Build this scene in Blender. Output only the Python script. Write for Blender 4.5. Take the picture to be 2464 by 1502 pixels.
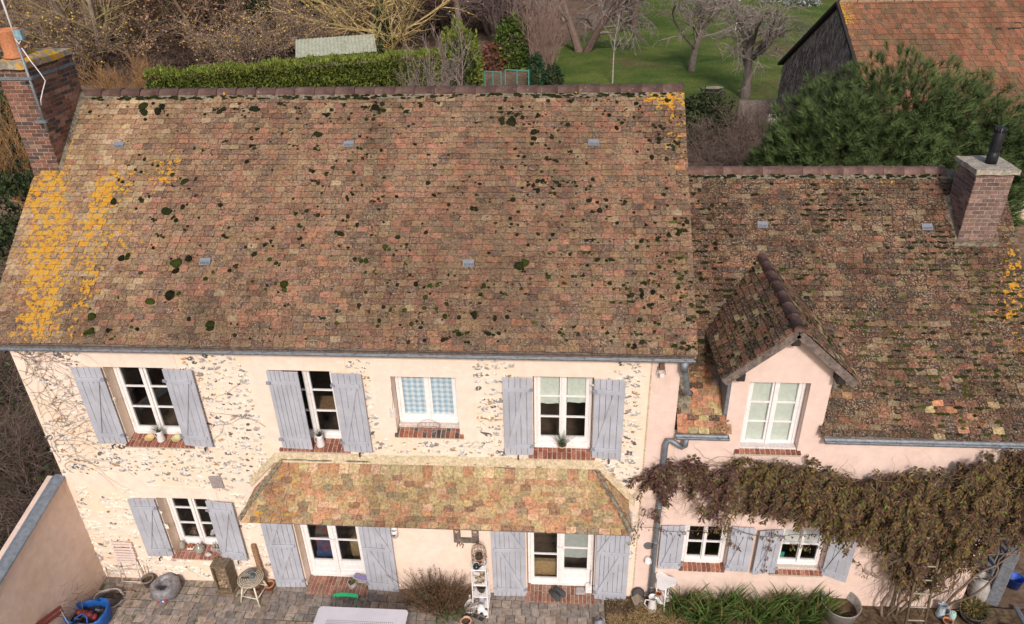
import bpy, math, random
from mathutils import Vector, Matrix, noise as mnoise, Euler
R = math.radians
scene = bpy.context.scene
for o in list(bpy.data.objects):
    bpy.data.objects.remove(o)

# ------------------------------------------------------------------ camera
CAM = Vector((-1.294, -9.243, 11.247))
yaw, pitch, roll = R(-4.65), R(29.63), R(-1.52)
fwd = Vector((math.sin(yaw) * math.cos(pitch), math.cos(yaw) * math.cos(pitch), -math.sin(pitch)))
rgt = Vector((math.cos(yaw), -math.sin(yaw), 0))
upv = rgt.cross(fwd)
r2 = rgt * math.cos(roll) + upv * math.sin(roll)
u2 = upv * math.cos(roll) - rgt * math.sin(roll)
cd = bpy.data.cameras.new('camera')
cam = bpy.data.objects.new('camera', cd)
scene.collection.objects.link(cam)
cam.matrix_world = Matrix(((r2.x, u2.x, -fwd.x, CAM.x), (r2.y, u2.y, -fwd.y, CAM.y), (r2.z, u2.z, -fwd.z, CAM.z), (0, 0, 0, 1)))
cd.sensor_fit = 'HORIZONTAL'
cd.sensor_width = 36
cd.lens = 1780 / 2464 * 36
cd.clip_start = 0.1
cd.clip_end = 2000
scene.camera = cam

# ------------------------------------------------------------------ sky and sun
SUN_AZ, SUN_EL = 172.0, 37.0           # clockwise from +Y, degrees
w = bpy.data.worlds.new('World')
scene.world = w
w.use_nodes = True
wn = w.node_tree.nodes
wn.clear()
sky = wn.new('ShaderNodeTexSky')
sky.sky_type = 'NISHITA'
sky.sun_disc = False
sky.sun_elevation = R(SUN_EL)
sky.sun_rotation = R(SUN_AZ)
sky.air_density = 1.0
sky.dust_density = 3.0
sky.ozone_density = 0.7
bg = wn.new('ShaderNodeBackground')
bg.inputs[1].default_value = 0.115
wo = wn.new('ShaderNodeOutputWorld')
w.node_tree.links.new(sky.outputs[0], bg.inputs[0])
w.node_tree.links.new(bg.outputs[0], wo.inputs[0])
sd = bpy.data.lights.new('sun', 'SUN')
sd.energy = 2.75
sd.angle = R(8)
sd.color = (1.0, 0.925, 0.87)
so = bpy.data.objects.new('sun', sd)
scene.collection.objects.link(so)
_to = Vector((math.sin(R(SUN_AZ)) * math.cos(R(SUN_EL)), math.cos(R(SUN_AZ)) * math.cos(R(SUN_EL)), math.sin(R(SUN_EL))))
so.rotation_euler = _to.to_track_quat('Z', 'Y').to_euler()
so.location = (-4, -20, 20)
scene.view_settings.view_transform = 'Standard'
scene.view_settings.look = 'None'
scene.view_settings.exposure = 0.02
scene.view_settings.gamma = 1
scene.view_settings.use_curve_mapping = False

# ------------------------------------------------------------------ helpers
C = scene.collection
rng = random.Random(7)
def U(a, b): return rng.uniform(a, b)
def lin(r, g, b, k=1.0):
    f = lambda c: ((c / 255) / 12.92 if c / 255 <= 0.04045 else ((c / 255 + 0.055) / 1.055) ** 2.4) * k
    return (f(r), f(g), f(b))

class Mesh:
    """collects geometry for ONE mesh object"""
    def __init__(s): s.v = []; s.f = []; s.c = []
    def add(s, vs, fs, col=None):
        n = len(s.v)
        s.v.extend([tuple(p) for p in vs])
        s.f.extend([tuple(i + n for i in f) for f in fs])
        if col is not None: s.c.extend([col if len(col) == 4 else (*col, 1)] * len(vs))
        return s
    def box(s, x0, x1, y0, y1, z0, z1, col=None, M=None):
        vs = [Vector(p) for p in ((x0,y0,z0),(x1,y0,z0),(x1,y1,z0),(x0,y1,z0),(x0,y0,z1),(x1,y0,z1),(x1,y1,z1),(x0,y1,z1))]
        if M is not None: vs = [M @ p for p in vs]
        return s.add(vs, [(0,3,2,1),(4,5,6,7),(0,1,5,4),(1,2,6,5),(2,3,7,6),(3,0,4,7)], col)
    def cbox(s, x0, x1, y0, y1, z0, z1, b=0.006, col=None, M=None):
        """box with chamfered vertical and top edges"""
        pts = []
        for z, i in ((z0, 0), (z1 - b, 0), (z1, b)):
            pts += [(x0+b+i,y0+i,z),(x1-b-i,y0+i,z),(x1-i,y0+b+i,z),(x1-i,y1-b-i,z),(x1-b-i,y1-i,z),(x0+b+i,y1-i,z),(x0+i,y1-b-i,z),(x0+i,y0+b+i,z)]
        vs = [Vector(p) for p in pts]
        if M is not None: vs = [M @ p for p in vs]
        fs = []
        for k in (0, 8):
            for i in range(8): j = (i + 1) % 8; fs.append((k+i, k+j, k+8+j, k+8+i))
        fs.append(tuple(range(16, 24))); fs.append(tuple(reversed(range(8))))
        return s.add(vs, fs, col)
    def tube(s, pts, r, n=8, col=None, cap=True):
        pts = [Vector(p) for p in pts]
        rs = r if isinstance(r, (list, tuple)) else [r] * len(pts)
        vs = []; fs = []
        t0 = (pts[1] - pts[0]).normalized()
        a = t0.orthogonal().normalized()
        for i, p in enumerate(pts):
            t = (pts[min(i+1, len(pts)-1)] - pts[max(i-1, 0)])
            t = t.normalized() if t.length > 1e-9 else t0
            a = (a - t * a.dot(t))
            a = a.normalized() if a.length > 1e-6 else t.orthogonal().normalized()
            b = t.cross(a)
            for k in range(n):
                th = 2 * math.pi * k / n
                vs.append(p + (a * math.cos(th) + b * math.sin(th)) * rs[i])
        for i in range(len(pts) - 1):
            for k in range(n):
                l = (k + 1) % n
                fs.append((i*n+k, i*n+l, (i+1)*n+l, (i+1)*n+k))
        if cap and n > 3:
            fs.append(tuple(reversed(range(n)))); fs.append(tuple(range((len(pts)-1)*n, len(pts)*n)))
        return s.add(vs, fs, col)
    def lathe(s, prof, n=20, c=(0, 0, 0), col=None, M=None, sx=1, sy=1):
        vs = []; fs = []
        for r, z in prof:
            for k in range(n):
                th = 2 * math.pi * k / n
                vs.append(Vector((c[0] + sx*r*math.cos(th), c[1] + sy*r*math.sin(th), c[2] + z)))
        if M is not None: vs = [M @ p for p in vs]
        for i in range(len(prof) - 1):
            for k in range(n):
                l = (k + 1) % n
                fs.append((i*n+k, i*n+l, (i+1)*n+l, (i+1)*n+k))
        fs.append(tuple(reversed(range(n)))) if prof[0][0] > 1e-5 else None
        if prof[-1][0] > 1e-5: fs.append(tuple(range((len(prof)-1)*n, len(prof)*n)))
        return s.add(vs, fs, col)
    def prism(s, poly, axis, a, b, col=None):
        """poly of 2D points extruded along axis from a to b (axis 'x': (y,z); 'y': (x,z); 'z': (x,y))"""
        def P(p, t): return {'x': (t, p[0], p[1]), 'y': (p[0], t, p[1]), 'z': (p[0], p[1], t)}[axis]
        n = len(poly)
        vs = [P(p, a) for p in poly] + [P(p, b) for p in poly]
        fs = [tuple(reversed(range(n))), tuple(range(n, 2*n))] + [(i, (i+1) % n, n+(i+1) % n, n+i) for i in range(n)]
        return s.add(vs, fs, col)
    def data(s, name, mat, smooth=False):
        m = bpy.data.meshes.new(name)
        m.from_pydata(s.v, [], s.f)
        if s.c:
            a = m.color_attributes.new('tc', 'FLOAT_COLOR', 'POINT')
            a.data.foreach_set('color', [x for c in s.c for x in c])
        if smooth: m.polygons.foreach_set('use_smooth', [True] * len(m.polygons))
        if mat: m.materials.append(mat)
        m.update()
        return m
    def build(s, name, mat, parent=None, smooth=False, loc=None, kind=None):
        o = bpy.data.objects.new(name, s.data(name, mat, smooth))
        C.objects.link(o)
        if parent: o.parent = parent
        if loc: o.location = loc
        if kind: o['kind'] = kind
        return o

def thing(name, label, cat, loc=(0, 0, 0), rz=0, group=None):
    o = bpy.data.objects.new(name, None); C.objects.link(o)
    o.empty_display_size = 0.1
    o.location = loc; o.rotation_euler = (0, 0, rz)
    o['label'] = label; o['category'] = cat
    if group: o['group'] = group
    return o
def tag(o, label, cat, group=None, kind=None):
    o['label'] = label; o['category'] = cat
    if group: o['group'] = group
    if kind: o['kind'] = kind
    return o
def inst(name, data, parent=None, M=None, col=None):
    o = bpy.data.objects.new(name, data); C.objects.link(o)
    if parent: o.parent = parent
    if M is not None: o.matrix_local = M
    if col: o.color = (*col[:3], col[3] if len(col) > 3 else 1)
    return o
def frame(O, ex, ey, ez, sx=1, sy=1, sz=1):
    return Matrix(((ex.x*sx, ey.x*sy, ez.x*sz, O.x), (ex.y*sx, ey.y*sy, ez.y*sz, O.y), (ex.z*sx, ey.z*sy, ez.z*sz, O.z), (0, 0, 0, 1)))
def interp(tab, x):
    if x <= tab[0][0]: return tab[0][1]
    for (a, va), (b, vb) in zip(tab, tab[1:]):
        if x <= b: return va + (vb - va) * (x - a) / (b - a)
    return tab[-1][1]

# ------------------------------------------------------------------ materials
class G:
    def __init__(s, name, rough=0.8, spec=0.3):
        s.m = bpy.data.materials.new(name); s.m.use_nodes = True
        s.t = s.m.node_tree; s.b = s.t.nodes['Principled BSDF']
        s.b.inputs['Roughness'].default_value = rough
        s.b.inputs['Specular IOR Level'].default_value = spec
    def n(s, t, **k):
        x = s.t.nodes.new('ShaderNode' + t)
        for a, v in k.items(): setattr(x, a, v)
        return x
    def put(s, sock, v):
        if hasattr(v, 'is_output'): s.t.links.new(v, sock)
        elif isinstance(v, (tuple, list)) and len(v) == 3 and sock.type == 'RGBA': sock.default_value = (*v, 1)
        else: sock.default_value = v
    def pos(s, sc=(1, 1, 1)):
        g = s.n('NewGeometry').outputs['Position']
        if sc == (1, 1, 1): return g
        mp = s.n('Mapping'); s.put(mp.inputs[0], g); mp.inputs['Scale'].default_value = sc
        return mp.outputs[0]
    def obj(s): return s.n('TexCoord').outputs['Object']
    def noise(s, scale, detail=4, rough=0.6, vec=None, dist=0):
        x = s.n('TexNoise'); x.inputs['Scale'].default_value = scale; x.inputs['Detail'].default_value = detail
        x.inputs['Roughness'].default_value = rough; x.inputs['Distortion'].default_value = dist
        s.put(x.inputs['Vector'], vec if vec is not None else s.pos())
        return x.outputs[0]
    def vor(s, scale, vec=None, feature='F1', out=0):
        x = s.n('TexVoronoi', feature=feature); x.inputs['Scale'].default_value = scale
        s.put(x.inputs['Vector'], vec if vec is not None else s.pos())
        return x.outputs[out]
    def m2(s, op, a, b=0.0, c=None, clamp=False):
        x = s.n('Math', operation=op, use_clamp=clamp); s.put(x.inputs[0], a); s.put(x.inputs[1], b)
        if c is not None: s.put(x.inputs[2], c)
        return x.outputs[0]
    def step(s, v, lo, hi, a=0.0, b=1.0):
        x = s.n('MapRange', interpolation_type='SMOOTHSTEP'); s.put(x.inputs[0], v)
        for i, q in enumerate((lo, hi, a, b)): s.put(x.inputs[i+1], q)
        return x.outputs[0]
    def mix(s, f, a, b, mode='MIX'):
        x = s.n('Mix', data_type='RGBA', blend_type=mode); s.put(x.inputs[0], f); s.put(x.inputs[6], a); s.put(x.inputs[7], b)
        return x.outputs[2]
    def hsv(s, col, val, sat=1.0, hue=0.5):
        x = s.n('HueSaturation'); s.put(x.inputs['Color'], col); s.put(x.inputs['Value'], val); s.put(x.inputs['Saturation'], sat); s.put(x.inputs['Hue'], hue)
        return x.outputs[0]
    def bump(s, h, strength=0.3, dist=0.02):
        x = s.n('Bump'); x.inputs['Strength'].default_value = strength; x.inputs['Distance'].default_value = dist
        s.put(x.inputs['Height'], h); s.put(s.b.inputs['Normal'], x.outputs[0])
    def src(s, kind):
        """(colour, alpha) of the single piece: from the object or from the mesh"""
        if kind == 'obj': x = s.n('ObjectInfo'); return x.outputs['Color'], x.outputs['Alpha']
        x = s.n('Attribute', attribute_name='tc'); return x.outputs['Color'], x.outputs['Alpha']
    def col(s, c): s.put(s.b.inputs['Base Color'], c); return s
    def done(s): return s.m

def simple(name, c, rough=0.7, amp=0.25, scale=8, bump=0.0, bscale=40, spec=0.3, metal=0, c2=None, dirt=None):
    g = G(name, rough, spec)
    g.b.inputs['Metallic'].default_value = metal
    n1 = g.noise(scale, 5)
    col = g.mix(g.step(n1, .35, .65), c, c2) if c2 else c
    col = g.hsv(col, g.step(g.noise(scale * 2.7, 4), .3, .7, 1 - amp, 1 + amp))
    if dirt: col = g.mix(g.step(g.noise(scale * .8, 6, .7), .55, .72, 0, .7), col, dirt)
    g.col(col)
    if bump: g.bump(g.noise(bscale, 4), bump)
    return g.done()
def pieces(name, kind, amp=0.3, scale=25, rough=0.8, bump=0.3, bscale=60, spec=0.2, second=None, sfac=(.5, .6)):
    g = G(name, rough, spec)
    c, a = g.src(kind)
    c = g.hsv(c, g.step(g.noise(scale, 5), .3, .7, 1 - amp, 1 + amp))
    if second: c = g.mix(g.step(g.noise(scale * 1.4, 4), sfac[0], sfac[1]), c, second)
    g.col(c)
    if bump: g.bump(g.noise(bscale, 4), bump)
    return g.done()
def tile_mat(name, kind, mossy=.1):
    g = G(name, 0.9, 0.15)
    c, a = g.src(kind)
    p = g.pos()
    c = g.hsv(c, g.step(g.noise(22, 3, .75), .32, .68, .62, 1.34))
    # grey-cream crust lichen, in patches
    patch = g.step(g.noise(2.6, 3), .4, .62)
    cru = g.step(g.noise(36, 2, .7), .50, .60)
    c = g.mix(g.m2('MULTIPLY', cru, g.m2('MULTIPLY_ADD', patch, .5, .30)), c, (.335, .245, .155))
    # soot and algae film
    c = g.mix(g.step(g.noise(30, 2, .7), .60, .72, 0, .65), c, (.055, .047, .036))
    # broad weathering and run-off down the slope
    c = g.hsv(c, g.step(g.noise(1.1, 4, .6, g.pos((1, .3, .3))), .34, .66, .80, 1.16))
    # thin moss film
    mf = g.m2('MULTIPLY', g.step(g.noise(2.2, 4, .65), .62 - .14 * mossy, .74 - .12 * mossy), g.step(g.noise(26, 3, .7), .44, .56))
    c = g.mix(g.m2('MULTIPLY', mf, .35 + .5 * mossy), c, (.046, .037, .020))
    # small pale lichen rosettes
    dot = g.step(g.noise(38, 1, .5), .70, .73)
    c = g.mix(g.m2('MULTIPLY', dot, .6), c, (.50, .45, .36))
    # orange lichen: amount per tile in alpha
    nz = g.m2('ADD', g.noise(11, 2, .6), g.m2('MULTIPLY', g.noise(34, 2, .7), .5))
    th = g.m2('SUBTRACT', 1.10, g.m2('MULTIPLY', a, .36))
    om = g.step(g.m2('SUBTRACT', nz, th), -.02, .04, 0, .92)
    c = g.mix(om, c, g.mix(g.step(g.noise(24, 2), .35, .65), (.56, .235, .015), (.52, .33, .05)))
    g.col(c)
    g.bump(g.m2('ADD', g.noise(55, 2, .7), g.m2('MULTIPLY', om, .3)), .45, .012)
    return g.done()

M_tile, M_tile_m = tile_mat('roof tile piece', 'obj'), tile_mat('roof tile mass', 'attr')
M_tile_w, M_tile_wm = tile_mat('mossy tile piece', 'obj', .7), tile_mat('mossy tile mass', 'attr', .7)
def plaster(name, c, stain, k):
    g = G(name, .92, .1)
    n1 = g.noise(.9, 6, .6)
    col = g.mix(g.step(n1, .42, .62), c, stain)
    col = g.hsv(col, g.step(g.noise(6, 6, .65), .3, .7, .93, 1.05))
    # worn, lighter trowel streaks
    st = g.step(g.noise(5, 4, .5, g.pos((1, 1, 2.6)), .6), .62, .68, 0, k)
    col = g.mix(st, col, tuple(min(1, x * 1.14) for x in c))
    rn = g.step(g.noise(4.5, 4, .6, g.pos((1, 1, .12))), .58, .74, 0, .30)
    col = g.mix(rn, col, tuple(x * y for x, y in zip(c, (.74, .66, .58))))
    sp = g.step(g.noise(34, 2, .5), .70, .74, 0, .35)
    col = g.mix(sp, col, tuple(x * .55 for x in c))
    g.col(col)
    g.bump(g.m2('ADD', g.noise(14, 6, .65), g.noise(90, 3)), .22, .012)
    return g.done()
M_cream = plaster('cream lime render', (.83, .672, .565), (.81, .635, .49), .4)
M_panel = plaster('smooth cream render', (.83, .662, .565), (.82, .645, .53), .5)
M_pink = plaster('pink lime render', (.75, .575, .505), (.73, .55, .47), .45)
M_band = simple('cement band', (.50, .41, .27), .95, .22, 10, .5, 50, .1, c2=(.62, .51, .36))
M_gwall = plaster('garden wall render', (.70, .54, .45), (.65, .485, .38), .5)
M_flint, M_flint_m = [pieces(n, k, .4, 17, .55, .5, 45, .4, (.70, .66, .61), (.50, .56)) for n, k in (('flint stone', 'obj'), ('flint stones', 'attr'))]
M_brick, M_brick_m = [pieces(n, k, .3, 22, .85, .4, 50) for n, k in (('brick', 'obj'), ('bricks', 'attr'))]
M_paver, M_paver_m = [pieces(n, k, .28, 13, .9, .4, 45) for n, k in (('paver stone', 'obj'), ('paver stones', 'attr'))]
M_leaf = pieces('leaves', 'attr', .2, 9, .75, 0, spec=.25)
M_bark = pieces('bark', 'attr', .25, 8, .9, 0)
M_mortar = simple('lime mortar', (.46, .38, .30), .95, .2, 14, .4, 60, .1)
M_cmortar = simple('chimney mortar', (.37, .32, .27), .95, .25, 14, .4, 60, .1, c2=(.27, .23, .19))
M_white = simple('white paint', (.80, .77, .76), .5, .05, 6, .08, 70, .4, dirt=(.62, .52, .46))
M_shut = G('blue grey paint', .65, .3)
_g = M_shut
_c = _g.hsv((.415, .425, .475), _g.step(_g.noise(3, 5), .3, .7, .88, 1.1))
_c = _g.mix(_g.step(_g.noise(9, 5, .7, _g.pos((3.0, 3.0, .35))), .57, .66, 0, .65), _c, (.32, .325, .345))
_c = _g.mix(_g.step(_g.noise(30, 3, .6, _g.pos((2, 2, .4))), .66, .72, 0, .5), _c, (.17, .15, .14))
_g.col(_c); _g.bump(_g.noise(30, 4, .6, _g.pos((3, 3, .3))), .25, .008); M_shut = _g.done()
M_zinc = simple('zinc', (.25, .275, .305), .6, .2, 5, .05, 30, .4, .45)
M_zinc_d = simple('dull zinc', (.22, .245, .27), .6, .2, 5, 0, metal=.5)
M_iron = simple('dark iron', (.05, .045, .045), .6, .3, 20)
M_rust = simple('rusty iron', (.14, .075, .045), .85, .3, 30)
M_oldwood = simple('grey weathered timber', (.20, .155, .13), .9, .3, 9, .4, 30, c2=(.12, .095, .085))
M_wood = simple('brown timber', (.26, .15, .085), .8, .3, 9, .3, 30)
M_terra = simple('terracotta', (.48, .20, .10), .85, .2, 14, .15, 50, .15)
M_pterra = simple('pale terracotta', (.62, .36, .25), .85, .15, 14)
M_enamel = simple('white enamel', (.74, .71, .70), .35, .06, 10, spec=.5)
M_lmortar = simple('lichened mortar', (.27, .23, .17), .95, .3, 18, .6, 50, .1, c2=(.12, .105, .075), dirt=(.34, .28, .16))
M_room = simple('dim room', (.20, .17, .145), .9, .2, 2)
M_floor = simple('brown floor tile', (.17, .11, .075), .7, .2, 3)
M_soil = simple('soil', (.075, .05, .034), .95, .4, 6, .6, 30, .1, c2=(.13, .09, .055))
def glass_mat():
    m = bpy.data.materials.new('window glass'); m.use_nodes = True
    t = m.node_tree; t.nodes.clear()
    o = t.nodes.new('ShaderNodeOutputMaterial'); mx = t.nodes.new('ShaderNodeMixShader')
    lw = t.nodes.new('ShaderNodeLayerWeight'); lw.inputs[0].default_value = .5
    pw = t.nodes.new('ShaderNodeMath'); pw.operation = 'POWER'; pw.inputs[1].default_value = 4.0
    ad = t.nodes.new('ShaderNodeMath'); ad.operation = 'MULTIPLY_ADD'; ad.inputs[1].default_value = .85; ad.inputs[2].default_value = .035
    tr = t.nodes.new('ShaderNodeBsdfTransparent'); tr.inputs[0].default_value = (.93, .95, .95, 1)
    gl = t.nodes.new('ShaderNodeBsdfGlossy'); gl.inputs['Roughness'].default_value = .03
    t.links.new(lw.outputs['Facing'], pw.inputs[0]); t.links.new(pw.outputs[0], ad.inputs[0]); t.links.new(ad.outputs[0], mx.inputs[0])
    t.links.new(tr.outputs[0], mx.inputs[1]); t.links.new(gl.outputs[0], mx.inputs[2])
    t.links.new(mx.outputs[0], o.inputs[0])
    return m
M_glass = glass_mat()
M_jar = M_glass
# ================================================================== ground of the terrace
M_ground = G('earth and leaf litter', .95, .1)
_g = M_ground
_c = _g.mix(_g.step(_g.noise(.35, 6, .65), .38, .62), (.15, .10, .07), (.21, .145, .10))
_c = _g.mix(_g.step(_g.noise(.16, 5, .6), .56, .68, 0, .6), _c, (.10, .10, .045))
_c = _g.hsv(_c, _g.step(_g.noise(2.5, 6, .7), .3, .7, .55, 1.4))
_g.col(_c); _g.bump(_g.noise(4, 6, .7), .6, .08); M_ground = _g.done()
g = Mesh()
g.add([(-400, -120, -.03), (400, -120, -.03), (400, 600, -.03), (-400, 600, -.03)], [(0, 1, 2, 3)])
ground = g.build('ground', M_ground); ground['kind'] = 'structure'
M_joint = simple('paving joints', (.11, .085, .06), .95, .3, 12, .4, 40, c2=(.07, .07, .04))
g = Mesh()
g.add([(-9.98, -9, -.005), (-.5, -9, -.005), (-.5, .05, -.005), (-9.98, .05, -.005)], [(0, 1, 2, 3)])
terrace = g.build('terrace', M_joint); terrace['kind'] = 'structure'
g = Mesh()
nx, ny = 60, 14
vs = []
for j in range(ny + 1):
    for i in range(nx + 1):
        x = -.5 + 8.5 * i / nx; y = -3 + 3.05 * j / ny
        vs.append((x, y, .0 + .05 * mnoise.noise((x * 1.7, y * 1.7, 3)) + .02 * mnoise.noise((x * 7, y * 7, 1)) + (.06 if i > 2 else -.02)))
g.add(vs, [(j*(nx+1)+i, j*(nx+1)+i+1, (j+1)*(nx+1)+i+1, (j+1)*(nx+1)+i) for j in range(ny) for i in range(nx)])
soil = g.build('soil_bed', M_soil, smooth=True); soil['kind'] = 'structure'

# pavers
def paver_mesh(seed):
    r = random.Random(seed); m = Mesh()
    j = lambda: r.uniform(-.035, .035)
    base = [(-.5 + j()*.6, -.5 + j()), (.5 + j()*.6, -.5 + j()), (.5 + j()*.6, .5 + j()), (-.5 + j()*.6, .5 + j())]
    b = .05
    top = [(x * (1 - b), y * (1 - b), 1 + r.uniform(-.12, .12)) for x, y in base]
    mid = [(x, y, .72) for x, y in base]; bot = [(x, y, -.6) for x, y in base]
    m.add(bot + mid + top, [(8, 9, 10, 11)] + [(k+i, k+(i+1) % 4, k+4+(i+1) % 4, k+4+i) for k in (0, 4) for i in range(4)])
    return m
pv = [paver_mesh(i) for i in range(6)]
pvd = [m.data('paver', M_paver) for m in pv]
cells = []
y = .0; row = 0
while y > -3.3:
    d = U(.145, .17); x = -9.97 + (row % 2) * .08 + U(-.03, .03)
    while x < -.52:
        wdt = U(.15, .20)
        if x + wdt > -.5: wdt = -.5 - x
        if wdt > .05:
            cells.append((x + wdt / 2, y - d / 2 + .012 * math.sin(x * 1.3 + row), wdt - .008, d - .008))
        x += wdt
    y -= d; row += 1
def in_steps(x, y): return y > -.2 and (-5.97 < x < -4.84 or -1.93 < x < -.66)
cells = [c for c in cells if not in_steps(c[0], c[1])]
cells.sort(key=lambda c: (Vector((c[0], c[1], 0)) - CAM).length if c[1] > -1.25 else 99 - c[1])
mass = Mesh()
for k, (x, y, a, b) in enumerate(cells):
    t = mnoise.noise((x * .6, y * 2, 0)); v = U(.75, 1.25) * (1 + .25 * t)
    col = rng.choice([(.27, .225, .195), (.295, .24, .20), (.235, .205, .185), (.30, .235, .19)])
    col = tuple(q * v for q in col)
    M = Matrix.Translation((x, y, U(-.002, .004))) @ Matrix.Rotation(U(-.05, .05), 4, 'Z') @ Matrix.Diagonal((a, b, .016, 1))
    i = rng.randrange(6)
    if k < 300: inst('paver', pvd[i], terrace, M, col)
    else: mass.add([M @ Vector(p) for p in pv[i].v], pv[i].f, col)
mass.build('pavers', M_paver_m, terrace, kind='stuff')
# weeds in the joints
wd = Mesh()
for _ in range(70):
    cx, cy = U(-9.9, -5.5), U(-1.2, -.05)
    for _ in range(rng.randint(3, 14)):
        a = U(0, 6.28); r0 = U(0, .04); h = U(.01, .05); p = Vector((cx + r0*math.cos(a), cy + r0*math.sin(a), .01)); q = p + Vector((U(-.03, .03), U(-.03, .03), h))
        s = Vector((math.sin(a), -math.cos(a), 0)) * .008
        wd.add([p - s, p + s, q], [(0, 1, 2)], (U(.07, .12), U(.14, .22), .03))
tag(wd.build('paving_weeds', M_leaf, kind='stuff'), 'small green weeds growing in the paving joints', 'weeds')

# ================================================================== roof tiles
S = 0.8215                                   # slope of both roofs, rise over run
CO, SI = 1 / math.hypot(1, S), S / math.hypot(1, S)
EX = Vector((1, 0, 0))
def tile_geo(seed, L=.155):
    r = random.Random(seed); m = Mesh()
    n = 5; xs = [-.5 + i / (n - 1) for i in range(n)]
    lo = [r.uniform(-.004, .006) + (.006 if i in (0, n-1) and r.random() < .5 else 0) for i in range(n)]
    if r.random() < .35: lo[r.choice((0, n-1))] += .018
    arch = r.uniform(0, .006)
    top = []; bot = []; back = []
    for x, l in zip(xs, lo):
        z = arch * (1 - 4 * x * x)
        top.append((x * .965, l, .030 + z)); bot.append((x * .965, l, .015 + z * .6)); back.append((x * .965, L, .008 + z))
    vs = top + bot + back
    fs = []
    for i in range(n - 1):
        fs.append((i, i+1, 2*n+i+1, 2*n+i)); fs.append((n+i, n+i+1, i+1, i))
    fs.append((n, 0, 2*n)); fs.append((2*n-1, 3*n-1, n-1))
    m.add(vs, fs); return m
TV = [tile_geo(i) for i in range(8)]
TD = [m.data('roof_tile', M_tile) for m in TV]
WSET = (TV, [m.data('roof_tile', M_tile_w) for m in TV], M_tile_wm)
def lay(parent, O, ex, eu, en, nrow, gauge, tw, span, colf, skip=None, nobj=300, jag=.006, wav=.012, first=None, stretch=1.0, tset=None):
    """plain tiles laid in broken bond up a slope; the nearest are objects, the rest one mesh"""
    out = []
    u = 0.0
    for r in range(nrow):
        a, b = span(u)
        x = a + (-.5 * tw if r % 2 else 0) + U(-.02, .02)
        while x < b - .01:
            wdt = tw * U(.93, 1.06)
            x0, x1 = max(x, a), min(x + wdt, b)
            if b - x1 < .04: x1 = b
            x += wdt
            if x1 - x0 < .03: continue
            xc = (x0 + x1) / 2
            wv = wav * mnoise.noise((xc * .55, u * 1.3, O.z)) + .5 * wav * math.sin(xc * 2.1 + r * .9)
            hz = .022 * mnoise.noise((xc * .5, u * .7, 9 + O.x))
            P = O + ex * xc + eu * (u + wv + U(-jag, jag)) + en * (hz + U(-.002, .004))
            if skip and skip(P): continue
            rot = Matrix.Rotation(U(-.025, .025), 4, en) @ Matrix.Rotation(U(-.03, .02), 4, ex)
            M = Matrix.Translation(P) @ rot @ frame(Vector((0, 0, 0)), ex, eu, en, x1 - x0, stretch, 1)
            out.append((P, M, rng.randrange(8), colf(P, r)))
        u += (first if (first and r == nrow - 1) else gauge)
    out.sort(key=lambda t: (t[0] - CAM).length)
    mass = Mesh(); tv, td, mm = tset or (TV, TD, M_tile_m)
    for k, (P, M, i, c) in enumerate(out):
        if k < nobj: inst('roof_tile', td[i], parent, M, c)
        else: mass.add([M @ Vector(p) for p in tv[i].v], tv[i].f, c)
    if mass.v: mass.build('roof_tiles', mm, parent, kind='stuff')
    return out
def gauss(x, y, lst):
    return sum(a * math.exp(-((x - cx) / rx) ** 2 - ((y - cy) / ry) ** 2) for cx, cy, rx, ry, a in lst)
OR_MAIN = [(-9.95, 1.9, .3, .35, .75), (-9.68, 1.45, .4, .4, .7), (-9.6, .95, .36, .4, .65), (-9.45, .5, .4, .4, .7), (-9.35, 0, .6, .3, .75),
           (-7.92, 2.2, .25, .35, .75), (-8.9, 1.8, .22, .3, .6), (-8.9, 1.35, .2, .35, .6), (-8.45, 1.3, .25, .3, .45), (-8.75, .55, .2, .4, .6), (-8.6, 2.0, .3, .3, .5),
           (-9.72, 2.7, .1, .6, .6), (.35, 3.2, .4, .25, .95), (.5, 2.7, .2, .35, .55), (-.5, 3.3, .7, .1, .6), (-4.0, 3.35, 4.5, .1, .32), (.4, 2.2, .3, .5, .4), (-8.0, .8, .8, .8, .25)]
OR_WING = [(5.85, 1.75, .22, .3, .9), (5.65, 1.35, .25, .25, .8), (5.95, .9, .25, .4, .6), (5.95, 2.2, .2, .3, .7), (4.0, 3.2, 1.6, .25, .42), (5.5, .5, .5, .4, .35), (2.6, 3.3, 1.0, .15, .35)]
def pick(tab):
    t = U(0, sum(w for w, c in tab))
    for w_, c in tab:
        t -= w_
        if t <= 0: return c
    return tab[-1][1]
TAN, GTAN, PINK, SALM, BRN, GBRN, CRM = (.222,.136,.078), (.166,.112,.075), (.236,.112,.074), (.305,.132,.083), (.132,.068,.047), (.100,.068,.053), (.315,.23,.14)
def jit(c, k, a=1.0): 
    v = U(1 - k, 1 + k)
    return (c[0]*v, c[1]*v*U(.95, 1.05), c[2]*v*U(.92, 1.08), a)
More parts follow.
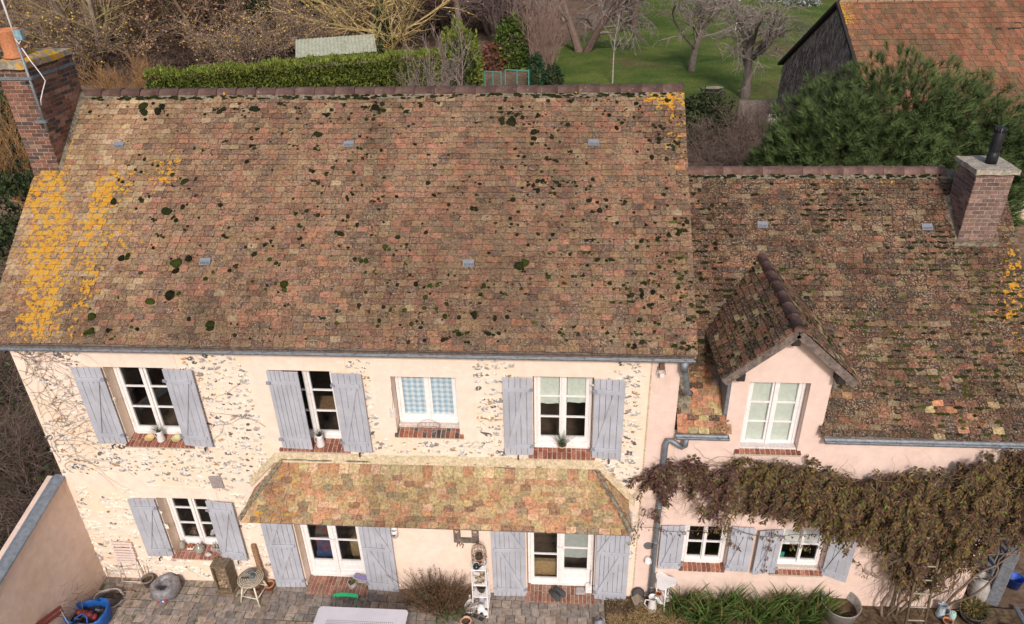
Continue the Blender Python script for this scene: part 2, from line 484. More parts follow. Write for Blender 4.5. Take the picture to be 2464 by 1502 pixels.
def col_main(P, r):
    x, y = P.x, P.y
    L = min(1, max(0, (-7.4 - x) / 1.5)) * min(1, max(.3, (y + .3) / 1.3))
    n = mnoise.noise((x * .7, y * 1.1, 4)); n2 = mnoise.noise((x * 1.1, y * .9, 14)); low = max(0, 1 - y / 1.3); top = max(0, (y - 2.9) / .5)
    c = pick([(.28 + .9*L + .25*n2, TAN), (.22 - .1*L + .1*low, GTAN), ((.28 + .25*n) * (1 - .75*L), PINK), ((.09 + .12*n) * (1 - .8*L), SALM),
              ((.15 + .12*low - .12*n2) * (1 - .7*L), BRN), ((.10 + .12*low) * (1 - .8*L), GBRN), (.02 + .8*L*L + .5*top, CRM)])
    c = tuple((q * .74 + m_ * .26) * (1 + .38 * L) for q, m_ in zip(c, (.195, .118, .073)))
    return jit(c, .15, max(0, min(1.1, gauss(x, y, OR_MAIN) * 1.1 + .38 * L * (1 if y < 2.5 else .4) + .05 * n)))
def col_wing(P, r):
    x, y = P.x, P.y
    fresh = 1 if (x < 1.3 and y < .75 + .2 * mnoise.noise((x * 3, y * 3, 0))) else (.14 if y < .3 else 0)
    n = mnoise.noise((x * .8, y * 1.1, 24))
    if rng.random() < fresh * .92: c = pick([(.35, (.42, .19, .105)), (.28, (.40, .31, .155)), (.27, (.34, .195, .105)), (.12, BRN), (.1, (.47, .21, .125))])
    else: c = pick([(.18, TAN), (.14, GTAN), (.16 + .2*n, PINK), (.06, SALM), (.36 - .2*n, BRN), (.26, GBRN), (.07, CRM)]); c = tuple(q * .62 for q in c)  # older wing tiles: own darker brown, with the wing's shade also in the colour
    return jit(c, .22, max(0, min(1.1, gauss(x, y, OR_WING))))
def col_porch(P, r):
    n = mnoise.noise((P.x * .8, P.y * 2, 5)); t = min(1, max(0, -P.y / .75))
    c = pick([(.38 - .2*t, (.415, .305, .158)), (.26 + .1*n, (.42, .215, .118)), (.28, (.39, .26, .135)), (.07, (.52, .33, .21)), (.04 + .12*t, (.24, .13, .08)), (.02 + .14*t, (.26, .20, .115))])
    if r >= 9: c = pick([(.3, (.46, .235, .125)), (.4, (.46, .36, .19)), (.3, (.54, .36, .23))])
    return jit(c, .15, .35 + (.25 if P.x < -5.6 else 0))

# ================================================================== main house
house = thing('farmhouse', 'cream flint farmhouse with long tiled roof, grey shutters and tiled porch canopy', 'house')
HX0, HX1 = -9.99, 0.44
def pierced(mesh, x0, x1, z0, z1, ops, yf=0.0, yb=.3):
    """wall slab in the XZ plane with rectangular openings and their reveals"""
    xs = sorted({x0, x1, *[q for o in ops for q in o[:2]]}); zs = sorted({z0, z1, *[q for o in ops for q in o[2:4]]})
    for a, b in zip(xs, xs[1:]):
        for c, d in zip(zs, zs[1:]):
            xm, zm = (a + b) / 2, (c + d) / 2
            if any(o[0] < xm < o[1] and o[2] < zm < o[3] for o in ops): continue
            mesh.add([(a, yf, c), (b, yf, c), (b, yf, d), (a, yf, d)], [(0, 1, 2, 3)])
            mesh.add([(a, yb, c), (b, yb, c), (b, yb, d), (a, yb, d)], [(3, 2, 1, 0)])
    for a, b, c, d in ops:
        mesh.add([(a, yf, c), (a, yb, c), (a, yb, d), (a, yf, d)], [(0, 1, 2, 3)])
        mesh.add([(b, yf, c), (b, yb, c), (b, yb, d), (b, yf, d)], [(3, 2, 1, 0)])
        if d < z1 - .001: mesh.add([(a, yf, d), (a, yb, d), (b, yb, d), (b, yf, d)], [(0, 1, 2, 3)])
        mesh.add([(a, yf, c), (a, yb, c), (b, yb, c), (b, yf, c)], [(3, 2, 1, 0)])
OPS = dict(W1=(-8.55, -7.56, 3.34, 4.88), W2=(-5.87, -4.87, 3.34, 4.88), W3=(-3.95, -2.93, 3.66, 4.81), W4=(-1.76, -.83, 3.34, 4.86),
           W5=(-8.43, -7.50, .67, 2.12), D1=(-6.03, -4.87, -.02, 2.2), D2=(-1.90, -.70, -.02, 2.2))
w_ = Mesh(); pierced(w_, HX0, .02, -.05, 5.36, OPS.values())
w_.build('front_wall', M_cream, house)
w_ = Mesh(); w_.box(.02, HX1, 0.0, .3, -.05, 5.36); w_.build('corner_pilaster', M_pink, house)
RY, RZ = 3.47, 8.30
for x0, x1, nm in ((HX0, HX0 + .3, 'gable_wall'), (HX1 - .3, HX1, 'gable_wall')):
    g = Mesh(); e = 5.36
    g.prism([(.3, -.05), (6.9, -.05), (6.9, e), (RY, RZ - .12), (.3, 5.36 + .2)], 'x', x0, x1); g.build(nm, M_pink if x1 > 0 else M_cream, house)
g = Mesh(); g.box(HX0 + .3, HX1 - .3, 6.6, 6.9, -.05, 5.4); g.build('rear_wall', M_cream, house)
g = Mesh(); g.box(HX0 + .31, HX1 - .31, .301, 3.6, 2.75, 2.95)
g.build('upper_floor', M_floor, house)
g = Mesh(); g.box(HX0 + .31, HX1 - .31, .301, 3.6, -.06, .03); g.build('ground_floor', M_floor, house)
for bx_ in [(x, x + .1, .32, 3.59, z0, z1) for x in (-7.0, -4.4, -2.2) for z0, z1 in ((.031, 2.74), (2.951, 5.3))] + [(HX0 + .31, HX1 - .31, 3.6, 3.7, .0, 5.3), (HX0 + .31, HX1 - .31, .301, 3.6, 5.301, 5.34)]:
    g = Mesh(); g.box(*bx_); g.build('room_partition', M_room, house)

# raised smooth surrounds and bands
def sur(poly, t=.012): m_ = Mesh(); m_.prism(poly, 'y', -t, .001); m_.build('smooth_render', M_panel, house)
sur([(-8.83, 4.885), (-8.81, 5.2), (-7.33, 5.2), (-7.32, 4.885)])
sur([(-6.12, 5.2), (-4.62, 5.2), (-4.64, 4.885), (-6.16, 4.885)])
sur([(-6.16, 4.884), (-5.875, 4.884), (-5.875, 3.22), (-6.06, 3.22)])
def ring(x0, x1, z0, z1, o): 
    for a in ([(x0, o[3]), (x0, z1), (x1, z1), (x1, o[3])], [(x0, z0), (x0, o[3] - .001), (o[0], o[3] - .001), (o[0], z0)], [(o[1], z0), (o[1], o[3] - .001), (x1, o[3] - .001), (x1, z0)]): sur(a)
ring(-4.22, -2.665, 3.6, 5.1, OPS['W3'])
sur([(-2.03, 4.865), (-2.03, 5.2), (-.57, 5.2), (-.57, 4.865)])
sur([(-8.72, 2.125), (-8.72, 2.40), (-7.28, 2.37), (-7.29, 2.125)])
sur([(-4.86, 0), (-4.86, 2.4), (-1.91, 2.4), (-1.91, 0)], .010)
sur([(-9.985, 2.35), (-9.985, 2.61), (-8.68, 2.63), (-8.53, 2.43), (-8.66, 2.27)], .009)
# weathered cement fillet over the porch roof
g = Mesh()
pts = [(-6.62, 2.52), (-6.08, 3.10), (-3.5, 3.13), (-.72, 3.14), (-.08, 2.35)]
for (a, b), (c, d) in zip(pts, pts[1:]):
    n = 8
    for i in range(n):
        t0, t1 = i / n, (i + 1) / n
        f = lambda t: (a + (c - a) * t, b + (d - b) * t)
        (xa, za), (xb, zb) = f(t0), f(t1); w1, w2 = .10 + U(-.015, .02), .10 + U(-.015, .02)
        g.add([(xa, -.012, za + w1), (xb, -.012, zb + w2), (xb, -.05, zb - .05), (xa, -.05, za - .05), (xa, .0, za + w1 + .01), (xb, .0, zb + w2 + .01)], [(3, 2, 1, 0), (0, 1, 5, 4)])
g.build('cement_band', M_band, house)
g = Mesh(); g.cbox(-.11, .11, -.135, .135, 0, .03, .012, M=Matrix.Translation((-7.22, -.002, 2.53)) @ Matrix.Rotation(R(90), 4, 'X') @ Matrix.Rotation(.08, 4, 'Z'))
g.build('stone_slab', simple('grey slab stone', (.30, .26, .25), .9, .25, 16, .4), house)
# thin joint between flint wall and pilaster
g = Mesh(); g.box(.0, .022, -.012, .0, -.02, 5.3); g.build('joint_bead', M_band, house)

# flints bedded in the render
def flint_geo(seed):
    r = random.Random(seed); m = Mesh(); n = 9
    ang = [2 * math.pi * (i + r.uniform(-.3, .3)) / n for i in range(n)]
    rad = [r.uniform(.42, 1.15) for _ in range(n)]
    o = [(math.cos(a) * q, 0.25, math.sin(a) * q * .75) for a, q in zip(ang, rad)]
    i1 = [(math.cos(a) * q * .72, -.28 + r.uniform(-.1, .1), math.sin(a) * q * .55) for a, q in zip(ang, rad)]
    c = (r.uniform(-.15, .15), -.5, r.uniform(-.15, .15))
    m.add(o + i1 + [c], [(i, (i+1) % n, n + (i+1) % n, n+i) for i in range(n)] + [(n+i, n + (i+1) % n, 2*n) for i in range(n)])
    return m
FV = [flint_geo(i) for i in range(9)]
FD = [m.data('flint', M_flint) for m in FV]
keep = [(-8.84, -7.3, 4.86, 5.3), (-6.2, -4.6, 4.86, 5.3), (-6.2, -5.85, 3.2, 5.3), (-4.26, -2.63, 3.56, 5.3), (-2.06, -.54, 4.85, 5.3), (-8.72, -7.25, 2.1, 2.42),
        (-9.99, -8.5, 2.28, 2.63), (-7.36, -7.08, 2.38, 2.68), (-.09, .05, 0, 5.4), (-8.62, -7.38, 3.24, 3.4), (-5.98, -4.75, 3.22, 3.4), (-1.87, -.74, 3.24, 3.4), (-8.5, -7.4, .6, .75), (-4.86, -1.9, 0, 2.42)]
keep += [(o[0] - .03, o[1] + .03, o[2] - .03, o[3] + .03) for o in OPS.values()]
def free(x, z):
    if any(a < x < b and c < z < d for a, b, c, d in keep): return False
    if -6.65 < x < -.05 and 2.1 < z < 3.27 and not (x < -6.1 and z > 2.6 + (x + 6.6) * 1.1) and not (x > -.72 and z > 3.22 - (x + .72) * 1.1): return False
    return True
fl = []
z = .12
while z < 5.26:
    x = HX0 + .05
    while x < -.05:
        dens = .95 if z > 2.65 else (.55 if x < -6.6 else .7)
        s = .032 + .062 * rng.random() ** 2.0
        zz = z + U(-.045, .045)
        if rng.random() < dens * (1.1 if mnoise.noise((x * .9, zz * 1.6, 2)) > -.15 else .85) and free(x, zz) and not (x < -9.75 and z > 3.8):
            fl.append((x, zz, s))
        x += .055 + s * .9 + U(0, .05)
    z += .090
fl.sort(key=lambda t: -t[2])
mass = Mesh()
for k, (x, z, s) in enumerate(fl):
    c = pick([(.26, (.47, .425, .385)), (.08, (.72, .66, .60)), (.24, (.30, .27, .25)), (.13, (.11, .10, .095)), (.10, (.42, .26, .12)), (.15, (.66, .55, .42))])
    if z < 2.3 and x < -6.6 and rng.random() < .7: c = (.80, .70, .58); s *= 1.4
    v = U(.8, 1.15); c = tuple(q * v for q in c)
    M = Matrix.Translation((x, -.003, z)) @ Matrix.Rotation(U(-.5, .5) + (math.pi if rng.random() < .5 else 0), 4, 'Y') @ Matrix.Diagonal((s * U(1.0, 1.7), .028, s * U(.75, 1.05), 1))
    i = rng.randrange(9)
    if k < 300: inst('flint', FD[i], house, M, c)
    else: mass.add([M @ Vector(p) for p in FV[i].v], FV[i].f, c)
mass.build('flints', M_flint_m, house, kind='stuff')

# ---------------------------------------------------------------- main roof
def deck(parent, name, x0, x1, ye, ze, yr, zr, yb, zb, th=.05):
    m = Mesh(); poly = [(ye, ze), (yr, zr), (yb, zb), (yb, zb - th), (yr, zr - th * 1.4), (ye, ze - th)]
    m.prism(poly, 'x', x0, x1)
    return m.build(name, M_oldwood, parent)
YE = -.165; ZE = 5.40 - S * .015
roof = deck(house, 'main_roof', -10.2, .62, YE + .03, ZE + .03 * S - .012, RY, ZE + S * (RY - YE) - .012, 7.1, ZE + S * (2 * RY - 7.1 - YE) - .012)
EU, EN = Vector((0, CO, SI)), Vector((0, -SI, CO))
SL = (RY - YE) / CO
def main_span(u):
    y = YE + u * CO
    return (-9.77 if y > 2.17 else -10.22, .632)
GA = .102
main_tiles = lay(roof, Vector((0, YE, ZE)), EX, EU, EN, int((SL - .29) / GA) + 1, GA, .168, main_span, col_main)
rear = lay(roof, Vector((0, 7.1, ZE + S * (2 * RY - 7.1 - YE))), Vector((-1, 0, 0)), Vector((0, -CO, SI)), Vector((0, SI, CO)), int((7.1 - RY) / CO / .25), .25, .5, lambda u: (-.63, 10.2), col_main, None, 0, stretch=2.2)
# ridge tiles
M_ridge = G('brown ridge tile', .6, .35); _g = M_ridge
_c, _a = _g.src('obj')
_c = _g.hsv(_c, _g.step(_g.noise(9, 5), .3, .7, .75, 1.2))
_c = _g.mix(_g.step(_g.noise(34, 3), .66, .70, 0, .7), _c, (.48, .44, .40)); _c = _g.mix(_g.step(_g.noise(14, 4, .7), .54, .64, 0, .6), _c, (.075, .055, .042))
_c = _g.mix(_g.step(_g.noise(5.5, 2), .71, .73), _c, (.62, .33, .03))
_g.col(_c); _g.bump(_g.noise(40, 4), .25, .01); M_ridge = _g.done()
def ridge_geo(L):
    m = Mesh(); n = 9
    prof = [(0, .113), (.045, .113), (.05, .103), (L, .098)]
    vs = []; fs = []
    for t, r in prof:
        for k in range(n):
            a = math.pi * (-.12 + 1.24 * k / (n - 1)); vs.append((t, -r * math.cos(a), r * math.sin(a)))
    for i in range(len(prof) - 1):
        for k in range(n - 1): fs.append((i*n+k, (i+1)*n+k, (i+1)*n+k+1, i*n+k+1))
    fs.append(tuple(reversed(range(n)))); m.add(vs, fs); return m
RG = ridge_geo(.39)
RGD = RG.data('ridge_tile', M_ridge, True)
def ridge_line(parent, A, d, n, L, tint=1.0, k=1.0):
    d = d.normalized(); side = Vector((0, 0, 1)).cross(d).normalized(); up = d.cross(side)
    for i in range(n):
        P = A + d * (i * L) + up * U(-.006, .006) + side * U(-.006, .006)
        v = U(.85, 1.15) * tint
        inst('ridge_tile', RGD, parent, frame(P, d, side, up, 1, k, k) @ Matrix.Rotation(U(-.012, .012), 4, 'Y'), (.142 * v, .082 * v, .066 * v))
ridge_line(roof, Vector((.63, RY, 8.275)), Vector((-1, 0, -.0015)), 30, .3465, .95, 1.28)
# mortar fillets
FZ = lambda y: ZE + S * (y - YE)
g = Mesh()
for i in range(24):
    a, b = i / 24, (i + 1) / 24
    f = lambda t: (2.17 + 1.2 * t)
    y0, y1 = f(a), f(b); z0, z1 = ZE + S * (y0 - YE), ZE + S * (y1 - YE); w1, w2 = .07 + U(-.015, .015), .07 + U(-.015, .015)
    g.add([(-9.785, y0, z0 + .11), (-9.785, y1, z1 + .11), (-9.785 + w2, y1, z1 + .03), (-9.785 + w1, y0, z0 + .03)], [(3, 2, 1, 0)])
for i in range(60):
    x0 = -9.8 + 10.42 * i / 60; x1 = x0 + 10.42 / 60
    g.add([(x0, RY - .12, FZ(RY - .12) + .022), (x1, RY - .12, FZ(RY - .12) + .022), (x1, RY - .20 + U(-.015, .012), FZ(RY - .20) + .034), (x0, RY - .20 + U(-.015, .012), FZ(RY - .20) + .034)], [(3, 2, 1, 0)])
g.build('mortar_fillet', M_lmortar, roof)
g = Mesh(); g.box(.60, .655, 0, .01, 0, .0)
# moss 
def moss_geo(seed):
    r = random.Random(seed); m = Mesh(); n = 9; vs = [(0, 0, 1)]; fs = []
    rr = [r.uniform(.8, 1.15) for _ in range(n)]
    for q, h in ((.5, .86), (.85, .5), (1.0, .0)):
        for k in range(n):
            a = 2 * math.pi * k / n; e = q * rr[k] * r.uniform(.94, 1.06); vs.append((math.cos(a) * e, math.sin(a) * e, h * r.uniform(.85, 1.1)))
    for k in range(n):
        l = (k + 1) % n; fs.append((0, 1 + k, 1 + l))
        for j in range(2): fs.append((1 + j*n + k, 1 + (j+1)*n + k, 1 + (j+1)*n + l, 1 + j*n + l))
    m.add(vs, fs); return m
MV = [moss_geo(i) for i in range(6)]
M_moss = pieces('moss', 'attr', .45, 60, 1.0, .8, 120, .05)
def cushion(mesh, x, y, plane, s, flat=.5, green=0, el=1.0):
    ye, ze = plane
    P = Vector((x, y, ze + S * (y - ye))) + EN * .022
    v = MV[rng.randrange(6)]; a = U(0, 6.28)
    M = frame(P, EX, EU, EN) @ Matrix.Diagonal((el, 1, 1, 1)) @ Matrix.Rotation(a, 4, 'Z') @ Matrix.Diagonal((s * U(.8, 1.2), s * U(.8, 1.1), s * flat * U(.8, 1.2), 1))
    k = U(.7, 1.4)
    c = [(.018, .020, .010), (.023, .027, .010), (.038, .048, .011), (.066, .079, .015)][green]
    mesh.add([M @ Vector(p) for p in v.v], v.f, tuple(q * k for q in c))
moss = Mesh(); PM = (YE, ZE)
BIG = [(-8.70,1.73),(-7.79,1.56),(-8.02,.77),(-7.33,.48),(-5.60,.60),(-8.30,1.02),(-7.23,.99),(-8.53,.12),(-8.52,-.01),(-1.57,.79),(.45,1.37),(-8.25,3.12),(-8.59,3.14),(-6.59,3.10),(-7.23,3.15),(-4.47,3.2),(-1.79,2.70),(-2.21,2.85),(-2.32,2.95),(-4.07,1.08),(-4.45,.99),(-1.98,.87),(-7.51,1.67),(-7.40,.86),(-7.65,.42),(-5.80,.61),(-6.71,.12),(-3.61,.18),(-5.41,2.75)]
for x, y in BIG:
    for _ in range(rng.randint(1, 3)): cushion(moss, x + U(-.08, .08), y + U(-.07, .07), PM, U(.035, .085), .6, 2 if y < 1.2 and rng.random() < .6 else rng.choice((0, 1)))
n = 0
while n < 1500:
    x, y = U(-10.1, .6), U(-.1, 3.25)
    d = .25 + .75 * min(1, max(0, (x + 7) / 7)) + (.3 if y > 2.9 else 0) - (.25 if x < -8.9 else 0)
    if rng.random() > d or mnoise.noise((x * .9, y * 1.2, 31)) < U(-.5, .35): continue
    s = .010 + .036 * rng.random() ** 2.6; gq = 2 if (y < 1.1 and rng.random() < .35) else rng.choice((0, 0, 1))
    cushion(moss, x, y, PM, s, .6, gq); n += 1
    if rng.random() < .4:
        for _ in range(rng.randint(1, 4)): cushion(moss, x + U(-2, 2) * s, y + U(-1.2, 1.2) * s, PM, s * U(.3, .8), .5, gq, U(1, 1.6))
for _ in range(260):
    x = U(-9.6, .6); cushion(moss, x, 3.315 + U(-.03, .03), PM, U(.012, .03), .6, rng.choice((0, 1, 1)), 2.2)
for _ in range(200):
    x, y = U(-3, .6), U(-.1, 1.6); x = .6 - (.6 - x) * rng.random() ** .5
    cushion(moss, x, y, PM, U(.01, .03), .3, rng.choice((1, 2, 2, 3)), U(1, 2))
moss.build('moss', M_moss, roof, True, kind='stuff')
# grey vent tiles
def vent(parent, x, y, plane, rot=0):
    ye, ze = plane; m = Mesh()
    M = frame(Vector((x, y, ze + S * (y - ye))) + EN * .03, EX, EU, EN) @ Matrix.Rotation(rot, 4, 'Z')
    m.box(-.085, .085, -.06, .06, 0, .022, M=M)
    v = m.build('roof_vent', M_vent, parent)
    k = Mesh()
    for i in range(7): k.box(-.064 + i * .021, -.056 + i * .021, -.048, -.005, .0222, .0245, M=M)
    k.build('vent_slot', M_iron, v)
M_vent = simple('grey plastic vent', (.20, .215, .25), .6, .1, 10)
for x, y in ((-8.85, 2.57), (-4.89, 2.58), (-.86, 2.59), (-6.93, .91), (-2.77, .92)): vent(roof, x, y, PM, U(-.04, .04))

# ---------------------------------------------------------------- gutters and pipes
def gutter(parent, x0, x1, ylip, zlip, r=.062, mat=None, endcaps=True, step=.48):
    m = Mesh(); n = 8; yc = ylip + r
    L = x1 - x0; k = max(2, int(L / .5)); vs = []; fs = []
    for i in range(k + 1):
        x = x0 + L * i / k
        for rr in (r, r - .006):
            for j in range(n + 1):
                a = math.pi + math.pi * j / n
                vs.append((x, yc + rr * math.cos(a), zlip - .006 + rr * math.sin(a)))
    w2 = 2 * (n + 1)
    for i in range(k):
        for j in range(n):
            a = i * w2 + j; b = (i + 1) * w2 + j
            fs.append((a, b, b + 1, a + 1)); a += n + 1; b += n + 1; fs.append((a + 1, b + 1, b, a))
    m.add(vs, fs)
    m.tube([(x0, ylip, zlip), (x1, ylip, zlip)], .011, 8)
    for x in (x0, x1):
        if endcaps:
            pts = [(x, yc + r * math.cos(math.pi + math.pi * j / n), zlip - .006 + r * math.sin(math.pi + math.pi * j / n)) for j in range(n + 1)]
            m.add(pts, [tuple(range(n + 1))])
    go = m.build('gutter', mat or M_zinc, parent)
    x = x0 + .15
    while x < x1:
        b = Mesh(); b.box(x - .012, x + .012, ylip - .016, ylip + .014, zlip - .018, zlip + .016)
        b.build('gutter_bracket', mat or M_zinc, go); x += step + U(-.02, .02)
    return go
gutter(house, -10.22, .60, -.205, 5.315, .052)
g = Mesh(); g.box(-10.2, .6, -.135, .0, 5.30, 5.325); g.build('eaves_board', M_oldwood, house)
g = Mesh(); g.tube([(.46, -.138, 5.26), (.46, -.13, 5.12), (.50, -.11, 4.98), (.53, -.10, 4.80), (.56, -.08, 4.68), (.62, .0, 4.60)], [.055, .048, .045, .045, .045, .045], 12)
g.tube([(.46, -.138, 5.25), (.46, -.13, 5.10)], .058, 12)
g.build('downpipe', M_zinc_d, house, True)

# ---------------------------------------------------------------- windows, doors, shutters, sills
M_blind = simple('pale blind', (.66, .68, .60), .9, .06, 6)
M_greyblind = simple('grey blind', (.40, .41, .39), .9, .08, 6)
def casement(parent, x0, x1, z0, z1, y, rows=3, panel=(0, 0), fr=.045, st=.055, name='window', mat=None, cols=1, mid=None):
    """two-leaf window: fixed frame, two leaves with glazing bars, one pane object per light"""
    mat = mat or M_white; m = Mesh()
    xm = (x0 + x1) / 2 if mid is None else mid
    m.cbox(x0, x0 + fr, y, y + .07, z0, z1, .004); m.cbox(x1 - fr, x1, y, y + .07, z0, z1, .004)
    m.box(x0 + fr, x1 - fr, y, y + .07, z1 - fr, z1); m.box(x0 + fr, x1 - fr, y - .02, y + .07, z0, z0 + fr + .02)
    m.box(xm - .022, xm + .022, y - .022, y - .001, z0 + fr + .021, z1 - fr - .001)
    wo_ = m.build(name, mat, parent)
    for a, b, panel in ((x0 + fr + .002, xm - .001, panel[0]), (xm + .001, x1 - fr - .002, panel[1])):
        l = Mesh(); za, zb = z0 + fr + .022, z1 - fr - .002; y0, y1 = y + .004, y + .05
        l.cbox(a, a + st, y0, y1, za, zb, .004); l.cbox(b - st, b, y0, y1, za, zb, .004)
        l.box(a + st, b - st, y0, y1, zb - st, zb); l.box(a + st, b - st, y0, y1, za, za + st + .01)
        zp = za + st + .01
        if panel:
            l.box(a + st, b - st, y0 + .015, y1 - .01, zp, zp + panel); l.box(a + st, b - st, y0, y1, zp + panel, zp + panel + .06)
            l.box(a + st + .04, b - st - .04, y0 + .006, y0 + .016, zp + .06, zp + panel - .05); zp += panel + .06
        zt = zb - st; h = (zt - zp) / rows
        for r in range(1, rows): l.box(a + st, b - st, y0 + .006, y1 - .006, zp + r*h - .011, zp + r*h + .011)
        cw = (b - a - 2 * st) / cols
        for c in range(1, cols): l.box(a + st + c*cw - .010, a + st + c*cw + .010, y0 + .007, y1 - .007, zp, zt)
        l.build('casement_leaf', mat, wo_)
        for r in range(rows):
            for c in range(cols):
                q = Mesh(); q.box(a + st + c*cw + .001, a + st + (c+1)*cw - .001, y + .026, y + .030, zp + r*h + .001, zp + (r+1)*h - .001)
                q.build('pane', M_glass, wo_)
    return wo_
RED = [(.24, .085, .055), (.29, .11, .07), (.19, .07, .05), (.33, .14, .09)]
MIXED = RED + [(.42, .12, .06), (.09, .075, .075), (.11, .08, .07)]
BV = []
for i in range(4):
    m = Mesh(); r_ = random.Random(i); m.cbox(-.5 + r_.uniform(0, .02), .5 - r_.uniform(0, .02), -.5, .5 - r_.uniform(0, .02), -.5, .5, .035); BV.append(m.data('brick', M_brick))
def brick_sill(parent, x0, x1, zf, zb, yf, yb, pal=RED, two=True, w=.062):
    """sloping sill of bricks on edge; every brick its own object"""
    m = Mesh(); th = .05
    m.prism([(yf + .008, zf - .058), (yb, zf - .058), (yb, zb - .004), (yf + .008, zf - .004)], 'x', x0 + .004, x1 - .004)
    so_ = m.build('window_sill', M_mortar, parent)
    n = int((x1 - x0) / (w + .011)); pw = (x1 - x0) / n
    L = math.hypot(yb - yf, zb - zf); sl = math.atan2(zb - zf, yb - yf)
    for i in range(n):
        cut = rng.choice((.42, .62)) if two else 1
        parts = [(0, cut * L - .005), (cut * L + .005, L)] if two else [(0, L)]
        for a, b in parts:
            M = Matrix.Translation((x0 + (i + .5) * pw, yf, zf)) @ Matrix.Rotation(sl, 4, 'X') @ Matrix.Translation((0, (a + b) / 2, -.029 + U(-.002, .002))) @ Matrix.Diagonal((pw - .011, b - a, .066, 1))
            c = rng.choice(pal); v = U(.8, 1.25); inst('brick', BV[rng.randrange(4)], so_, M, tuple(q * v for q in c))
    return so_
M_hinge = simple('painted hinge', (.26, .27, .32), .6, .2, 20)
def shutter(parent, xh, width, z0, z1, side, ang=0.0, boards=5, brace=1, closed=False, mids=(), y=-.03, warp=.0):
    """ledged and braced shutter: hinge line at xh, boards run out to side; battens+brace are one mesh, boards its children"""
    h = z1 - z0; m = Mesh()
    yb = -.047
    zs = [.13 * h if h < 1.7 else .09 * h, (.86 if h < 1.7 else .93) * h]
    for f in list(mids): zs.append(f * h)
    zs.sort()
    bx0, bx1 = .03, width - .045
    for z in zs:
        m.cbox(min(side*bx0, side*bx1), max(side*bx0, side*bx1), yb - (.0 if not closed else -.018), yb + .022, z - .035, z + .035, .004)
    if brace and not closed:
        for za, zb in zip(zs, zs[1:]):
            xa, xb = (bx0 + .05, bx1 - .09) if brace > 0 else (bx1 - .05, bx0 + .09)
            A, B = Vector((side*xa, 0, za + .036)), Vector((side*xb, 0, zb - .036)); d = (B - A).normalized(); s = Vector((d.z, 0, -d.x)) * .036
            m.add([A - s + Vector((0, yb + .002, 0)), A + s + Vector((0, yb + .002, 0)), B + s + Vector((0, yb + .002, 0)), B - s + Vector((0, yb + .002, 0)),
                   A - s + Vector((0, -.0255, 0)), A + s + Vector((0, -.0255, 0)), B + s + Vector((0, -.0255, 0)), B - s + Vector((0, -.0255, 0))],
                  [(0, 3, 2, 1), (3, 2, 6, 7), (1, 0, 4, 5), (2, 1, 5, 6), (0, 3, 7, 4)] )
    o = m.build('shutter', M_shut, parent)
    o.location = (xh, y, z0); o.rotation_euler = (0, 0, ang)
    xs = [0.0]
    for i in range(boards): xs.append(xs[-1] + U(.85, 1.15))
    xs = [q * width / xs[-1] for q in xs]
    for a, b in zip(xs, xs[1:]):
        p = Mesh(); da, db = U(0, .012), U(0, .010); t = U(-.002, .002); e = .0025
        q0, q1 = sorted((side * (a + e), side * (b - e)))
        p.cbox(q0, q1, -.0235 + t, .0, da, h - db, .003); p.build('board', M_shut, o)
    for z in (zs[0], zs[-1]): k = Mesh(); k.box(min(-side*.02, side*.05), max(-side*.02, side*.05), -.058, -.024, z - .022, z + .022); k.build('hinge', M_hinge, o)
    return o
def stay(x, z):
    m = Mesh(); m.box(x - .008, x + .008, -.09, .0, z - .008, z + .008); m.box(x - .012, x + .012, -.095, -.085, z - .05, z + .03); m.build('shutter_stay', M_iron, house)
# W1
casement(house, -8.54, -7.57, 3.40, 4.875, .20)
brick_sill(house, -8.60, -7.42, 3.34, 3.40, -.06, .2)
shutter(house, -8.555, .485, 3.36, 4.895, -1, R(2), 5, -1)
shutter(house, -7.555, .50, 3.36, 4.895, 1, R(-4), 5, 1)
# W2 (left shutter closed over its half)
casement(house, -5.86, -4.88, 3.40, 4.875, .20)
brick_sill(house, -5.96, -4.77, 3.325, 3.40, -.06, .2)
shutter(house, -5.885, .51, 3.36, 4.895, 1, R(-2), 7, 0, True)
shutter(house, -4.865, .485, 3.325, 4.875, 1, R(-3), 5, 1)
# W3
casement(house, -3.94, -2.94, 3.79, 4.805, .20, rows=1, mid=-3.43)
m = Mesh(); m.cbox(-3.94, -2.94, .10, .205, 3.74, 3.795, .008); m.build('wooden_sill', simple('peeling white wood', (.58, .50, .45), .8, .2, 12, .3, 40, dirt=(.30, .24, .2)), house)
brick_sill(house, -3.99, -2.865, 3.70, 3.745, -.06, .17, MIXED)
# W4
casement(house, -1.75, -.84, 3.42, 4.855, .18)
m = Mesh(); m.cbox(-1.75, -.84, .13, .185, 3.37, 3.425, .01); m.build('wooden_sill', M_white, house)
brick_sill(house, -1.84, -.765, 3.335, 3.375, -.06, .18)
shutter(house, -1.765, .455, 3.355, 4.86, -1, R(2), 5, -1)
shutter(house, -.825, .465, 3.325, 4.86, 1, R(-4), 5, 1)
# W5
casement(house, -8.42, -7.51, .75, 2.115, .24)
brick_sill(house, -8.48, -7.43, .68, .75, -.06, .24, [(.30, .13, .09), (.34, .16, .12), (.25, .10, .075)])
shutter(house, -8.435, .48, .70, 2.12, -1, R(3), 4, -1)
shutter(house, -7.505, .50, .69, 2.12, 1, R(-5), 4, 1)
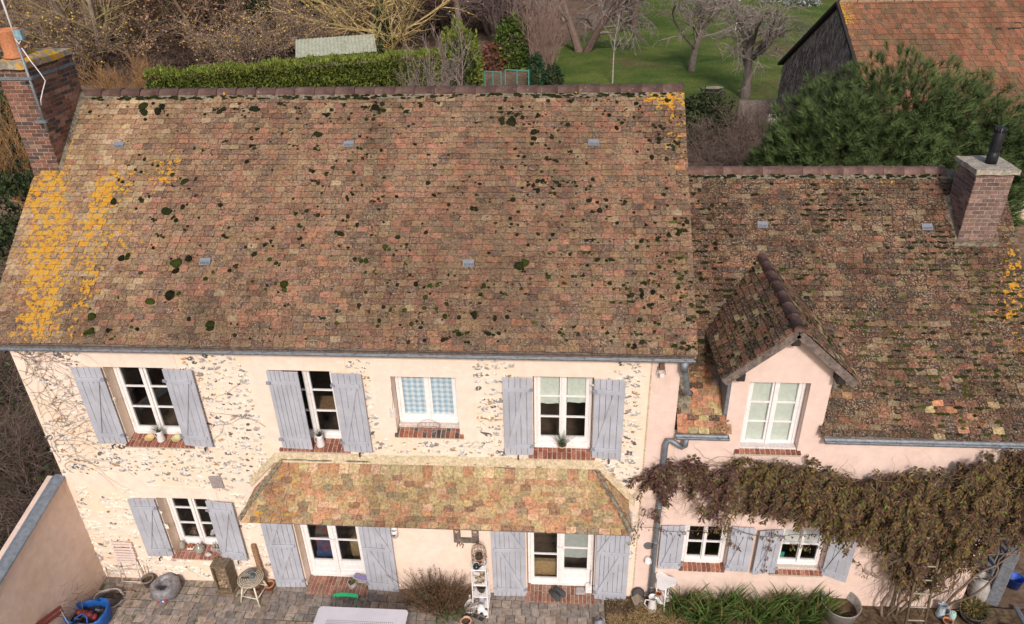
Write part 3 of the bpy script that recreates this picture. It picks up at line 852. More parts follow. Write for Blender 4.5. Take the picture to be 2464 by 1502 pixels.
# D1 and D2
casement(house, -6.02, -4.88, .06, 2.19, .20, rows=3, panel=(.19, .19), st=.075, name='glazed_door')
shutter(house, -6.045, .56, .0, 2.2, -1, R(2), 6, -1, mids=(.50,))
shutter(house, -4.855, .585, .0, 2.2, 1, R(-3), 6, -1, mids=(.50,))
casement(house, -1.89, -.71, .06, 2.19, .20, rows=3, panel=(0, .20), st=.065, name='glazed_door')
shutter(house, -1.915, .60, .0, 2.2, -1, R(2), 7, 1, mids=(.55,))
shutter(house, -.685, .575, .0, 2.2, 1, R(-3), 7, 1, mids=(.55,))
for x, z in ((-8.8, 3.33), (-7.2, 3.33), (-4.6, 3.3), (-2.0, 3.33), (-.55, 3.3), (-8.7, .66), (-7.2, .66)): stay(x, z)
def door_step(x0, x1, z, yf, yb):
    m = Mesh(); m.box(x0, x1, yf, yb, -.04, z - .006); s_ = m.build('door_step', M_mortar, house)
    n = round((x1 - x0) / .073); pw = (x1 - x0) / n
    for i in range(n):
        cut = U(.4, .6); L = yb - yf
        for a, b in ((-.008, cut * L - .005), (cut * L + .005, L)):
            v = U(.8, 1.25); c = rng.choice([(.27, .12, .085), (.31, .15, .11), (.23, .10, .075), (.28, .17, .13)])
            inst('brick', BV[rng.randrange(4)], s_, Matrix.Translation((x0 + (i + .5) * pw, yf + (a + b) / 2, z - .03 + U(-.002, .003))) @ Matrix.Diagonal((pw - .011, b - a, .064, 1)), tuple(q * v for q in c))
door_step(-6.0, -4.85, .06, -.2, .2)
door_step(-1.92, -.67, .05, -.18, .2)
# door handles
for x in (-5.42, -1.26):
    m = Mesh(); m.box(x - .015, x + .015, .188, .199, .95, 1.12); m.tube([(x, .19, 1.06), (x, .15, 1.06), (x - .11, .15, 1.065)], .009, 8); m.build('door_handle', M_enamel, house)

# curtains and blinds
M_ging = G('gingham cotton', .95, .1); _g = M_ging
_x = _g.n('SeparateXYZ'); _g.put(_x.inputs[0], _g.n('TexCoord').outputs['UV'])
_s1 = _g.step(_g.m2('SINE', _g.m2('MULTIPLY', _x.outputs[0], 6.2832)), -.15, .15); _s2 = _g.step(_g.m2('SINE', _g.m2('MULTIPLY', _x.outputs[1], 6.2832)), -.15, .15)
_c = _g.mix(_g.m2('MULTIPLY', _g.m2('ADD', _s1, _s2), .5), (.80, .81, .83), (.36, .50, .64)); _g.col(_c); M_ging = _g.done()
def curtain(x0, x1, z0, z1, y, mat, fold=.012, cell=.0):
    m = Mesh(); n, k = 28, 10; vs = []
    for j in range(k + 1):
        for i in range(n + 1):
            t = i / n; vs.append((x0 + (x1 - x0) * t, y + fold * math.sin(t * 19 + j * .25 + x0 * 7), z1 + (z0 - z1) * j / k + .006 * math.sin(t * 9)))
    m.add(vs, [(j*(n+1)+i, (j+1)*(n+1)+i, (j+1)*(n+1)+i+1, j*(n+1)+i+1) for j in range(k) for i in range(n)])
    o = m.build('curtain', mat, house, True)
    if cell:
        uv = o.data.uv_layers.new(name='UVMap'); 
        for lp in o.data.loops:
            p = o.data.vertices[lp.vertex_index].co; uv.data[lp.index].uv = (p.x / cell, p.z / cell)
    return o
curtain(-3.89, -3.45, 3.83, 4.78, .252, M_ging, .008, .094)
curtain(-3.41, -2.98, 3.83, 4.78, .252, M_ging, .008, .094)
curtain(-1.69, -1.36, 4.18, 4.83, .235, M_blind, .004)
curtain(-1.23, -.90, 4.21, 4.83, .235, M_blind, .004)
curtain(-1.25, -.77, .72, 2.1, .256, M_greyblind, .003)
# ---------------------------------------------------------------- porch roof
PT, PB, PY = 3.05, 2.42, -.75
g = Mesh()
a_, b_, c_, d_ = (-5.96, 0, PT), (-.76, 0, PT), (-.22, PY, PB), (-6.52, PY, PB)
e_, f_ = (-6.54, 0, PB), (-.20, 0, PB)
dn = lambda p, q=.06: (p[0], p[1], p[2] - q)
g.add([a_, b_, c_, d_, e_, f_, dn(a_), dn(b_), dn(c_), dn(d_), dn(e_), dn(f_)], [(3, 2, 1, 0), (4, 3, 0), (2, 5, 1), (9, 6, 7, 8), (10, 6, 9), (8, 7, 11), (3, 9, 8, 2), (4, 10, 9, 3), (2, 8, 11, 5)])
porch = g.build('porch_roof', M_oldwood, house)
L_ = math.hypot(PY, PT - PB)
pu = Vector((0, -PY / L_, (PT - PB) / L_)); pn = Vector((0, -pu.z, pu.y))
lay(porch, Vector((0, PY - .03, PB - .025)), EX, pu, pn, 10, .092, .172, lambda u: (-6.53 + .53 * min(1, u / L_), -.21 - .53 * min(1, u / L_)), col_porch, None, 300, .004, .006, stretch=1.25)
for sx, X0 in ((-1, -6.53), (1, -.21)):
    n_ = Vector((sx, 0, 0)); dx = .57; q_ = math.hypot(dx, PT - PB)
    eu = Vector((-sx * dx / q_, 0, (PT - PB) / q_)); ex = Vector((0, -sx, 0)); en = ex.cross(eu)
    if en.z < 0: en = -en
    sp = (lambda u: (0.0, .75 * (1 - u / .85))) if sx < 0 else (lambda u: (-.75 * (1 - u / .85), 0.0))
    ex = Vector((0, -1, 0)) if sx < 0 else Vector((0, 1, 0))
    lay(porch, Vector((X0, 0, PB)), ex, eu, en, 8, .105, .17, sp, col_porch, None, 0, .004, .004)
def fillet_line(mesh, A, B, r=.035, n=14):
    A, B = Vector(A), Vector(B); pts = []; rs = []
    for i in range(n + 1):
        t = i / n; pts.append(A + (B - A) * t + Vector((U(-.008, .008), U(-.008, .008), U(-.006, .006)))); rs.append(r * U(.75, 1.25))
    mesh.tube(pts, rs, 7)
g = Mesh()
fillet_line(g, (-5.97, -.01, PT + .03), (-6.54, PY - .02, PB + .03), .042)
fillet_line(g, (-.75, -.01, PT + .03), (-.20, PY - .02, PB + .03), .040)
fillet_line(g, (-5.97, -.02, PT + .05), (-.75, -.02, PT + .05), .022, 40)
g.build('hip_mortar', M_lmortar, porch)
for x in (-6.35, -4.58, -2.72, -.4):
    g = Mesh(); g.box(x - .035, x + .035, PY + .12, -.013, 2.30, 2.36); g.build('porch_bracket', M_oldwood, house)

# ---------------------------------------------------------------- chimneys
def brick_stack(parent, x0, x1, y0, y1, zt, plane, faces, pal, L=.205, H=.052, J=.012, name='chimney', limit=300):
    """mortar core with one object for each brick on the faces in view"""
    ye, ze = plane; rz = lambda y: ze + S * (y - ye)
    m = Mesh(); m.box(x0, x1, y0, y1, rz(y0) - .3, zt); ch = m.build(name, M_cmortar, parent)
    P = .005; todo = []
    z = zt - H / 2 - .004; row = 0
    while z > rz(y0) - .05:
        for fc in faces:
            a, b = (x0, x1) if fc in 'FB' else (y0, y1)
            full = b - a; off = (-L / 2 if row % 2 else 0) ; p = a + off
            while p < b - .02:
                q = min(p + L - J, b); s = max(p, a)
                if q - s > .025:
                    c = (s + q) / 2
                    if fc == 'F': ctr, sz, yy = Vector((c, y0 + .02 - P, z)), (q - s, .04 + P, H), y0
                    elif fc == 'B': ctr, sz, yy = Vector((c, y1 - .02 + P, z)), (q - s, .04 + P, H), y1
                    elif fc == 'R': ctr, sz, yy = Vector((x1 - .02 + P, c, z)), (.04 + P, q - s, H), c
                    else: ctr, sz, yy = Vector((x0 + .02 - P, c, z)), (.04 + P, q - s, H), c
                    if z > rz(yy) - .02: todo.append((ctr, sz))
                p += L
        z -= H + J; row += 1
    todo.sort(key=lambda t: (t[0] - CAM).length)
    for ctr, sz in todo[:limit]:
        c = rng.choice(pal); v = U(.75, 1.25)
        inst('brick', BV[rng.randrange(4)], ch, Matrix.Translation(ctr + Vector((U(-.001, .002), U(-.002, .002), 0))) @ Matrix.Diagonal((*sz, 1)), tuple(k * v for k in c))
    return ch
PAL1 = [(.185, .084, .058), (.23, .11, .075), (.155, .076, .056), (.12, .073, .060), (.26, .14, .098), (.10, .07, .062)]
ch = brick_stack(house, -10.26, -9.78, 2.19, 3.40, 9.0, PM, 'FR', PAL1)
def cap_slab(parent, x0, x1, y0, y1, z0, z1, mat, name='chimney_cap', rise=.0):
    m = Mesh(); n = 7; vs = []; 
    for j in range(n + 1):
        for i in range(n + 1):
            x = x0 + (x1 - x0) * i / n; y = y0 + (y1 - y0) * j / n; e = min(i, n - i, j, n - j)
            vs.append((x + U(-.006, .006), y + U(-.006, .006), z1 + rise * min(1, e / 2) + U(-.008, .008)))
    fs = [(j*(n+1)+i, j*(n+1)+i+1, (j+1)*(n+1)+i+1, (j+1)*(n+1)+i) for j in range(n) for i in range(n)]
    k = len(vs); ed = [i for i in range(n)] + [(j)*(n+1)+n for j in range(n)] + [n*(n+1)+i for i in range(n, 0, -1)] + [j*(n+1) for j in range(n, 0, -1)]
    for i in ed: vs.append((vs[i][0], vs[i][1], z0 + U(-.01, .01)))
    for t in range(len(ed)): fs.append((ed[t], k + t, k + (t+1) % len(ed), ed[(t+1) % len(ed)]))
    fs.append(tuple(k + t for t in reversed(range(len(ed)))))
    m.add(vs, fs); return m.build(name, mat, parent)
M_cap = G('lichened cement cap', .95, .1); _g = M_cap
_c = _g.mix(_g.step(_g.noise(9, 5), .4, .6), (.40, .34, .27), (.24, .21, .17))
_c = _g.mix(_g.step(_g.noise(5, 5, .65), .48, .56), _c, (.60, .33, .03)); _c = _g.mix(_g.step(_g.noise(13, 4), .63, .68), _c, (.06, .07, .025)); _g.col(_c); _g.bump(_g.noise(25, 5), .5, .02); M_cap = _g.done()
M_cap2 = simple('mossy cement cap', (.42, .37, .31), .95, .3, 10, .5, 30, .1, c2=(.30, .27, .22), dirt=(.10, .11, .035))
cap_slab(ch, -10.33, -9.74, 2.13, 3.41, 9.001, 9.09, M_cap, rise=.06)
g = Mesh(); g.box(-10.30, -9.755, 2.165, 3.385, 8.83, 8.872); g.build('metal_band', M_zinc_d, ch)
g = Mesh(); g.lathe([(.165, 0), (.17, .03), (.145, .06), (.15, .2), (.16, .36), (.175, .40), (.172, .43), (.15, .43), (.14, .3), (.13, .1)], 28, (-10.05, 2.42, 9.13)); g.build('chimney_pot', M_terra, ch, True)
# antenna mast strapped to the chimney corner
t = thing('antenna_mast', 'grey metal antenna mast with white cable strapped to the tall brick chimney', 'antenna', (-9.70, 2.10, 8.03))
g = Mesh(); g.tube([(0, 0, 0), (-.01, 0, 1.35)], .021, 10); g.build('lower_pipe', M_zinc, t, True)
g = Mesh(); g.tube([(-.01, 0, 1.30), (-.03, 0, 2.6)], .015, 10); g.build('upper_pipe', M_enamel, t, True)
g = Mesh()
for z in (.14, .82): g.box(-.14, .045, -.03, .03, z, z + .045); g.box(-.16, -.1, .03, .10, z, z + .045)
g.build('clamp', M_zinc_d, t)
g = Mesh(); g.box(.03, .13, -.05, .02, 1.42, 1.56); g.build('amplifier_box', simple('pale blue plastic', (.22, .36, .42), .4), t)
g = Mesh(); g.tube([(.08, -.02, 1.42), (.05, -.04, 1.36), (.0, -.03, 1.44)], .008, 6)
g.tube([(.05, -.02, 1.30), (.12, -.02, 1.12), (.2, .0, .92), (.23, .02, .80), (.14, .02, .66), (.07, 0, .52), (.04, 0, .42)], .009, 6); g.build('cable', M_enamel, t, True)

# ================================================================== lower wing
wing = thing('house_wing', 'lower pink rendered wing with mossy tiled roof, dormer and brick chimney', 'house', (0, 0, 0))
WX1 = 5.7
WO = dict(A=(.80, 1.55, .86, 1.86), B=(2.42, 3.19, .84, 1.86), DW=(1.47, 2.36, 3.48, 4.83))
g = Mesh(); pierced(g, .44, WX1, -.05, 3.90, [WO['A'], WO['B'], (1.47, 2.36, 3.48, 3.90)], .001)
# dormer gable wall carried up from the facade
zs_ = [(1.21, 3.901), (1.21, 4.83), (1.21, 5.16), (1.97, 5.84), (2.66, 5.16), (2.66, 4.83), (2.66, 3.901)]
for Y, fl_ in ((.001, 0), (.3, 1)):
    for poly in ([(1.21, 3.90), (1.47, 3.90), (1.47, 4.83), (1.21, 4.83)], [(2.36, 3.90), (2.66, 3.90), (2.66, 4.83), (2.36, 4.83)], [(1.21, 4.83), (2.66, 4.83), (2.66, 5.16), (1.97, 5.84), (1.21, 5.16)]):
        vs = [(x, Y, z) for x, z in poly]; g.add(vs, [tuple(range(len(vs))) if not fl_ else tuple(reversed(range(len(vs))))])
for x, s_ in ((1.47, 0), (2.36, 1)): g.add([(x, .001, 3.9), (x, .3, 3.9), (x, .3, 4.83), (x, .001, 4.83)], [(0, 1, 2, 3)])
g.add([(1.47, .001, 4.83), (1.47, .3, 4.83), (2.36, .3, 4.83), (2.36, .001, 4.83)], [(0, 1, 2, 3)])
for x in (1.21, 2.66): g.add([(x, .001, 3.9), (x, 1.3, 3.9), (x, 1.3, 5.16), (x, .001, 5.16)], [(0, 1, 2, 3)])
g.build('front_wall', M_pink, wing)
WYE, WZE = -.16, 3.965
PW = (WYE, WZE)
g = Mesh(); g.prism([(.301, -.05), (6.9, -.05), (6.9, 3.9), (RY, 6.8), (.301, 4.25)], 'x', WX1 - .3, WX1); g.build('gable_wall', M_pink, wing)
for bx_ in ((.45, WX1 - .31, 3.3, 3.4, .0, 5.2), (.45, WX1 - .31, .31, 3.29, 2.7, 2.9), (.45, WX1 - .31, .31, 3.29, -.06, .02), (2.0, 2.1, .31, 3.29, .021, 2.69)): g = Mesh(); g.box(*bx_); g.build('room_partition', M_room, wing)
g = Mesh(); g.box(.45, WX1 - .3, 6.6, 6.9, -.05, 3.9); g.build('rear_wall', M_pink, wing)
# wing roof deck, left open under the dormer
m = Mesh(); wz = lambda y: WZE + S * (y - WYE) - .012
def deckpoly(x0, x1, ya, yb):
    m.prism([(ya, wz(ya)), (yb, wz(yb)), (yb, wz(yb) - .06), (ya, wz(ya) - .06)], 'x', x0, x1)
deckpoly(.47, 1.215, WYE + .03, 1.35); deckpoly(2.655, 6.05, WYE + .03, 1.35); deckpoly(.47, 6.05, 1.35, RY)
m.prism([(RY, wz(RY)), (7.1, wz(2*RY - 7.1)), (7.1, wz(2*RY - 7.1) - .06), (RY, wz(RY) - .06)], 'x', .66, 6.05)
wroof = m.build('wing_roof', M_oldwood, wing)
DZ, DX, DS = 5.90, 1.97, .905       # dormer ridge height, centre, slope
def wskip(P):
    zd = DZ - DS * abs(P.x - DX)
    if 1.22 < P.x < 2.68 and P.y < 1.6 and P.z < zd - .0: return True
    return P.z < zd - .10 and abs(P.x - DX) < .98 and P.y > .35
def wspan(u):
    return (.46 if u < .85 else .655, 6.08)
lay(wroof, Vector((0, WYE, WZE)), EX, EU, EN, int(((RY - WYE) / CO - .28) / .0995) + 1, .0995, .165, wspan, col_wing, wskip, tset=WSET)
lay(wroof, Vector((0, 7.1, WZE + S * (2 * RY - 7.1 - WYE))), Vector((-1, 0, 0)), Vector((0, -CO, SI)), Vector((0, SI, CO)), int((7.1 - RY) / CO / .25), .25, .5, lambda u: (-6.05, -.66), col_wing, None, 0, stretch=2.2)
ridge_line(wroof, Vector((5.15, RY, 6.86)), Vector((-1, 0, 0)), 14, .338, 1.15, 1.22)
ridge_line(wroof, Vector((6.08, RY, 6.85)), Vector((-1, 0, 0)), 1, .338, 1.15, 1.15)
g = Mesh()
for i in range(30):
    x0 = .66 + 5.4 * i / 30; x1 = x0 + .18
    g.add([(x0, RY - .115, wz(RY - .115) + .034), (x1, RY - .115, wz(RY - .115) + .034), (x1, RY - .19 + U(-.012, .012), wz(RY - .19) + .046), (x0, RY - .19 + U(-.012, .012), wz(RY - .19) + .046)], [(3, 2, 1, 0)])
g.build('mortar_fillet', M_lmortar, wroof)
for x, y in ((2.02, 2.60), (4.69, 2.58)): vent(wroof, x, y, PW, U(-.05, .05))
# flashing where the wing roof meets the main gable
g = Mesh()
for i in range(20):
    y0 = .1 + 3.3 * i / 20; y1 = y0 + .165
    g.add([(.445, y0, wz(y0) + .12), (.445, y1, wz(y1) + .12), (.66 + U(-.01, .02), y1, wz(y1) + .045), (.66 + U(-.01, .02), y0, wz(y0) + .045)], [(3, 2, 1, 0)])
g.build('roof_flashing', M_lmortar, wroof)
mo = Mesh()
def on_wing(x, y): 
    P = Vector((x, y, WZE + S * (y - WYE))); return not wskip(P)
n = 0
while n < 1000:
    x, y = U(.67, 6.05), U(-.1, 3.25)
    k = mnoise.noise((x * 1.3, y * 1.6, 51)); bias = .5 * math.exp(-((x - 4.3) / 1.3) ** 2 - ((y - .5) / .8) ** 2) + .6 * math.exp(-((x - 5.4) / .5) ** 2 - ((y - 2.1) / .18) ** 2) + .35 * math.exp(-((x - .9) / .25) ** 2)
    if x < 1.3 and y < .8: continue
    if k + bias < U(-.2, .45) or not on_wing(x, y): continue
    yy = round((y - WYE) / CO / .0995) * .0995 * CO + WYE - .01 + U(-.012, .012)
    dark = x < 1.6 or y > 2.2
    cushion(mo, x, yy, PW, U(.010, .032), .4, rng.choice((0, 0, 1, 1)) if dark else rng.choice((1, 2, 2, 3)), U(1.0, 2.6)); n += 1
for _ in range(120):
    cushion(mo, U(.7, 5.1), 3.33 + U(-.03, .03), PW, U(.012, .03), .5, rng.choice((0, 1)), 2)
for x, y in ((.95, 3.1), (1.0, 2.9), (1.2, 2.85), (1.35, 2.9), (1.45, 2.5), (1.3, 2.3), (.8, 3.2)):
    for _ in range(3): cushion(mo, x + U(-.1, .1), y + U(-.06, .06), PW, U(.03, .06), .5, 0)
mo.build('moss', M_moss, wroof, True, kind='stuff')
# ---- dormer
DYF = -.19
dyb = lambda z: WYE + (z - WZE) / S          # where height z meets the wing roof
g = Mesh()
for s_ in (-1, 1):
    ex_, ez_ = DX + s_ * .96, DZ - DS * .96
    yb0, yb1 = dyb(DZ), dyb(ez_)
    g.add([(DX, DYF, DZ - .03), (ex_, DYF, ez_ - .03), (ex_, yb1, ez_ - .03), (DX, yb0, DZ - .03), (DX, DYF, DZ - .08), (ex_, DYF, ez_ - .08), (ex_, yb1, ez_ - .08), (DX, yb0, DZ - .08)],
          [(0, 1, 2, 3), (7, 6, 5, 4), (1, 5, 6, 2), (0, 4, 5, 1)])
dor = g.build('dormer_roof', M_oldwood, wing)
DL = .96 * math.hypot(1, DS)
def col_dor(P, r):
    c = pick([(.2, TAN), (.2, PINK), (.12, SALM), (.3, BRN), (.2, GBRN), (.1, (.46, .36, .2))]); return jit(tuple(q * .72 for q in c), .22, .0)
for s_ in (-1, 1):
    k = math.hypot(1, DS); eu = Vector((-s_ / k, 0, DS / k)); ex = Vector((0, -s_ * 1.0, 0)); en = ex.cross(eu)
    if en.z < 0: ex = -ex; en = ex.cross(eu)
    O = Vector((DX + s_ * .97, 0, DZ - DS * .97 - .01))
    def dsp(u, ex=ex, O=O, eu=eu):
        z = O.z + eu.z * u; yb = dyb(z) + .05
        return (DYF - .03, yb) if ex.y > 0 else (-yb, -DYF + .03)
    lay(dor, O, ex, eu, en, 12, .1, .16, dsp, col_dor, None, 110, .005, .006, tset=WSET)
ridge_line(dor, Vector((DX, DYF - .03, DZ - .025)), Vector((0, 1, -.004)), 7, .345, 1.25, .76)
mo = Mesh()
for _ in range(260):
    s_ = rng.choice((-1, -1, 1)); t_ = rng.random(); z = DZ - DS * .96 * t_; x = DX + s_ * .96 * t_; y = DYF + (dyb(z) - DYF) * (1 - rng.random() ** (1.6 if s_ < 0 else .7))
    k = math.hypot(1, DS); en = Vector((s_ * DS / k, 0, 1 / k)); eu = Vector((-s_ / k, 0, DS / k)); ex = eu.cross(en)
    v = MV[rng.randrange(6)]; q = U(.012, .03); M = frame(Vector((x, y, z)) + en * .02, ex, eu, en) @ Matrix.Diagonal((q * U(1, 2), q, q * .45, 1))
    c = rng.choice([(.02, .026, .009), (.034, .046, .010), (.06, .072, .016)]); mo.add([M @ Vector(p) for p in v.v], v.f, c)
mo.build('moss', M_moss, dor, True, kind='stuff')
g = Mesh()
for s_ in (-1, 1):
    A, B = Vector((DX, DYF - .02, DZ - .10)), Vector((DX + s_ * .93, DYF - .02, DZ - .10 - DS * .93))
    d = (B - A).normalized(); nn = Vector((-d.z * s_, 0, d.x * s_))
    if nn.z < 0: nn = -nn
    q = []
    for y in (DYF - .035, DYF + .02): q += [A + nn * .065 + Vector((0, y - A.y, 0)), A - nn * .055 + Vector((0, y - A.y, 0)), B - nn * .055 + Vector((0, y - B.y, 0)), B + nn * .065 + Vector((0, y - B.y, 0))]
    g.add(q, [(0, 1, 2, 3), (7, 6, 5, 4), (0, 3, 7, 4), (1, 5, 6, 2), (2, 6, 7, 3)])
g.build('barge_board', M_oldwood, wing)
M_tar = simple('dark timber', (.035, .028, .025), .8, .3, 20)
for x, z in ((DX - .005, DZ - .235), (DX - .69, 5.045), (DX + .73, 5.03)): g = Mesh(); g.cbox(x - .06, x + .06, DYF - .01, .0, z - .07, z + .06, .012); g.build('purlin_end', M_tar, wing)
g = Mesh(); g.box(1.16, 1.208, .012, .9, 4.2, 5.0); g.build('cheek_flashing', M_zinc_d, wing)
casement(wing, 1.475, 2.355, 3.475, 4.825, .15, rows=3, fr=.05, st=.055)
m = Mesh(); m.cbox(1.475, 2.355, .02, .155, 3.49, 3.575, .01); m.build('wooden_sill', simple('flaking white wood', (.62, .56, .54), .8, .15, 14, .3, 40, dirt=(.36, .28, .22)), wing)
brick_sill(wing, 1.40, 2.42, 3.525, 3.55, -.06, .02, RED, False)
curt = curtain(1.54, 2.29, 3.56, 4.79, .205, M_blind, .004); curt.parent = wing
# ---- wing windows and shutters
casement(wing, .805, 1.545, .90, 1.855, .10, rows=1, fr=.06, st=.035, mid=1.175)
def cross_bars(x0, x1, z0, z1, y):
    m = Mesh(); m.box(x0, x1, y, y + .03, (z0+z1)/2 - .012, (z0+z1)/2 + .012); m.build('glazing_bar', M_white, wing)
cross_bars(.88, 1.47, .98, 1.80, .108)
brick_sill(wing, .765, 1.56, .885, .905, -.06, .1, RED, False)
casement(wing, 2.425, 3.185, .90, 1.855, .12, rows=1, fr=.05, st=.03, mid=2.815)
cross_bars(2.5, 3.11, .98, 1.80, .128)
m = Mesh(); m.cbox(2.425, 3.185, .02, .125, .865, .925, .01); m.build('wooden_sill', simple('peeling white sill', (.56, .48, .44), .8, .2, 14, .3, 40, dirt=(.30, .22, .17)), wing)
brick_sill(wing, 2.33, 3.23, .85, .88, -.06, .02, RED, False)
c_ = curtain(2.48, 3.14, 1.36, 1.82, .172, M_enamel, .006); c_.parent = wing
shutter(wing, .79, .40, .87, 1.90, -1, R(3), 4, -1)
shutter(wing, 1.56, .385, .87, 1.92, 1, R(-3), 4, 1)
shutter(wing, 2.41, .41, .86, 1.89, -1, R(8), 4, -1)
shutter(wing, 3.20, .40, .86, 1.88, 1, R(-24), 4, 1)
gutter(wing, .455, 1.255, -.20, 3.90)
gutter(wing, 2.69, 6.1, -.20, 3.89, .066)
g = Mesh(); g.tube([(.61, -.14, 3.84), (.61, -.13, 3.70), (.57, -.11, 3.64), (.40, -.09, 3.76), (.345, -.09, 3.76), (.315, -.09, 3.66), (.315, -.09, 1.6), (.315, -.09, .02)], [.042, .042, .042, .042, .042, .042, .042, .042], 12)
for z in (2.35, 1.55, .45): g.tube([(.315, -.09, z - .02), (.315, -.09, z + .02)], .048, 12)
g.build('downpipe', M_zinc_d, wing, True)
PAL2 = [(.185, .108, .092), (.235, .136, .112), (.145, .094, .084), (.26, .16, .13), (.20, .125, .11)]
wch = brick_stack(wing, 5.14, 5.70, 2.38, 3.0, 7.22, PW, 'FLR', PAL2, .2, .054, .014)
cap_slab(wch, 5.09, 5.76, 2.33, 3.06, 7.221, 7.30, M_cap2)
g = Mesh()
zb = WZE + S * (2.38 - WYE); zt_ = WZE + S * (3.0 - WYE)
for x0, x1 in ((5.05, 5.139), (5.701, 5.79)): g.add([(x0, 2.30, zb - .06), (x1, 2.30, zb - .02), (x1, 3.0, zt_ + .09), (x0, 3.0, zt_ + .045)], [(0, 1, 2, 3)])
g.box(5.06, 5.78, 2.29, 2.379, zb - .12, zb + .035)
g.build('chimney_flashing', M_lmortar, wch)
g = Mesh(); g.lathe([(.085, 0), (.085, .16), (.075, .17), (.075, .21), (.08, .22), (.078, .24), (.08, .26), (.078, .28), (.08, .3), (.08, .50), (.074, .51), (.074, .57), (.06, .58)], 20, (5.46, 2.68, 7.30))
for k in range(14):
    a = 2 * math.pi * k / 14; g.box(-.006, .006, .072, .086, .50, .57, M=Matrix.Translation((5.46, 2.68, 7.30)) @ Matrix.Rotation(a, 4, 'Z'))
g.build('flue_pipe', simple('black enamel flue', (.018, .018, .022), .45, .2, 10), wch, True)
# round vent and overflow pipe in the wall
g = Mesh(); g.lathe([(.085, 0), (.08, .012)], 20, (0, 0, 0), M=Matrix.Translation((.21, -.0, 1.36)) @ Matrix.Rotation(R(90), 4, 'X')); g.build('vent_cover', simple('grey vent cover', (.13, .13, .13), .7), wing)
g = Mesh(); g.lathe([(.06, 0), (.06, .10), (.045, .10), (.045, .02)], 18, M=Matrix.Translation((.22, 0, 1.06)) @ Matrix.Rotation(R(90), 4, 'X')); g.build('overflow_pipe', M_enamel, wing, True)

# ================================================================== garden wall on the left
gw = thing('garden_wall', 'buff rendered garden wall with sloping zinc coping, left of the house', 'wall', (-9.97, 0, 0))
g = Mesh(); n = 24; pts = []
for i in range(n + 1):
    y = -.001 - 7 * i / n; pts.append((y, 2.55 - .248 * -y * .9))
fr_ = [(0, y, z) for y, z in pts]; bk = [(-.3, y, z) for y, z in pts]; fb = [(0, y, -.05) for y, z in pts]; bb = [(-.3, y, -.05) for y, z in pts]
k = n + 1; vs = fr_ + fb + bk + bb; fs = []
for i in range(n): fs += [(i, k+i, k+i+1, i+1), (2*k+i+1, 3*k+i+1, 3*k+i, 2*k+i), (i, i+1, 2*k+i+1, 2*k+i)]
g.add(vs, fs); g.build('wall_face', M_gwall, gw)
g = Mesh(); vs = []; fs = []
for y, z in pts: vs += [(.03, y, z - .015), (.025, y, z + .02), (-.12, y, z + .045), (-.27, y, z - .03)]
for i in range(n): fs += [(4*i+j, 4*(i+1)+j, 4*(i+1)+j+1, 4*i+j+1) for j in range(3)]
g.add(vs, fs); g.build('coping', M_zinc, gw)
# ================================================================== things on the terrace
def solid(name, mesh, mat, label, cat, loc=(0, 0, 0), rz=0, smooth=False, group=None):
    o = mesh.build(name, mat, None, smooth, loc); o.rotation_euler = (0, 0, rz)
    return tag(o, label, cat, group)
def leafblade(m, p, d, L, w, col, bend=.4, segs=3):
    """a narrow bending leaf"""
    p = Vector(p); d = Vector(d).normalized(); s = d.cross(Vector((0, 0, 1)))
    s = s.normalized() if s.length > .05 else Vector((1, 0, 0))
    vs = []; q = p.copy(); dd = d.copy()
    for i in range(segs + 1):
        t = i / segs; ww = w * (1 - t) ** .7 if i < segs else .0008
        vs += [q - s * ww, q + s * ww]; q = q + dd * (L / segs); dd = (dd + Vector((0, 0, -bend / segs))).normalized()
    m.add(vs, [(2*i, 2*i+1, 2*i+3, 2*i+2) for i in range(segs)], col)
def pot_prof(r, h, rim=.012): return [(r * .68, 0), (r * .95, h * .82), (r + rim * .6, h * .82), (r + rim, h), (r - .008, h), (r * .88, h * .8), (r * .62, h * .3), (0, h * .3)]
def pot_of(name, label, loc, r, h, mat, cat='flower pot', soil=True, group=None):
    t = thing(name, label, cat, loc, group=group)
    m = Mesh(); m.lathe(pot_prof(r, h), 20); m.build('pot', mat, t, True)
    if soil:
        m = Mesh(); m.lathe([(0, h * .78), (r * .86, h * .76)], 14); m.build('soil', M_soil, t)
    return t
M_greypot = simple('grey plastic pot', (.20, .17, .15), .7, .1, 10)
M_pinkpaint = simple('faded pink white paint', (.72, .60, .56), .6, .08, 10)
# folded slatted chair leaning on the wall
t = thing('folding_chair', 'folded pale pink slatted garden chair leaning on the flint wall', 'chair', (-9.385, -.13, .01))
m = Mesh()
for x in (-.185, .185): m.tube([(x, 0, 0), (x * .96, .055, .52), (x * .93, .085, .98)], .011, 8)
m.tube([(-.185, 0, .05), (.185, 0, .05)], .008, 6); m.tube([(-.18, .03, .32), (.18, .03, .32)], .008, 6); m.build('frame', M_pinkpaint, t, True)
for k, z in enumerate((.97, .91, .83, .765, .70, .64, .58, .52)):
    m = Mesh(); n = 8; vs = []
    for i in range(n + 1):
        x = -.2 + .4 * i / n; bow = .02 * (1 - (2 * i / n - 1) ** 2); y = .03 + z * .055
        for yy, zz in ((-.012, 0), (.0, 0), (.0, .042), (-.012, .042)): vs.append((x + (.02 if z > .6 else 0), y + yy - bow * .6, z + zz + bow - .01))
    m.add(vs, [(4*i+j, 4*(i+1)+j, 4*(i+1)+(j+1) % 4, 4*i+(j+1) % 4) for i in range(n) for j in range(4)] + [(0, 1, 2, 3), tuple(4*n + j for j in (3, 2, 1, 0))])
    m.build('slat', M_pinkpaint, t)
t = pot_of('plant_pot', 'grey plastic pot with bare sticks beside the folded chair', (-9.03, -.16, .01), .105, .20, M_greypot)
m = Mesh()
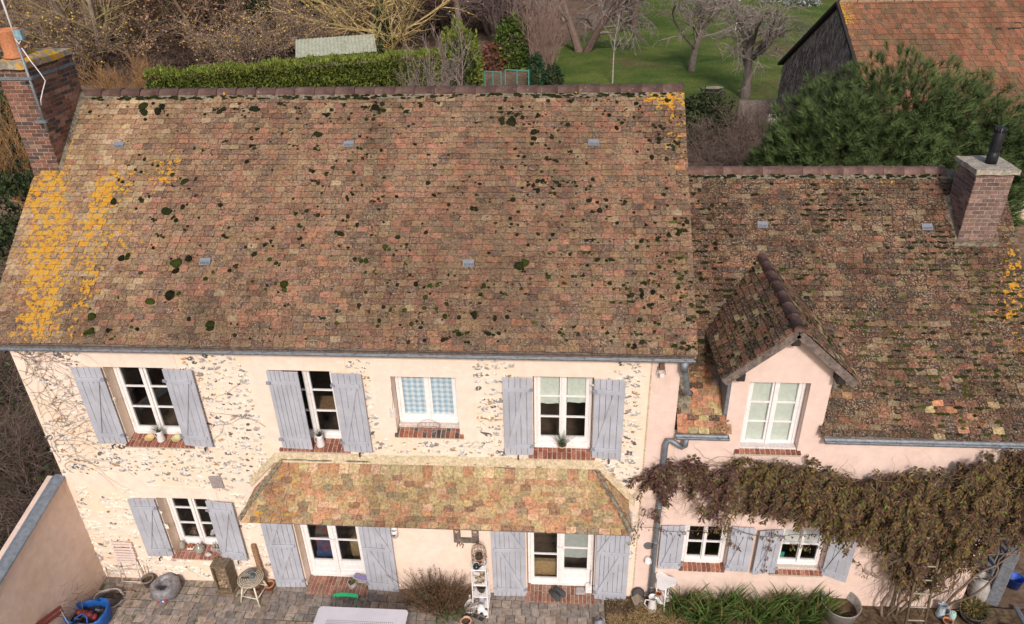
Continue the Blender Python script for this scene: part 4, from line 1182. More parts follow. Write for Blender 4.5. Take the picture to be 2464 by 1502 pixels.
for a in ((-.03, .0, .2, -.09, .05, .62), (.03, .02, .2, .03, .09, .5), (0, 0, .2, -.04, .08, .46)): m.tube([a[:3], ((a[0]+a[3])/2 + .01, (a[1]+a[4])/2, (a[2]+a[5])/2), a[3:]], .006, 5, (.16, .12, .07))
m.build('stick', M_bark, t)
# wrapped coil of pipe
t = thing('pipe_coil', 'grey plastic wrapped coil of pipe with printed label on the paving', 'pipe coil', (-8.62, -.30, .012), .25)
M_wrap = simple('grey plastic wrap', (.20, .19, .20), .4, .3, 12, .6, 18, .5)
m = Mesh(); prof = [(.20, .0), (.255, .03), (.265, .10), (.262, .17), (.245, .235), (.20, .265), (.15, .25), (.125, .19), (.12, .06), (0, .05)]
n = 28; vs = []; 
for r, z in prof:
    for k in range(n):
        a = 2 * math.pi * k / n; q = r * (1 + .05 * math.sin(7 * a + z * 20) + .03 * math.sin(13 * a)); vs.append((q * math.cos(a), q * math.sin(a), z + .012 * math.sin(5 * a)))
m.add(vs, [(i*n+k, i*n+(k+1) % n, (i+1)*n+(k+1) % n, (i+1)*n+k) for i in range(len(prof)-1) for k in range(n)]); m.build('wrapping', M_wrap, t, True)
M_red, M_blue, M_paper = simple('red print', (.45, .03, .04), .5), simple('blue print', (.06, .20, .50), .5), simple('white print', (.75, .74, .74), .5)
for i, (mm, a0, a1) in enumerate(((M_red, -1.92, -1.74), (M_blue, -1.73, -1.60), (M_paper, -1.59, -1.50), (M_red, -1.49, -1.33))):
    m = Mesh(); vs = []
    for j in range(5):
        a = a0 + (a1 - a0) * j / 4; vs += [(.283 * math.cos(a), .283 * math.sin(a), .06), (.283 * math.cos(a), .283 * math.sin(a), .11)]
    m.add(vs, [(2*j, 2*j+2, 2*j+3, 2*j+1) for j in range(4)]); m.build('label_print', mm, t)
# loose coil of hose
t = thing('hose_coil', 'loose coil of pale grey hose lying by the garden wall', 'hose', (-9.62, -.53, .02))
M_hose = simple('pale hose', (.42, .39, .36), .6, .15, 12); M_hose2 = simple('dark cable', (.10, .09, .085), .6)
for k in range(3):
    m = Mesh(); m.tube([((.26 - .012*k + .01*math.sin(a*2+k)) * math.cos(a + .5), (.22 - .01*k) * math.sin(a + .5), .02 + .03*k + .012 * math.sin(a * 2 + k)) for a in [i * .2 for i in range(int(30 - 6*k))]], .017, 7); m.build('hose', M_hose, t, True)
for k in range(4):
    m = Mesh(); m.tube([((.19 - .02*k) * math.cos(a + k) + .02, (.16 - .015*k) * math.sin(a + k), .03 + .02*k) for a in [i * .25 for i in range(26)]], .008, 5); m.build('cable', M_hose2, t, True)
m = Mesh(); m.tube([(.1, .1, .1), (.25, .16, .06), (.36, .2, .03), (.42, .17, .02)], .008, 5); m.build('cord', simple('orange cord', (.38, .20, .10), .7), t, True)
# blue bag
t = thing('blue_bag', 'open blue woven plastic bag full of tools beside the hose coil', 'bag', (-9.66, -1.02, .0), .1)
M_bag = simple('blue woven plastic', (.012, .09, .34), .45, .2, 14, .4, 60, .4)
m = Mesh(); n = 24; prof = [(.30, .0), (.34, .12), (.36, .27), (.355, .36), (.345, .36), (.34, .2)]; vs = []
for i, (r, z) in enumerate(prof):
    for k in range(n):
        a = 2*math.pi*k/n; e = 1 / max(abs(math.cos(a)), abs(math.sin(a))) ** .45
        vs.append((r*e*math.cos(a) * (1 + .04*math.sin(3*a)), r*e*.72*math.sin(a) + .01*math.sin(5*a), z + (.05*math.sin(2*a + .6) + .02*math.sin(7*a) if i in (2, 3, 4) else 0)))
m.add(vs, [(i*n+k, i*n+(k+1) % n, (i+1)*n+(k+1) % n, (i+1)*n+k) for i in range(5) for k in range(n)]); m.build('bag_body', M_bag, t, True)
m = Mesh(); m.lathe([(0, .18), (.33, .17)], 20, sy=.72); m.build('dark_contents', M_iron, t)
for k in range(4):
    m = Mesh(); a = U(0, 6); m.lathe([(.03, 0), (.055, .02), (.06, .07), (.03, .09)], 12, (-.18 + .1*k, U(-.12, .1), .19)); m.build('tool_part', simple('dull red', (.20, .03, .035), .6), t, True)
for k in range(9):
    m = Mesh(); A = Vector((U(-.22, .25), U(-.14, .14), .2)); m.tube([A, A + Vector((U(-.12, .12), U(-.08, .08), U(.0, .08)))], U(.01, .022), 7); m.build('tool_handle', rng.choice((M_iron, M_zinc_d, M_hose2)), t)
for s_ in (-1, 1):
    m = Mesh(); m.tube([(-.12, s_*.25, .3), (-.10, s_*.20, .40), (.0, s_*.12, .42), (.10, s_*.18, .40), (.12, s_*.25, .3)], .014, 6); m.build('strap', M_bag, t, True)
m = Mesh(); m.box(.18, .24, -.268, -.262, .22, .25); m.build('white_tag', M_paper, t)
# dark red slatted chair, cut by the frame
t = thing('red_chair', 'dark red slatted garden chair at the foot of the garden wall', 'chair', (-9.70, -1.62, 0), R(62))
M_dred = simple('dark red paint', (.14, .035, .03), .5, .15, 10)
for z, y in ((.84, .20), (.75, .19)): 
    m = Mesh(); m.cbox(-.22, .22, y - .012, y + .012, z - .035, z + .035, .006); m.build('back_slat', M_dred, t)
for k in range(5):
    m = Mesh(); m.cbox(-.2, .2, -.2 + k*.075, -.2 + k*.075 + .055, .44, .46, .005); m.build('seat_slat', M_dred, t)
m = Mesh()
for x in (-.19, .19): m.tube([(x, -.2, 0), (x, .12, .45), (x, .21, .86)], .011, 7); m.tube([(x, .2, 0), (x, -.18, .44)], .011, 7)
m.build('metal_frame', M_zinc_d, t, True)
# stone trough set on end
t = thing('stone_trough', 'old brown stone trough standing on end under the lower window', 'trough', (-7.49, -.19, .0), R(-4))
M_stone = simple('lichened brown stone', (.22, .16, .105), .95, .35, 16, .7, 35, .1, c2=(.13, .10, .075), dirt=(.30, .26, .13))
m = Mesh(); b_ = .03
m.box(-.15, -.12, -.10, .12, .06, .74); m.box(.12, .15, -.10, .12, .06, .74); m.box(-.12, .12, -.10, .12, .70, .74); m.box(-.12, .12, -.10, .12, .06, .12); m.box(-.12, .12, -.04, .12, .12, .70); m.build('trough_body', M_stone, t)
m = Mesh(); m.cbox(-.19, .19, -.14, .14, 0, .06, .012); m.build('plinth', M_stone, t)
m = Mesh()
for _ in range(60): 
    q = U(.015, .035); v = MV[rng.randrange(6)]; M = Matrix.Translation((U(-.10, .10), -.045, U(.14, .66))) @ Matrix.Rotation(R(90), 4, 'X') @ Matrix.Diagonal((q, q, q * .7, 1)); m.add([M @ Vector(p) for p in v.v], v.f, rng.choice([(.26, .18, .12), (.18, .13, .09), (.34, .25, .16)]))
m.build('rough_core', M_brick_m, t)
# wicker stool
t = thing('wicker_stool', 'round wicker stool on cream legs beside the first glazed door', 'stool', (-6.92, -.30, 0))
M_wick = G('cream wicker', .8, .2); _g = M_wick
_v = _g.obj(); _w = _g.n('TexWave', wave_type='RINGS', rings_direction='Z'); _w.inputs['Scale'].default_value = 9; _w.inputs['Distortion'].default_value = 2.5; _w.inputs['Detail Scale'].default_value = 6; _g.put(_w.inputs[0], _v)
_g.col(_g.mix(_w.outputs[1], (.20, .15, .10), (.62, .55, .44))); _g.bump(_w.outputs[1], .8, .02); M_wick = _g.done()
M_cream_p = simple('cream paint', (.70, .63, .50), .6, .12, 14)
m = Mesh(); m.lathe([(.20, .46), (.235, .475), (.24, .50), (.22, .515), (.1, .512), (0, .512)], 28); m.build('seat', M_wick, t, True)
for k in range(4):
    a = R(35) + k * math.pi / 2; m = Mesh(); m.tube([(.15*math.cos(a), .15*math.sin(a), .47), (.27*math.cos(a), .27*math.sin(a), 0)], .016, 8); m.build('leg', M_cream_p, t, True)
m = Mesh()
for k in range(4):
    a, b = R(35) + k * math.pi / 2, R(35) + (k + 1) * math.pi / 2; m.tube([(.225*math.cos(a), .225*math.sin(a), .16), (.225*math.cos(b), .225*math.sin(b), .16)], .009, 6)
m.build('stretcher', M_cream_p, t, True)
t = thing('power_tool', 'grey blue cordless tool with black bar lying on the wicker stool', 'tool', (-6.93, -.26, .517), .1); t.scale = (.75, .75, .6)
M_bgrey = simple('blue grey plastic', (.10, .125, .145), .5)
m = Mesh(); m.cbox(-.2, -.02, -.09, -.055, .0, .03, .006); m.build('bar', M_iron, t)
m = Mesh(); m.cbox(.0, .12, -.10, -.02, 0, .09, .02); m.build('battery', M_bgrey, t)
m = Mesh(); m.cbox(-.09, .06, .04, .12, 0, .08, .02); m.cbox(-.03, .10, .02, .10, .08, .13, .02); m.build('motor', M_bgrey, t)
m = Mesh(); m.tube([(-.2, .05, .02), (-.05, .08, .03)], .008, 6); m.build('rod', M_zinc, t)
# leaning post, terracotta pots
m = Mesh(); m.cbox(-.045, .045, -.03, .03, 0, 1.08, .01); o = solid('wooden_post', m, M_wood, 'short brown timber post leaning on the wall behind the wicker stool', 'post', (-6.80, -.11, .0)); o.rotation_euler = (R(-4), R(-3), 0)
pot_of('terracotta_pot', 'terracotta pots nested together right of the wicker stool', (-6.70, -.13, .01), .085, .15, M_terra)
m = Mesh(); m.lathe([(.10, 0), (.13, .05), (.14, .12), (.10, .13), (.08, .06)], 14, sy=.8); solid('wire_basket', m, M_rust, 'low rusty basket under the wicker stool', 'basket', (-6.93, -.2, .01), smooth=True)
# green chair and white table
t = thing('green_chair', 'green metal bistro chair tucked behind the white table', 'chair', (-4.98, -.98, 0), math.pi)
M_green = simple('bright green paint', (.02, .33, .13), .4, .1, 8, spec=.5)
m = Mesh(); n = 10; vs = []
for i in range(n + 1):
    x = -.215 + .43*i/n; y = -.165 - .03*(1 - (2*i/n-1)**2); e = .012 if i in (0, n) else 0
    for yy, zz in ((0, e), (.012, e), (.012, .085 - e), (0, .085 - e)): vs.append((x, y + yy, .725 + zz))
m.add(vs, [(4*i+j, 4*(i+1)+j, 4*(i+1)+(j+1) % 4, 4*i+(j+1) % 4) for i in range(n) for j in range(4)] + [(0, 1, 2, 3), tuple(4*n+j for j in (3, 2, 1, 0))]); m.build('back_rail', M_green, t)
for k in range(5):
    m = Mesh(); m.cbox(-.19, .19, -.15 + k*.07, -.10 + k*.07, .44, .455, .004); m.build('seat_slat', M_green, t)
for x in (-.18, .18):
    m = Mesh(); m.tube([(x, .2, 0), (x, -.02, .44), (x, -.16, .76)], .009, 7); m.tube([(x * .95, -.22, 0), (x * .95, .16, .44)], .009, 7); m.build('leg', simple('dark green paint', (.01, .10, .045), .5), t, True)
M_table = G('white perforated steel', .35, .5); _g = M_table
_v = _g.n('SeparateXYZ'); _g.put(_v.inputs[0], _g.obj())
def _grid(s_): return _g.m2('ABSOLUTE', _g.m2('SUBTRACT', _g.m2('FRACT', _g.m2('MULTIPLY', s_, 30.0)), .5))
_d = _g.m2('SQRT', _g.m2('ADD', _g.m2('POWER', _grid(_v.outputs[0]), 2), _g.m2('POWER', _grid(_v.outputs[1]), 2)))
_in = _g.m2('MULTIPLY', _g.m2('LESS_THAN', _g.m2('ABSOLUTE', _v.outputs[0]), .56), _g.m2('LESS_THAN', _g.m2('ABSOLUTE', _v.outputs[1]), .21))
_c = _g.hsv((.66, .63, .68), _g.step(_g.noise(3, 4), .3, .7, .93, 1.06)); _c = _g.mix(_g.step(_g.noise(9, 5, .7), .64, .7, 0, .4), _c, (.40, .32, .28))
_g.col(_g.mix(_g.m2('MULTIPLY', _in, _g.m2('LESS_THAN', _d, .24)), _c, (.03, .03, .035))); M_table = _g.done()
t = thing('garden_table', 'white metal garden table with perforated top on the paving', 'table', (-4.62, -1.47, 0))
m = Mesh(); pts = []; cr = .06
for cx, cy, a0 in ((.77-cr, -.45+cr, -90), (.77-cr, .45-cr, 0), (-.77+cr, .45-cr, 90), (-.77+cr, -.45+cr, 180)):
    for k in range(5): a = R(a0 + 22.5*k); pts.append((cx + cr*math.cos(a), cy + cr*math.sin(a)))
m.prism(pts, 'z', .70, .73); m.build('table_top', M_table, t)
for x in (-.66, .66):
    for y in (-.36, .36): m = Mesh(); m.tube([(x, y, .70), (x*1.02, y*1.02, 0)], .018, 8); m.build('leg', M_enamel, t, True)
# dry shrub against the wall
t = thing('dry_shrub', 'dry reddish brown shrub growing against the wall between the two doors', 'shrub', (-3.45, -.34, 0))
m = Mesh(); lf = Mesh()
for _ in range(420):
    a = U(0, 6.28); q = U(0, .34); p = Vector((q*math.cos(a)*1.3, q*math.sin(a)*.7, 0)); d = Vector((p.x*1.5 + U(-.3, .3), p.y*1.3 + U(-.25, .25), U(.5, 1))).normalized()
    if p.y + d.y * .7 > .28: d.y = -abs(d.y) * .2
    L = U(.3, .85); pts = [p]; dd = d
    for i in range(3): dd = (dd + Vector((U(-.2, .2), U(-.15, .1), U(-.12, .1)))).normalized(); pts.append(pts[-1] + dd*L/3)
    c = rng.choice([(.13, .075, .045), (.17, .09, .06), (.10, .06, .04), (.20, .13, .08)]); m.tube(pts, [.006, .005, .004, .002], 3, c)
    for _ in range(12):
        q = pts[1].lerp(pts[3], rng.random() ** .8) + Vector((U(-.03, .03), U(-.03, .03), U(-.03, .03))); c = rng.choice([(.10, .055, .03), (.13, .075, .035), (.06, .065, .022), (.16, .09, .05), (.20, .13, .075)])
        leafblade(lf, q, (U(-1, 1), U(-1, 1), U(-.2, 1)), U(.02, .045), .005, c, .3, 1)
for _ in range(260):
    q = Vector((.25 + U(-.3, .25), -.25 + U(-.15, .1), U(.02, .22))); leafblade(lf, q, (U(-1, 1), U(-1, 0), U(0, 1)), U(.03, .06), .012, (U(.05, .1), U(.13, .2), .035), .3, 1)
for _ in range(90):
    q = Vector((-.25 + U(-.12, .08), -.1 + U(-.15, .1), U(.3, .55))); leafblade(lf, q, (U(-1, 1), U(-1, 0), U(0, 1)), U(.03, .06), .008, (U(.06, .1), U(.12, .16), .08), .3, 1)
m.build('twigs', M_bark, t, kind='stuff'); lf.build('foliage', M_leaf, t, kind='stuff')
# tall white plant stand with its things
t = thing('plant_stand', 'tall narrow white wooden plant stand left of the second door', 'plant stand', (-2.715, -.27, 0))
for x in (-.12, .12):
    for y, y2 in ((-.12, -.17), (.12, .17)): m = Mesh(); m.tube([(x, y, 1.04), (x*1.12, y2, 0)], .013, 6); m.build('leg', M_white, t)
for z, q in ((1.04, .135), (.66, .135), (.37, .145), (.12, .15)):
    m = Mesh(); m.cbox(-q, q, -q - .01, q + .01, z, z + .02, .004); m.build('shelf', M_white, t)
t = thing('bird_cage', 'rusty wire bird cage with domed top on the white plant stand', 'bird cage', (-2.715, -.24, 1.06))
for k in range(14):
    a = 2*math.pi*k/14; m = Mesh(); c_, s_ = math.cos(a), math.sin(a); m.tube([(.125*c_, .105*s_, 0), (.13*c_, .11*s_, .26), (.11*c_, .09*s_, .36), (.05*c_, .04*s_, .43), (0, 0, .46)], .0032, 4); m.build('wire', M_rust, t)
m = Mesh()
for z, q in ((.005, .125), (.13, .128), (.26, .13)): m.tube([(q*math.cos(a*.3), q*.84*math.sin(a*.3), z) for a in range(22)], .004, 5)
m.tube([(0, 0, .45), (0, 0, .5)], .008, 6); m.build('hoop', M_rust, t)
t = pot_of('cactus_pot', 'small terracotta pot with a cactus inside the bird cage', (-2.715, -.24, 1.065), .06, .11, M_terra, 'cactus')
m = Mesh(); m.lathe([(.05, .09), (.065, .13), (.06, .18), (.03, .21), (0, .215)], 14); m.build('cactus', simple('dark cactus', (.05, .05, .03), .9, .4, 60, .8, 90), t, True)
t = thing('teapot', 'black teapot on the top shelf of the white plant stand', 'teapot', (-2.75, -.37, 1.062))
m = Mesh(); m.lathe([(.04, 0), (.065, .03), (.06, .07), (.03, .09), (.012, .095), (.012, .11), (0, .115)], 18); m.build('pot_body', simple('black glaze', (.015, .02, .024), .25, .1, 8, spec=.5), t, True)
m = Mesh(); m.tube([(.055, 0, .03), (.09, .01, .06), (.105, .01, .09)], [.014, .010, .007], 7); m.build('spout', M_iron, t, True)
m = Mesh(); m.tube([(-.05, 0, .07), (-.04, 0, .13), (.0, 0, .15), (.04, 0, .13), (.05, 0, .07)], .006, 6); m.build('handle', M_enamel, t, True)
m = Mesh(); m.lathe([(.025, 0), (.035, .05), (.03, .05), (.02, .01)], 14); solid('cup', m, M_enamel, 'small white cup beside the teapot on the plant stand', 'cup', (-2.65, -.33, 1.062), smooth=True)
t = pot_of('wire_planter', 'dark wire planter with withered plant on a middle shelf of the plant stand', (-2.70, -.28, .392), .085, .13, M_iron, 'planter')
m = Mesh()
for _ in range(70): leafblade(m, (U(-.05, .05), U(-.05, .05), .1), (U(-1, 1), U(-1, 1), U(0, 1)), U(.06, .13), .008, rng.choice([(.04, .035, .02), (.30, .24, .14), (.10, .08, .04)]), .5, 2)
m.build('withered_leaves', M_leaf, t)
m = Mesh()
for _ in range(50): leafblade(m, (U(-.09, .09), U(-.1, .08), .0), (U(-1, 1), U(-1, 1), U(.1, .9)), U(.05, .10), .016, rng.choice([(.52, .43, .28), (.42, .33, .2), (.12, .09, .05)]), .5, 2)
solid('dried_flowers', m, M_leaf, 'cream dried flowers on the shelf above the dark wire planter', 'dried flowers', (-2.71, -.28, .685))
t = thing('watering_can', 'small grey enamel watering can on the lowest shelf of the plant stand', 'watering can', (-2.70, -.30, .142))
M_genamel = simple('grey enamel', (.42, .42, .47), .4, .1, 10, spec=.5)
m = Mesh(); m.lathe([(.06, 0), (.065, .02), (.05, .11), (.04, .13), (.03, .13)], 16); m.build('can_body', M_genamel, t, True)
m = Mesh(); m.tube([(-.05, 0, .03), (-.10, 0, .09), (-.13, 0, .13)], [.014, .01, .008], 7); m.tube([(.045, 0, .03), (.09, 0, .07), (.06, 0, .12)], .007, 6); m.build('spout_and_handle', M_genamel, t, True)
t = thing('wire_bottle', 'white wire bottle shaped cage standing left of the plant stand', 'wire cage', (-2.90, -.43, .012))
for k in range(20):
    a = 2*math.pi*k/20; c_, s_ = math.cos(a), math.sin(a); m = Mesh(); m.tube([(.07*c_, .07*s_, 0), (.105*c_, .105*s_, .07), (.10*c_, .10*s_, .16), (.05*c_, .05*s_, .26), (.015*c_, .015*s_, .34), (.015*c_, .015*s_, .40)], .0035, 4); m.build('wire', M_enamel, t)
m = Mesh()
for q, z in ((.07, .0), (.106, .09), (.085, .19), (.03, .30)): m.tube([(q*math.cos(a*.3), q*math.sin(a*.3), z) for a in range(22)], .004, 5)
m.lathe([(0, .39), (.022, .40), (.018, .43), (0, .44)], 12); m.build('ring', M_enamel, t, True)
for i, (x, y, s_, lb) in enumerate(((-2.70, -.47, 1.0, 'larger white ceramic lantern with hexagon holes in front of the plant stand'), (-2.61, -.52, .62, 'smaller white ceramic lantern with hexagon holes in front of the plant stand'))):
    t = thing('ceramic_lantern', lb, 'lantern', (x, y, .012), .15); t.scale = (s_, s_, s_)
    m = Mesh(); m.cbox(-.07, .07, -.07, .07, 0, .19, .018); m.lathe([(.06, .19), (.045, .215), (.012, .225), (.012, .245), (0, .25)], 14); m.build('body', M_enamel, t)
    for k, (dx, dy, rz) in enumerate(((0, -.0715, 0), (.0715, 0, math.pi/2))):
        m = Mesh(); m.lathe([(0, 0), (.036, 0), (.036, .002)], 6, M=Matrix.Translation((dx, dy, .09)) @ Matrix.Rotation(rz, 4, 'Z') @ Matrix.Rotation(R(90), 4, 'X')); m.build('hexagon_hole', M_iron, t)
t = thing('cement_planter', 'small cement planter with two cells in front of the white lanterns', 'planter', (-2.74, -.61, .012), -.45)
M_cem = simple('grey cement', (.20, .175, .15), .95, .25, 20, .3)
m = Mesh(); m.box(-.125, .125, -.06, .06, 0, .012)
for y in (-.06, .048): m.box(-.125, .125, y, y + .012, .012, .09)
for x in (-.125, -.006, .113): m.box(x, x + .012, -.048, .048, .012, .09)
m.build('planter_body', M_cem, t)
for x, cc in ((-.06, M_soil), (.06, M_iron)): m = Mesh(); m.box(x - .05, x + .05, -.047, .047, .02, .06); m.build('cell_fill', cc, t)
pot_of('terracotta_pot', 'pale terracotta pot on the paving below the white wire bottle', (-2.94, -.74, .012), .09, .15, M_pterra)
# wall ornaments
t = thing('wall_lantern', 'white metal wall candle holder with heart cutout right of the first door', 'lantern', (-4.20, -.09, 1.46))
m = Mesh(); m.lathe([(.052, 0), (.056, .10), (.058, .17), (.052, .17), (.048, .02), (0, .02)], 18); m.build('cup', M_enamel, t, True)
def heart(m, s, y, M=None, x0=0, z0=0):
    pts = []
    for k in range(22):
        a = 2*math.pi*k/22; pts.append((x0 + s*16*math.sin(a)**3/16, z0 + s*(13*math.cos(a) - 5*math.cos(2*a) - 2*math.cos(3*a) - math.cos(4*a))/16))
    m.prism(pts, 'y', y - .004, y)
m = Mesh(); heart(m, .03, -.055, z0=.075); m.build('heart', M_iron, t)
t = thing('wall_ornament', 'brown wooden wall frame with two hearts under the porch eaves', 'wall frame', (-2.95, -.011, 1.33))
m = Mesh(); m.box(-.22, .22, -.05, 0, 0, .09); m.box(-.22, -.10, -.04, 0, .091, .44); m.box(.10, .22, -.04, 0, .091, .44); m.box(-.22, .22, -.05, 0, .441, .49); m.build('frame', M_oldwood, t)
for x in (-.16, .16): m = Mesh(); heart(m, .035, -.041, x0=x, z0=.26); m.build('heart', M_pterra, t)
m = Mesh(); m.tube([(-.05, 0, -.05), (-.055, 0, .03), (-.02, 0, .05), (-.005, 0, -.02), (.02, 0, .05), (.05, 0, .03), (.05, 0, -.05)], .010, 6)
o = solid('iron_letter', m, M_rust, 'small rusty iron letter fixed to the wall below the wooden frame', 'letter', (-3.07, -.024, 1.23)); o.rotation_euler = (0, .25, 0)
# by the doors
t = thing('heart_planter', 'white heart shaped planter with succulent on the first door step', 'planter', (-5.17, -.02, .066))
m = Mesh(); pts = []
for k in range(22):
    a = 2*math.pi*k/22; pts.append((.085*math.sin(a)**3, .085*(13*math.cos(a) - 5*math.cos(2*a) - 2*math.cos(3*a) - math.cos(4*a))/14))
m.prism(pts, 'z', 0, .08); m.build('planter_body', simple('pale grey ceramic', (.52, .49, .48), .5), t)
m = Mesh(); m.prism([(x*.84, y*.84) for x, y in pts], 'z', .0802, .083); m.build('soil', M_soil, t)
m = Mesh()
for _ in range(60): leafblade(m, (.02 + U(-.035, .035), .03 + U(-.03, .03), .083), (U(-1, 1), U(-1, 1), .6), .03, .007, (U(.16, .25), U(.18, .25), .05), .3, 1)
m.build('succulent', M_leaf, t)
m = Mesh(); m.cbox(-.14, .14, -.03, .03, 0, .045, .01); o = solid('purple_planter', m, simple('lilac plastic', (.24, .20, .42), .5), 'narrow lilac planter lying against the first door shutter', 'planter', (-5.0, .06, .19), -.2)
m = Mesh(); m.cbox(-.14, .14, -.05, .05, 0, .12, .02); solid('storage_box', m, simple('clear grey plastic', (.50, .48, .46), .3), 'low translucent box behind the lilac planter', 'box', (-5.03, .10, .065), -.1)
def slipper(m, M):
    pts = [(-.04, -.13), (.03, -.135), (.045, -.06), (.05, .04), (.045, .11), (.0, .145), (-.04, .12), (-.05, .03), (-.04, -.05)]
    n = len(pts); vs = []
    for q, z in ((1, 0), (1.03, .02), (.96, .045)): vs += [(x*q, y*q, z + (.02 if y > .0 and z > .03 else 0)) for x, y in pts]
    vs = [M @ Vector(p) for p in vs]
    m.add(vs, [(k*n+i, k*n+(i+1) % n, (k+1)*n+(i+1) % n, (k+1)*n+i) for k in (0, 1) for i in range(n)] + [tuple(range(2*n, 3*n))])
M_felt = simple('charcoal felt', (.065, .065, .07), .95, .3, 40)
for i, (x, y, a, lb) in enumerate(((-1.40, -.06, -2.4, 'left grey felt slipper on the second door step'), (-1.31, .025, -2.35, 'right grey felt slipper on the second door step'))):
    m = Mesh(); slipper(m, Matrix.Identity(4)); t = thing('slipper', lb, 'slipper', (x, y, .056), a, 'pair of felt slippers'); m.build('sole_and_upper', M_felt, t, True)
    m = Mesh(); m.lathe([(0, .0475), (.028, .047)], 12, (0, -.055, 0), sy=1.5); m.build('opening', M_iron, t)
m = Mesh(); m.cbox(-.09, .09, -.08, .08, 0, .03, .02); solid('stone_tray', m, simple('grey stone tray', (.34, .31, .31), .8, .15, 20), 'square grey tray beside the slippers on the door step', 'tray', (-.93, .07, .055), .05)
m = Mesh(); m.cbox(-.06, .06, -.07, .07, 0, .11, .01); m.cbox(.03, .055, -.03, .0, .11, .5, .006); solid('shoe_scraper', m, M_white, 'white painted block with upright bar at the right of the second door', 'door block', (-.78, .10, .055))
t = thing('zinc_pail', 'small zinc pail at the edge of the paving below the second door', 'pail', (-.60, -.77, .01))
m = Mesh(); m.lathe([(.075, 0), (.10, .2), (.106, .205), (.10, .205), (.07, .01), (0, .01)], 20); m.build('body', M_zinc, t, True)
m = Mesh(); m.tube([(-.1, 0, .2), (-.07, .06, .3), (0, .09, .34), (.07, .06, .3), (.1, 0, .2)], .004, 5); m.build('handle', M_zinc, t)
# floodlight under the gutter
t = thing('wall_floodlight', 'dark wall floodlight on bracket under the gutter by the corner', 'lamp', (.15, -.001, 5.02))
m = Mesh(); m.box(-.035, .035, -.12, -.02, .04, .15, M=Matrix.Rotation(-.25, 4, 'X')); m.build('housing', M_rust, t)
m = Mesh(); m.tube([(-.05, 0, .06), (-.05, -.12, .0), (.05, -.12, .0), (.05, 0, .06)], .008, 6); m.build('bracket', M_zinc, t); m = Mesh(); m.box(-.03, .03, -.15, -.125, -.03, .03); m.build('lens', M_enamel, t)

# ---- on the window sills
def jug_plant(name, label, loc, mat, tall, cols, s=1.0, handle=True):
    t = thing(name, label, 'potted plant', loc)
    m = Mesh(); m.lathe([(.062*s, 0), (.066*s, .02), (.045*s, .17*s), (.05*s, .20*s), (.044*s, .20*s), (.04*s, .15*s)], 18); m.build('jug', mat, t, True)
    if handle: m = Mesh(); m.tube([(-.05, 0, .16), (-.09, 0, .15), (-.09, 0, .08), (-.058, 0, .05)], .006, 6); m.build('handle', mat, t, True)
    m = Mesh()
    for _ in range(70): leafblade(m, (U(-.02, .02), U(-.02, .02), .18*s), (U(-.6, .6), U(-.6, .3), U(.5, 1)), U(.6, 1)*tall, .005, rng.choice(cols), .7, 3)
    m.build('leaves', M_leaf, t); return t
GRS = [(.09, .13, .06), (.07, .10, .05), (.18, .20, .13), (.30, .30, .24)]
jug_plant('jug_plant', 'white enamel jug of grassy leaves between two bowls on the leftmost upper sill', (-7.99, .03, 3.385), M_enamel, .2, GRS)
jug_plant('jug_plant', 'white enamel jug of bushy leaves on the sill behind the closed shutter', (-5.26, .02, 3.38), M_enamel, .19, [(.07, .09, .05), (.12, .12, .10), (.20, .20, .17)], 1.1)
t = pot_of('grass_pot', 'terracotta pot of spiky grass on the upper sill right of the gingham window', (-1.30, .06, 3.37), .062, .12, M_pterra, 'potted plant')
m = Mesh()
for _ in range(110): leafblade(m, (U(-.03, .03), U(-.03, .03), .1), (U(-.6, .6), U(-.6, .3), U(.6, 1)), U(.16, .30), .005, rng.choice([(.04, .09, .07), (.05, .11, .06), (.10, .13, .07), (.25, .26, .18)]), .7, 3)
m.build('grass', M_leaf, t)
for x, lb, cc in ((-8.19, 'left ochre bowl on the leftmost upper window sill', (.56, .40, .18)), (-7.72, 'right pale yellow bowl on the leftmost upper window sill', (.50, .46, .22))):
    m = Mesh(); m.lathe([(.03, 0), (.06, .02), (.085, .055), (.078, .055), (.05, .022), (0, .018)], 18, sx=1.0, sy=.85); o = solid('bowl', m, simple('glazed bowl', cc, .4, .1, 10, spec=.5), lb, 'bowl', (x, .05, 3.395), smooth=True); o.rotation_euler = (R(20), 0, 0)
t = thing('wire_basket', 'open rusty wire basket on the mottled brick sill of the gingham window', 'basket', (-3.43, .0, 3.755))
m = Mesh()
for k in range(16):
    a = 2*math.pi*k/16; c_, s_ = math.cos(a), math.sin(a); m.tube([(.10*c_, .05*s_, 0), (.17*c_, .08*s_, .06), (.19*c_, .09*s_, .11)], .003, 4)
for q, z in ((.10, 0), (.15, .04), (.19, .11)): m.tube([(q*math.cos(a*.3), q*.48*math.sin(a*.3), z) for a in range(22)], .0035, 4)
m.tube([(-.19, 0, .11), (-.1, 0, .2), (.0, 0, .23), (.1, 0, .2), (.19, 0, .11)], .0035, 4); m.build('wires', simple('pinkish wire', (.34, .24, .21), .7), t)
t = thing('hanging_lantern', 'small wire lantern hanging left of the gingham window', 'lantern', (-3.97, -.045, 4.05))
m = Mesh()
for k in range(10): a = 2*math.pi*k/10; m.tube([(.05*math.cos(a), .035*math.sin(a), 0), (.05*math.cos(a), .035*math.sin(a), .16)], .003, 4)
for z in (0, .08, .16): m.tube([(.05*math.cos(a*.33), .035*math.sin(a*.33), z) for a in range(20)], .003, 4)
m.build('cage', M_enamel, t); m = Mesh(); m.tube([(0, 0, .16), (.03, .0, .38), (.02, .02, .58)], .0025, 4); m.build('hanging_wire', M_iron, t)
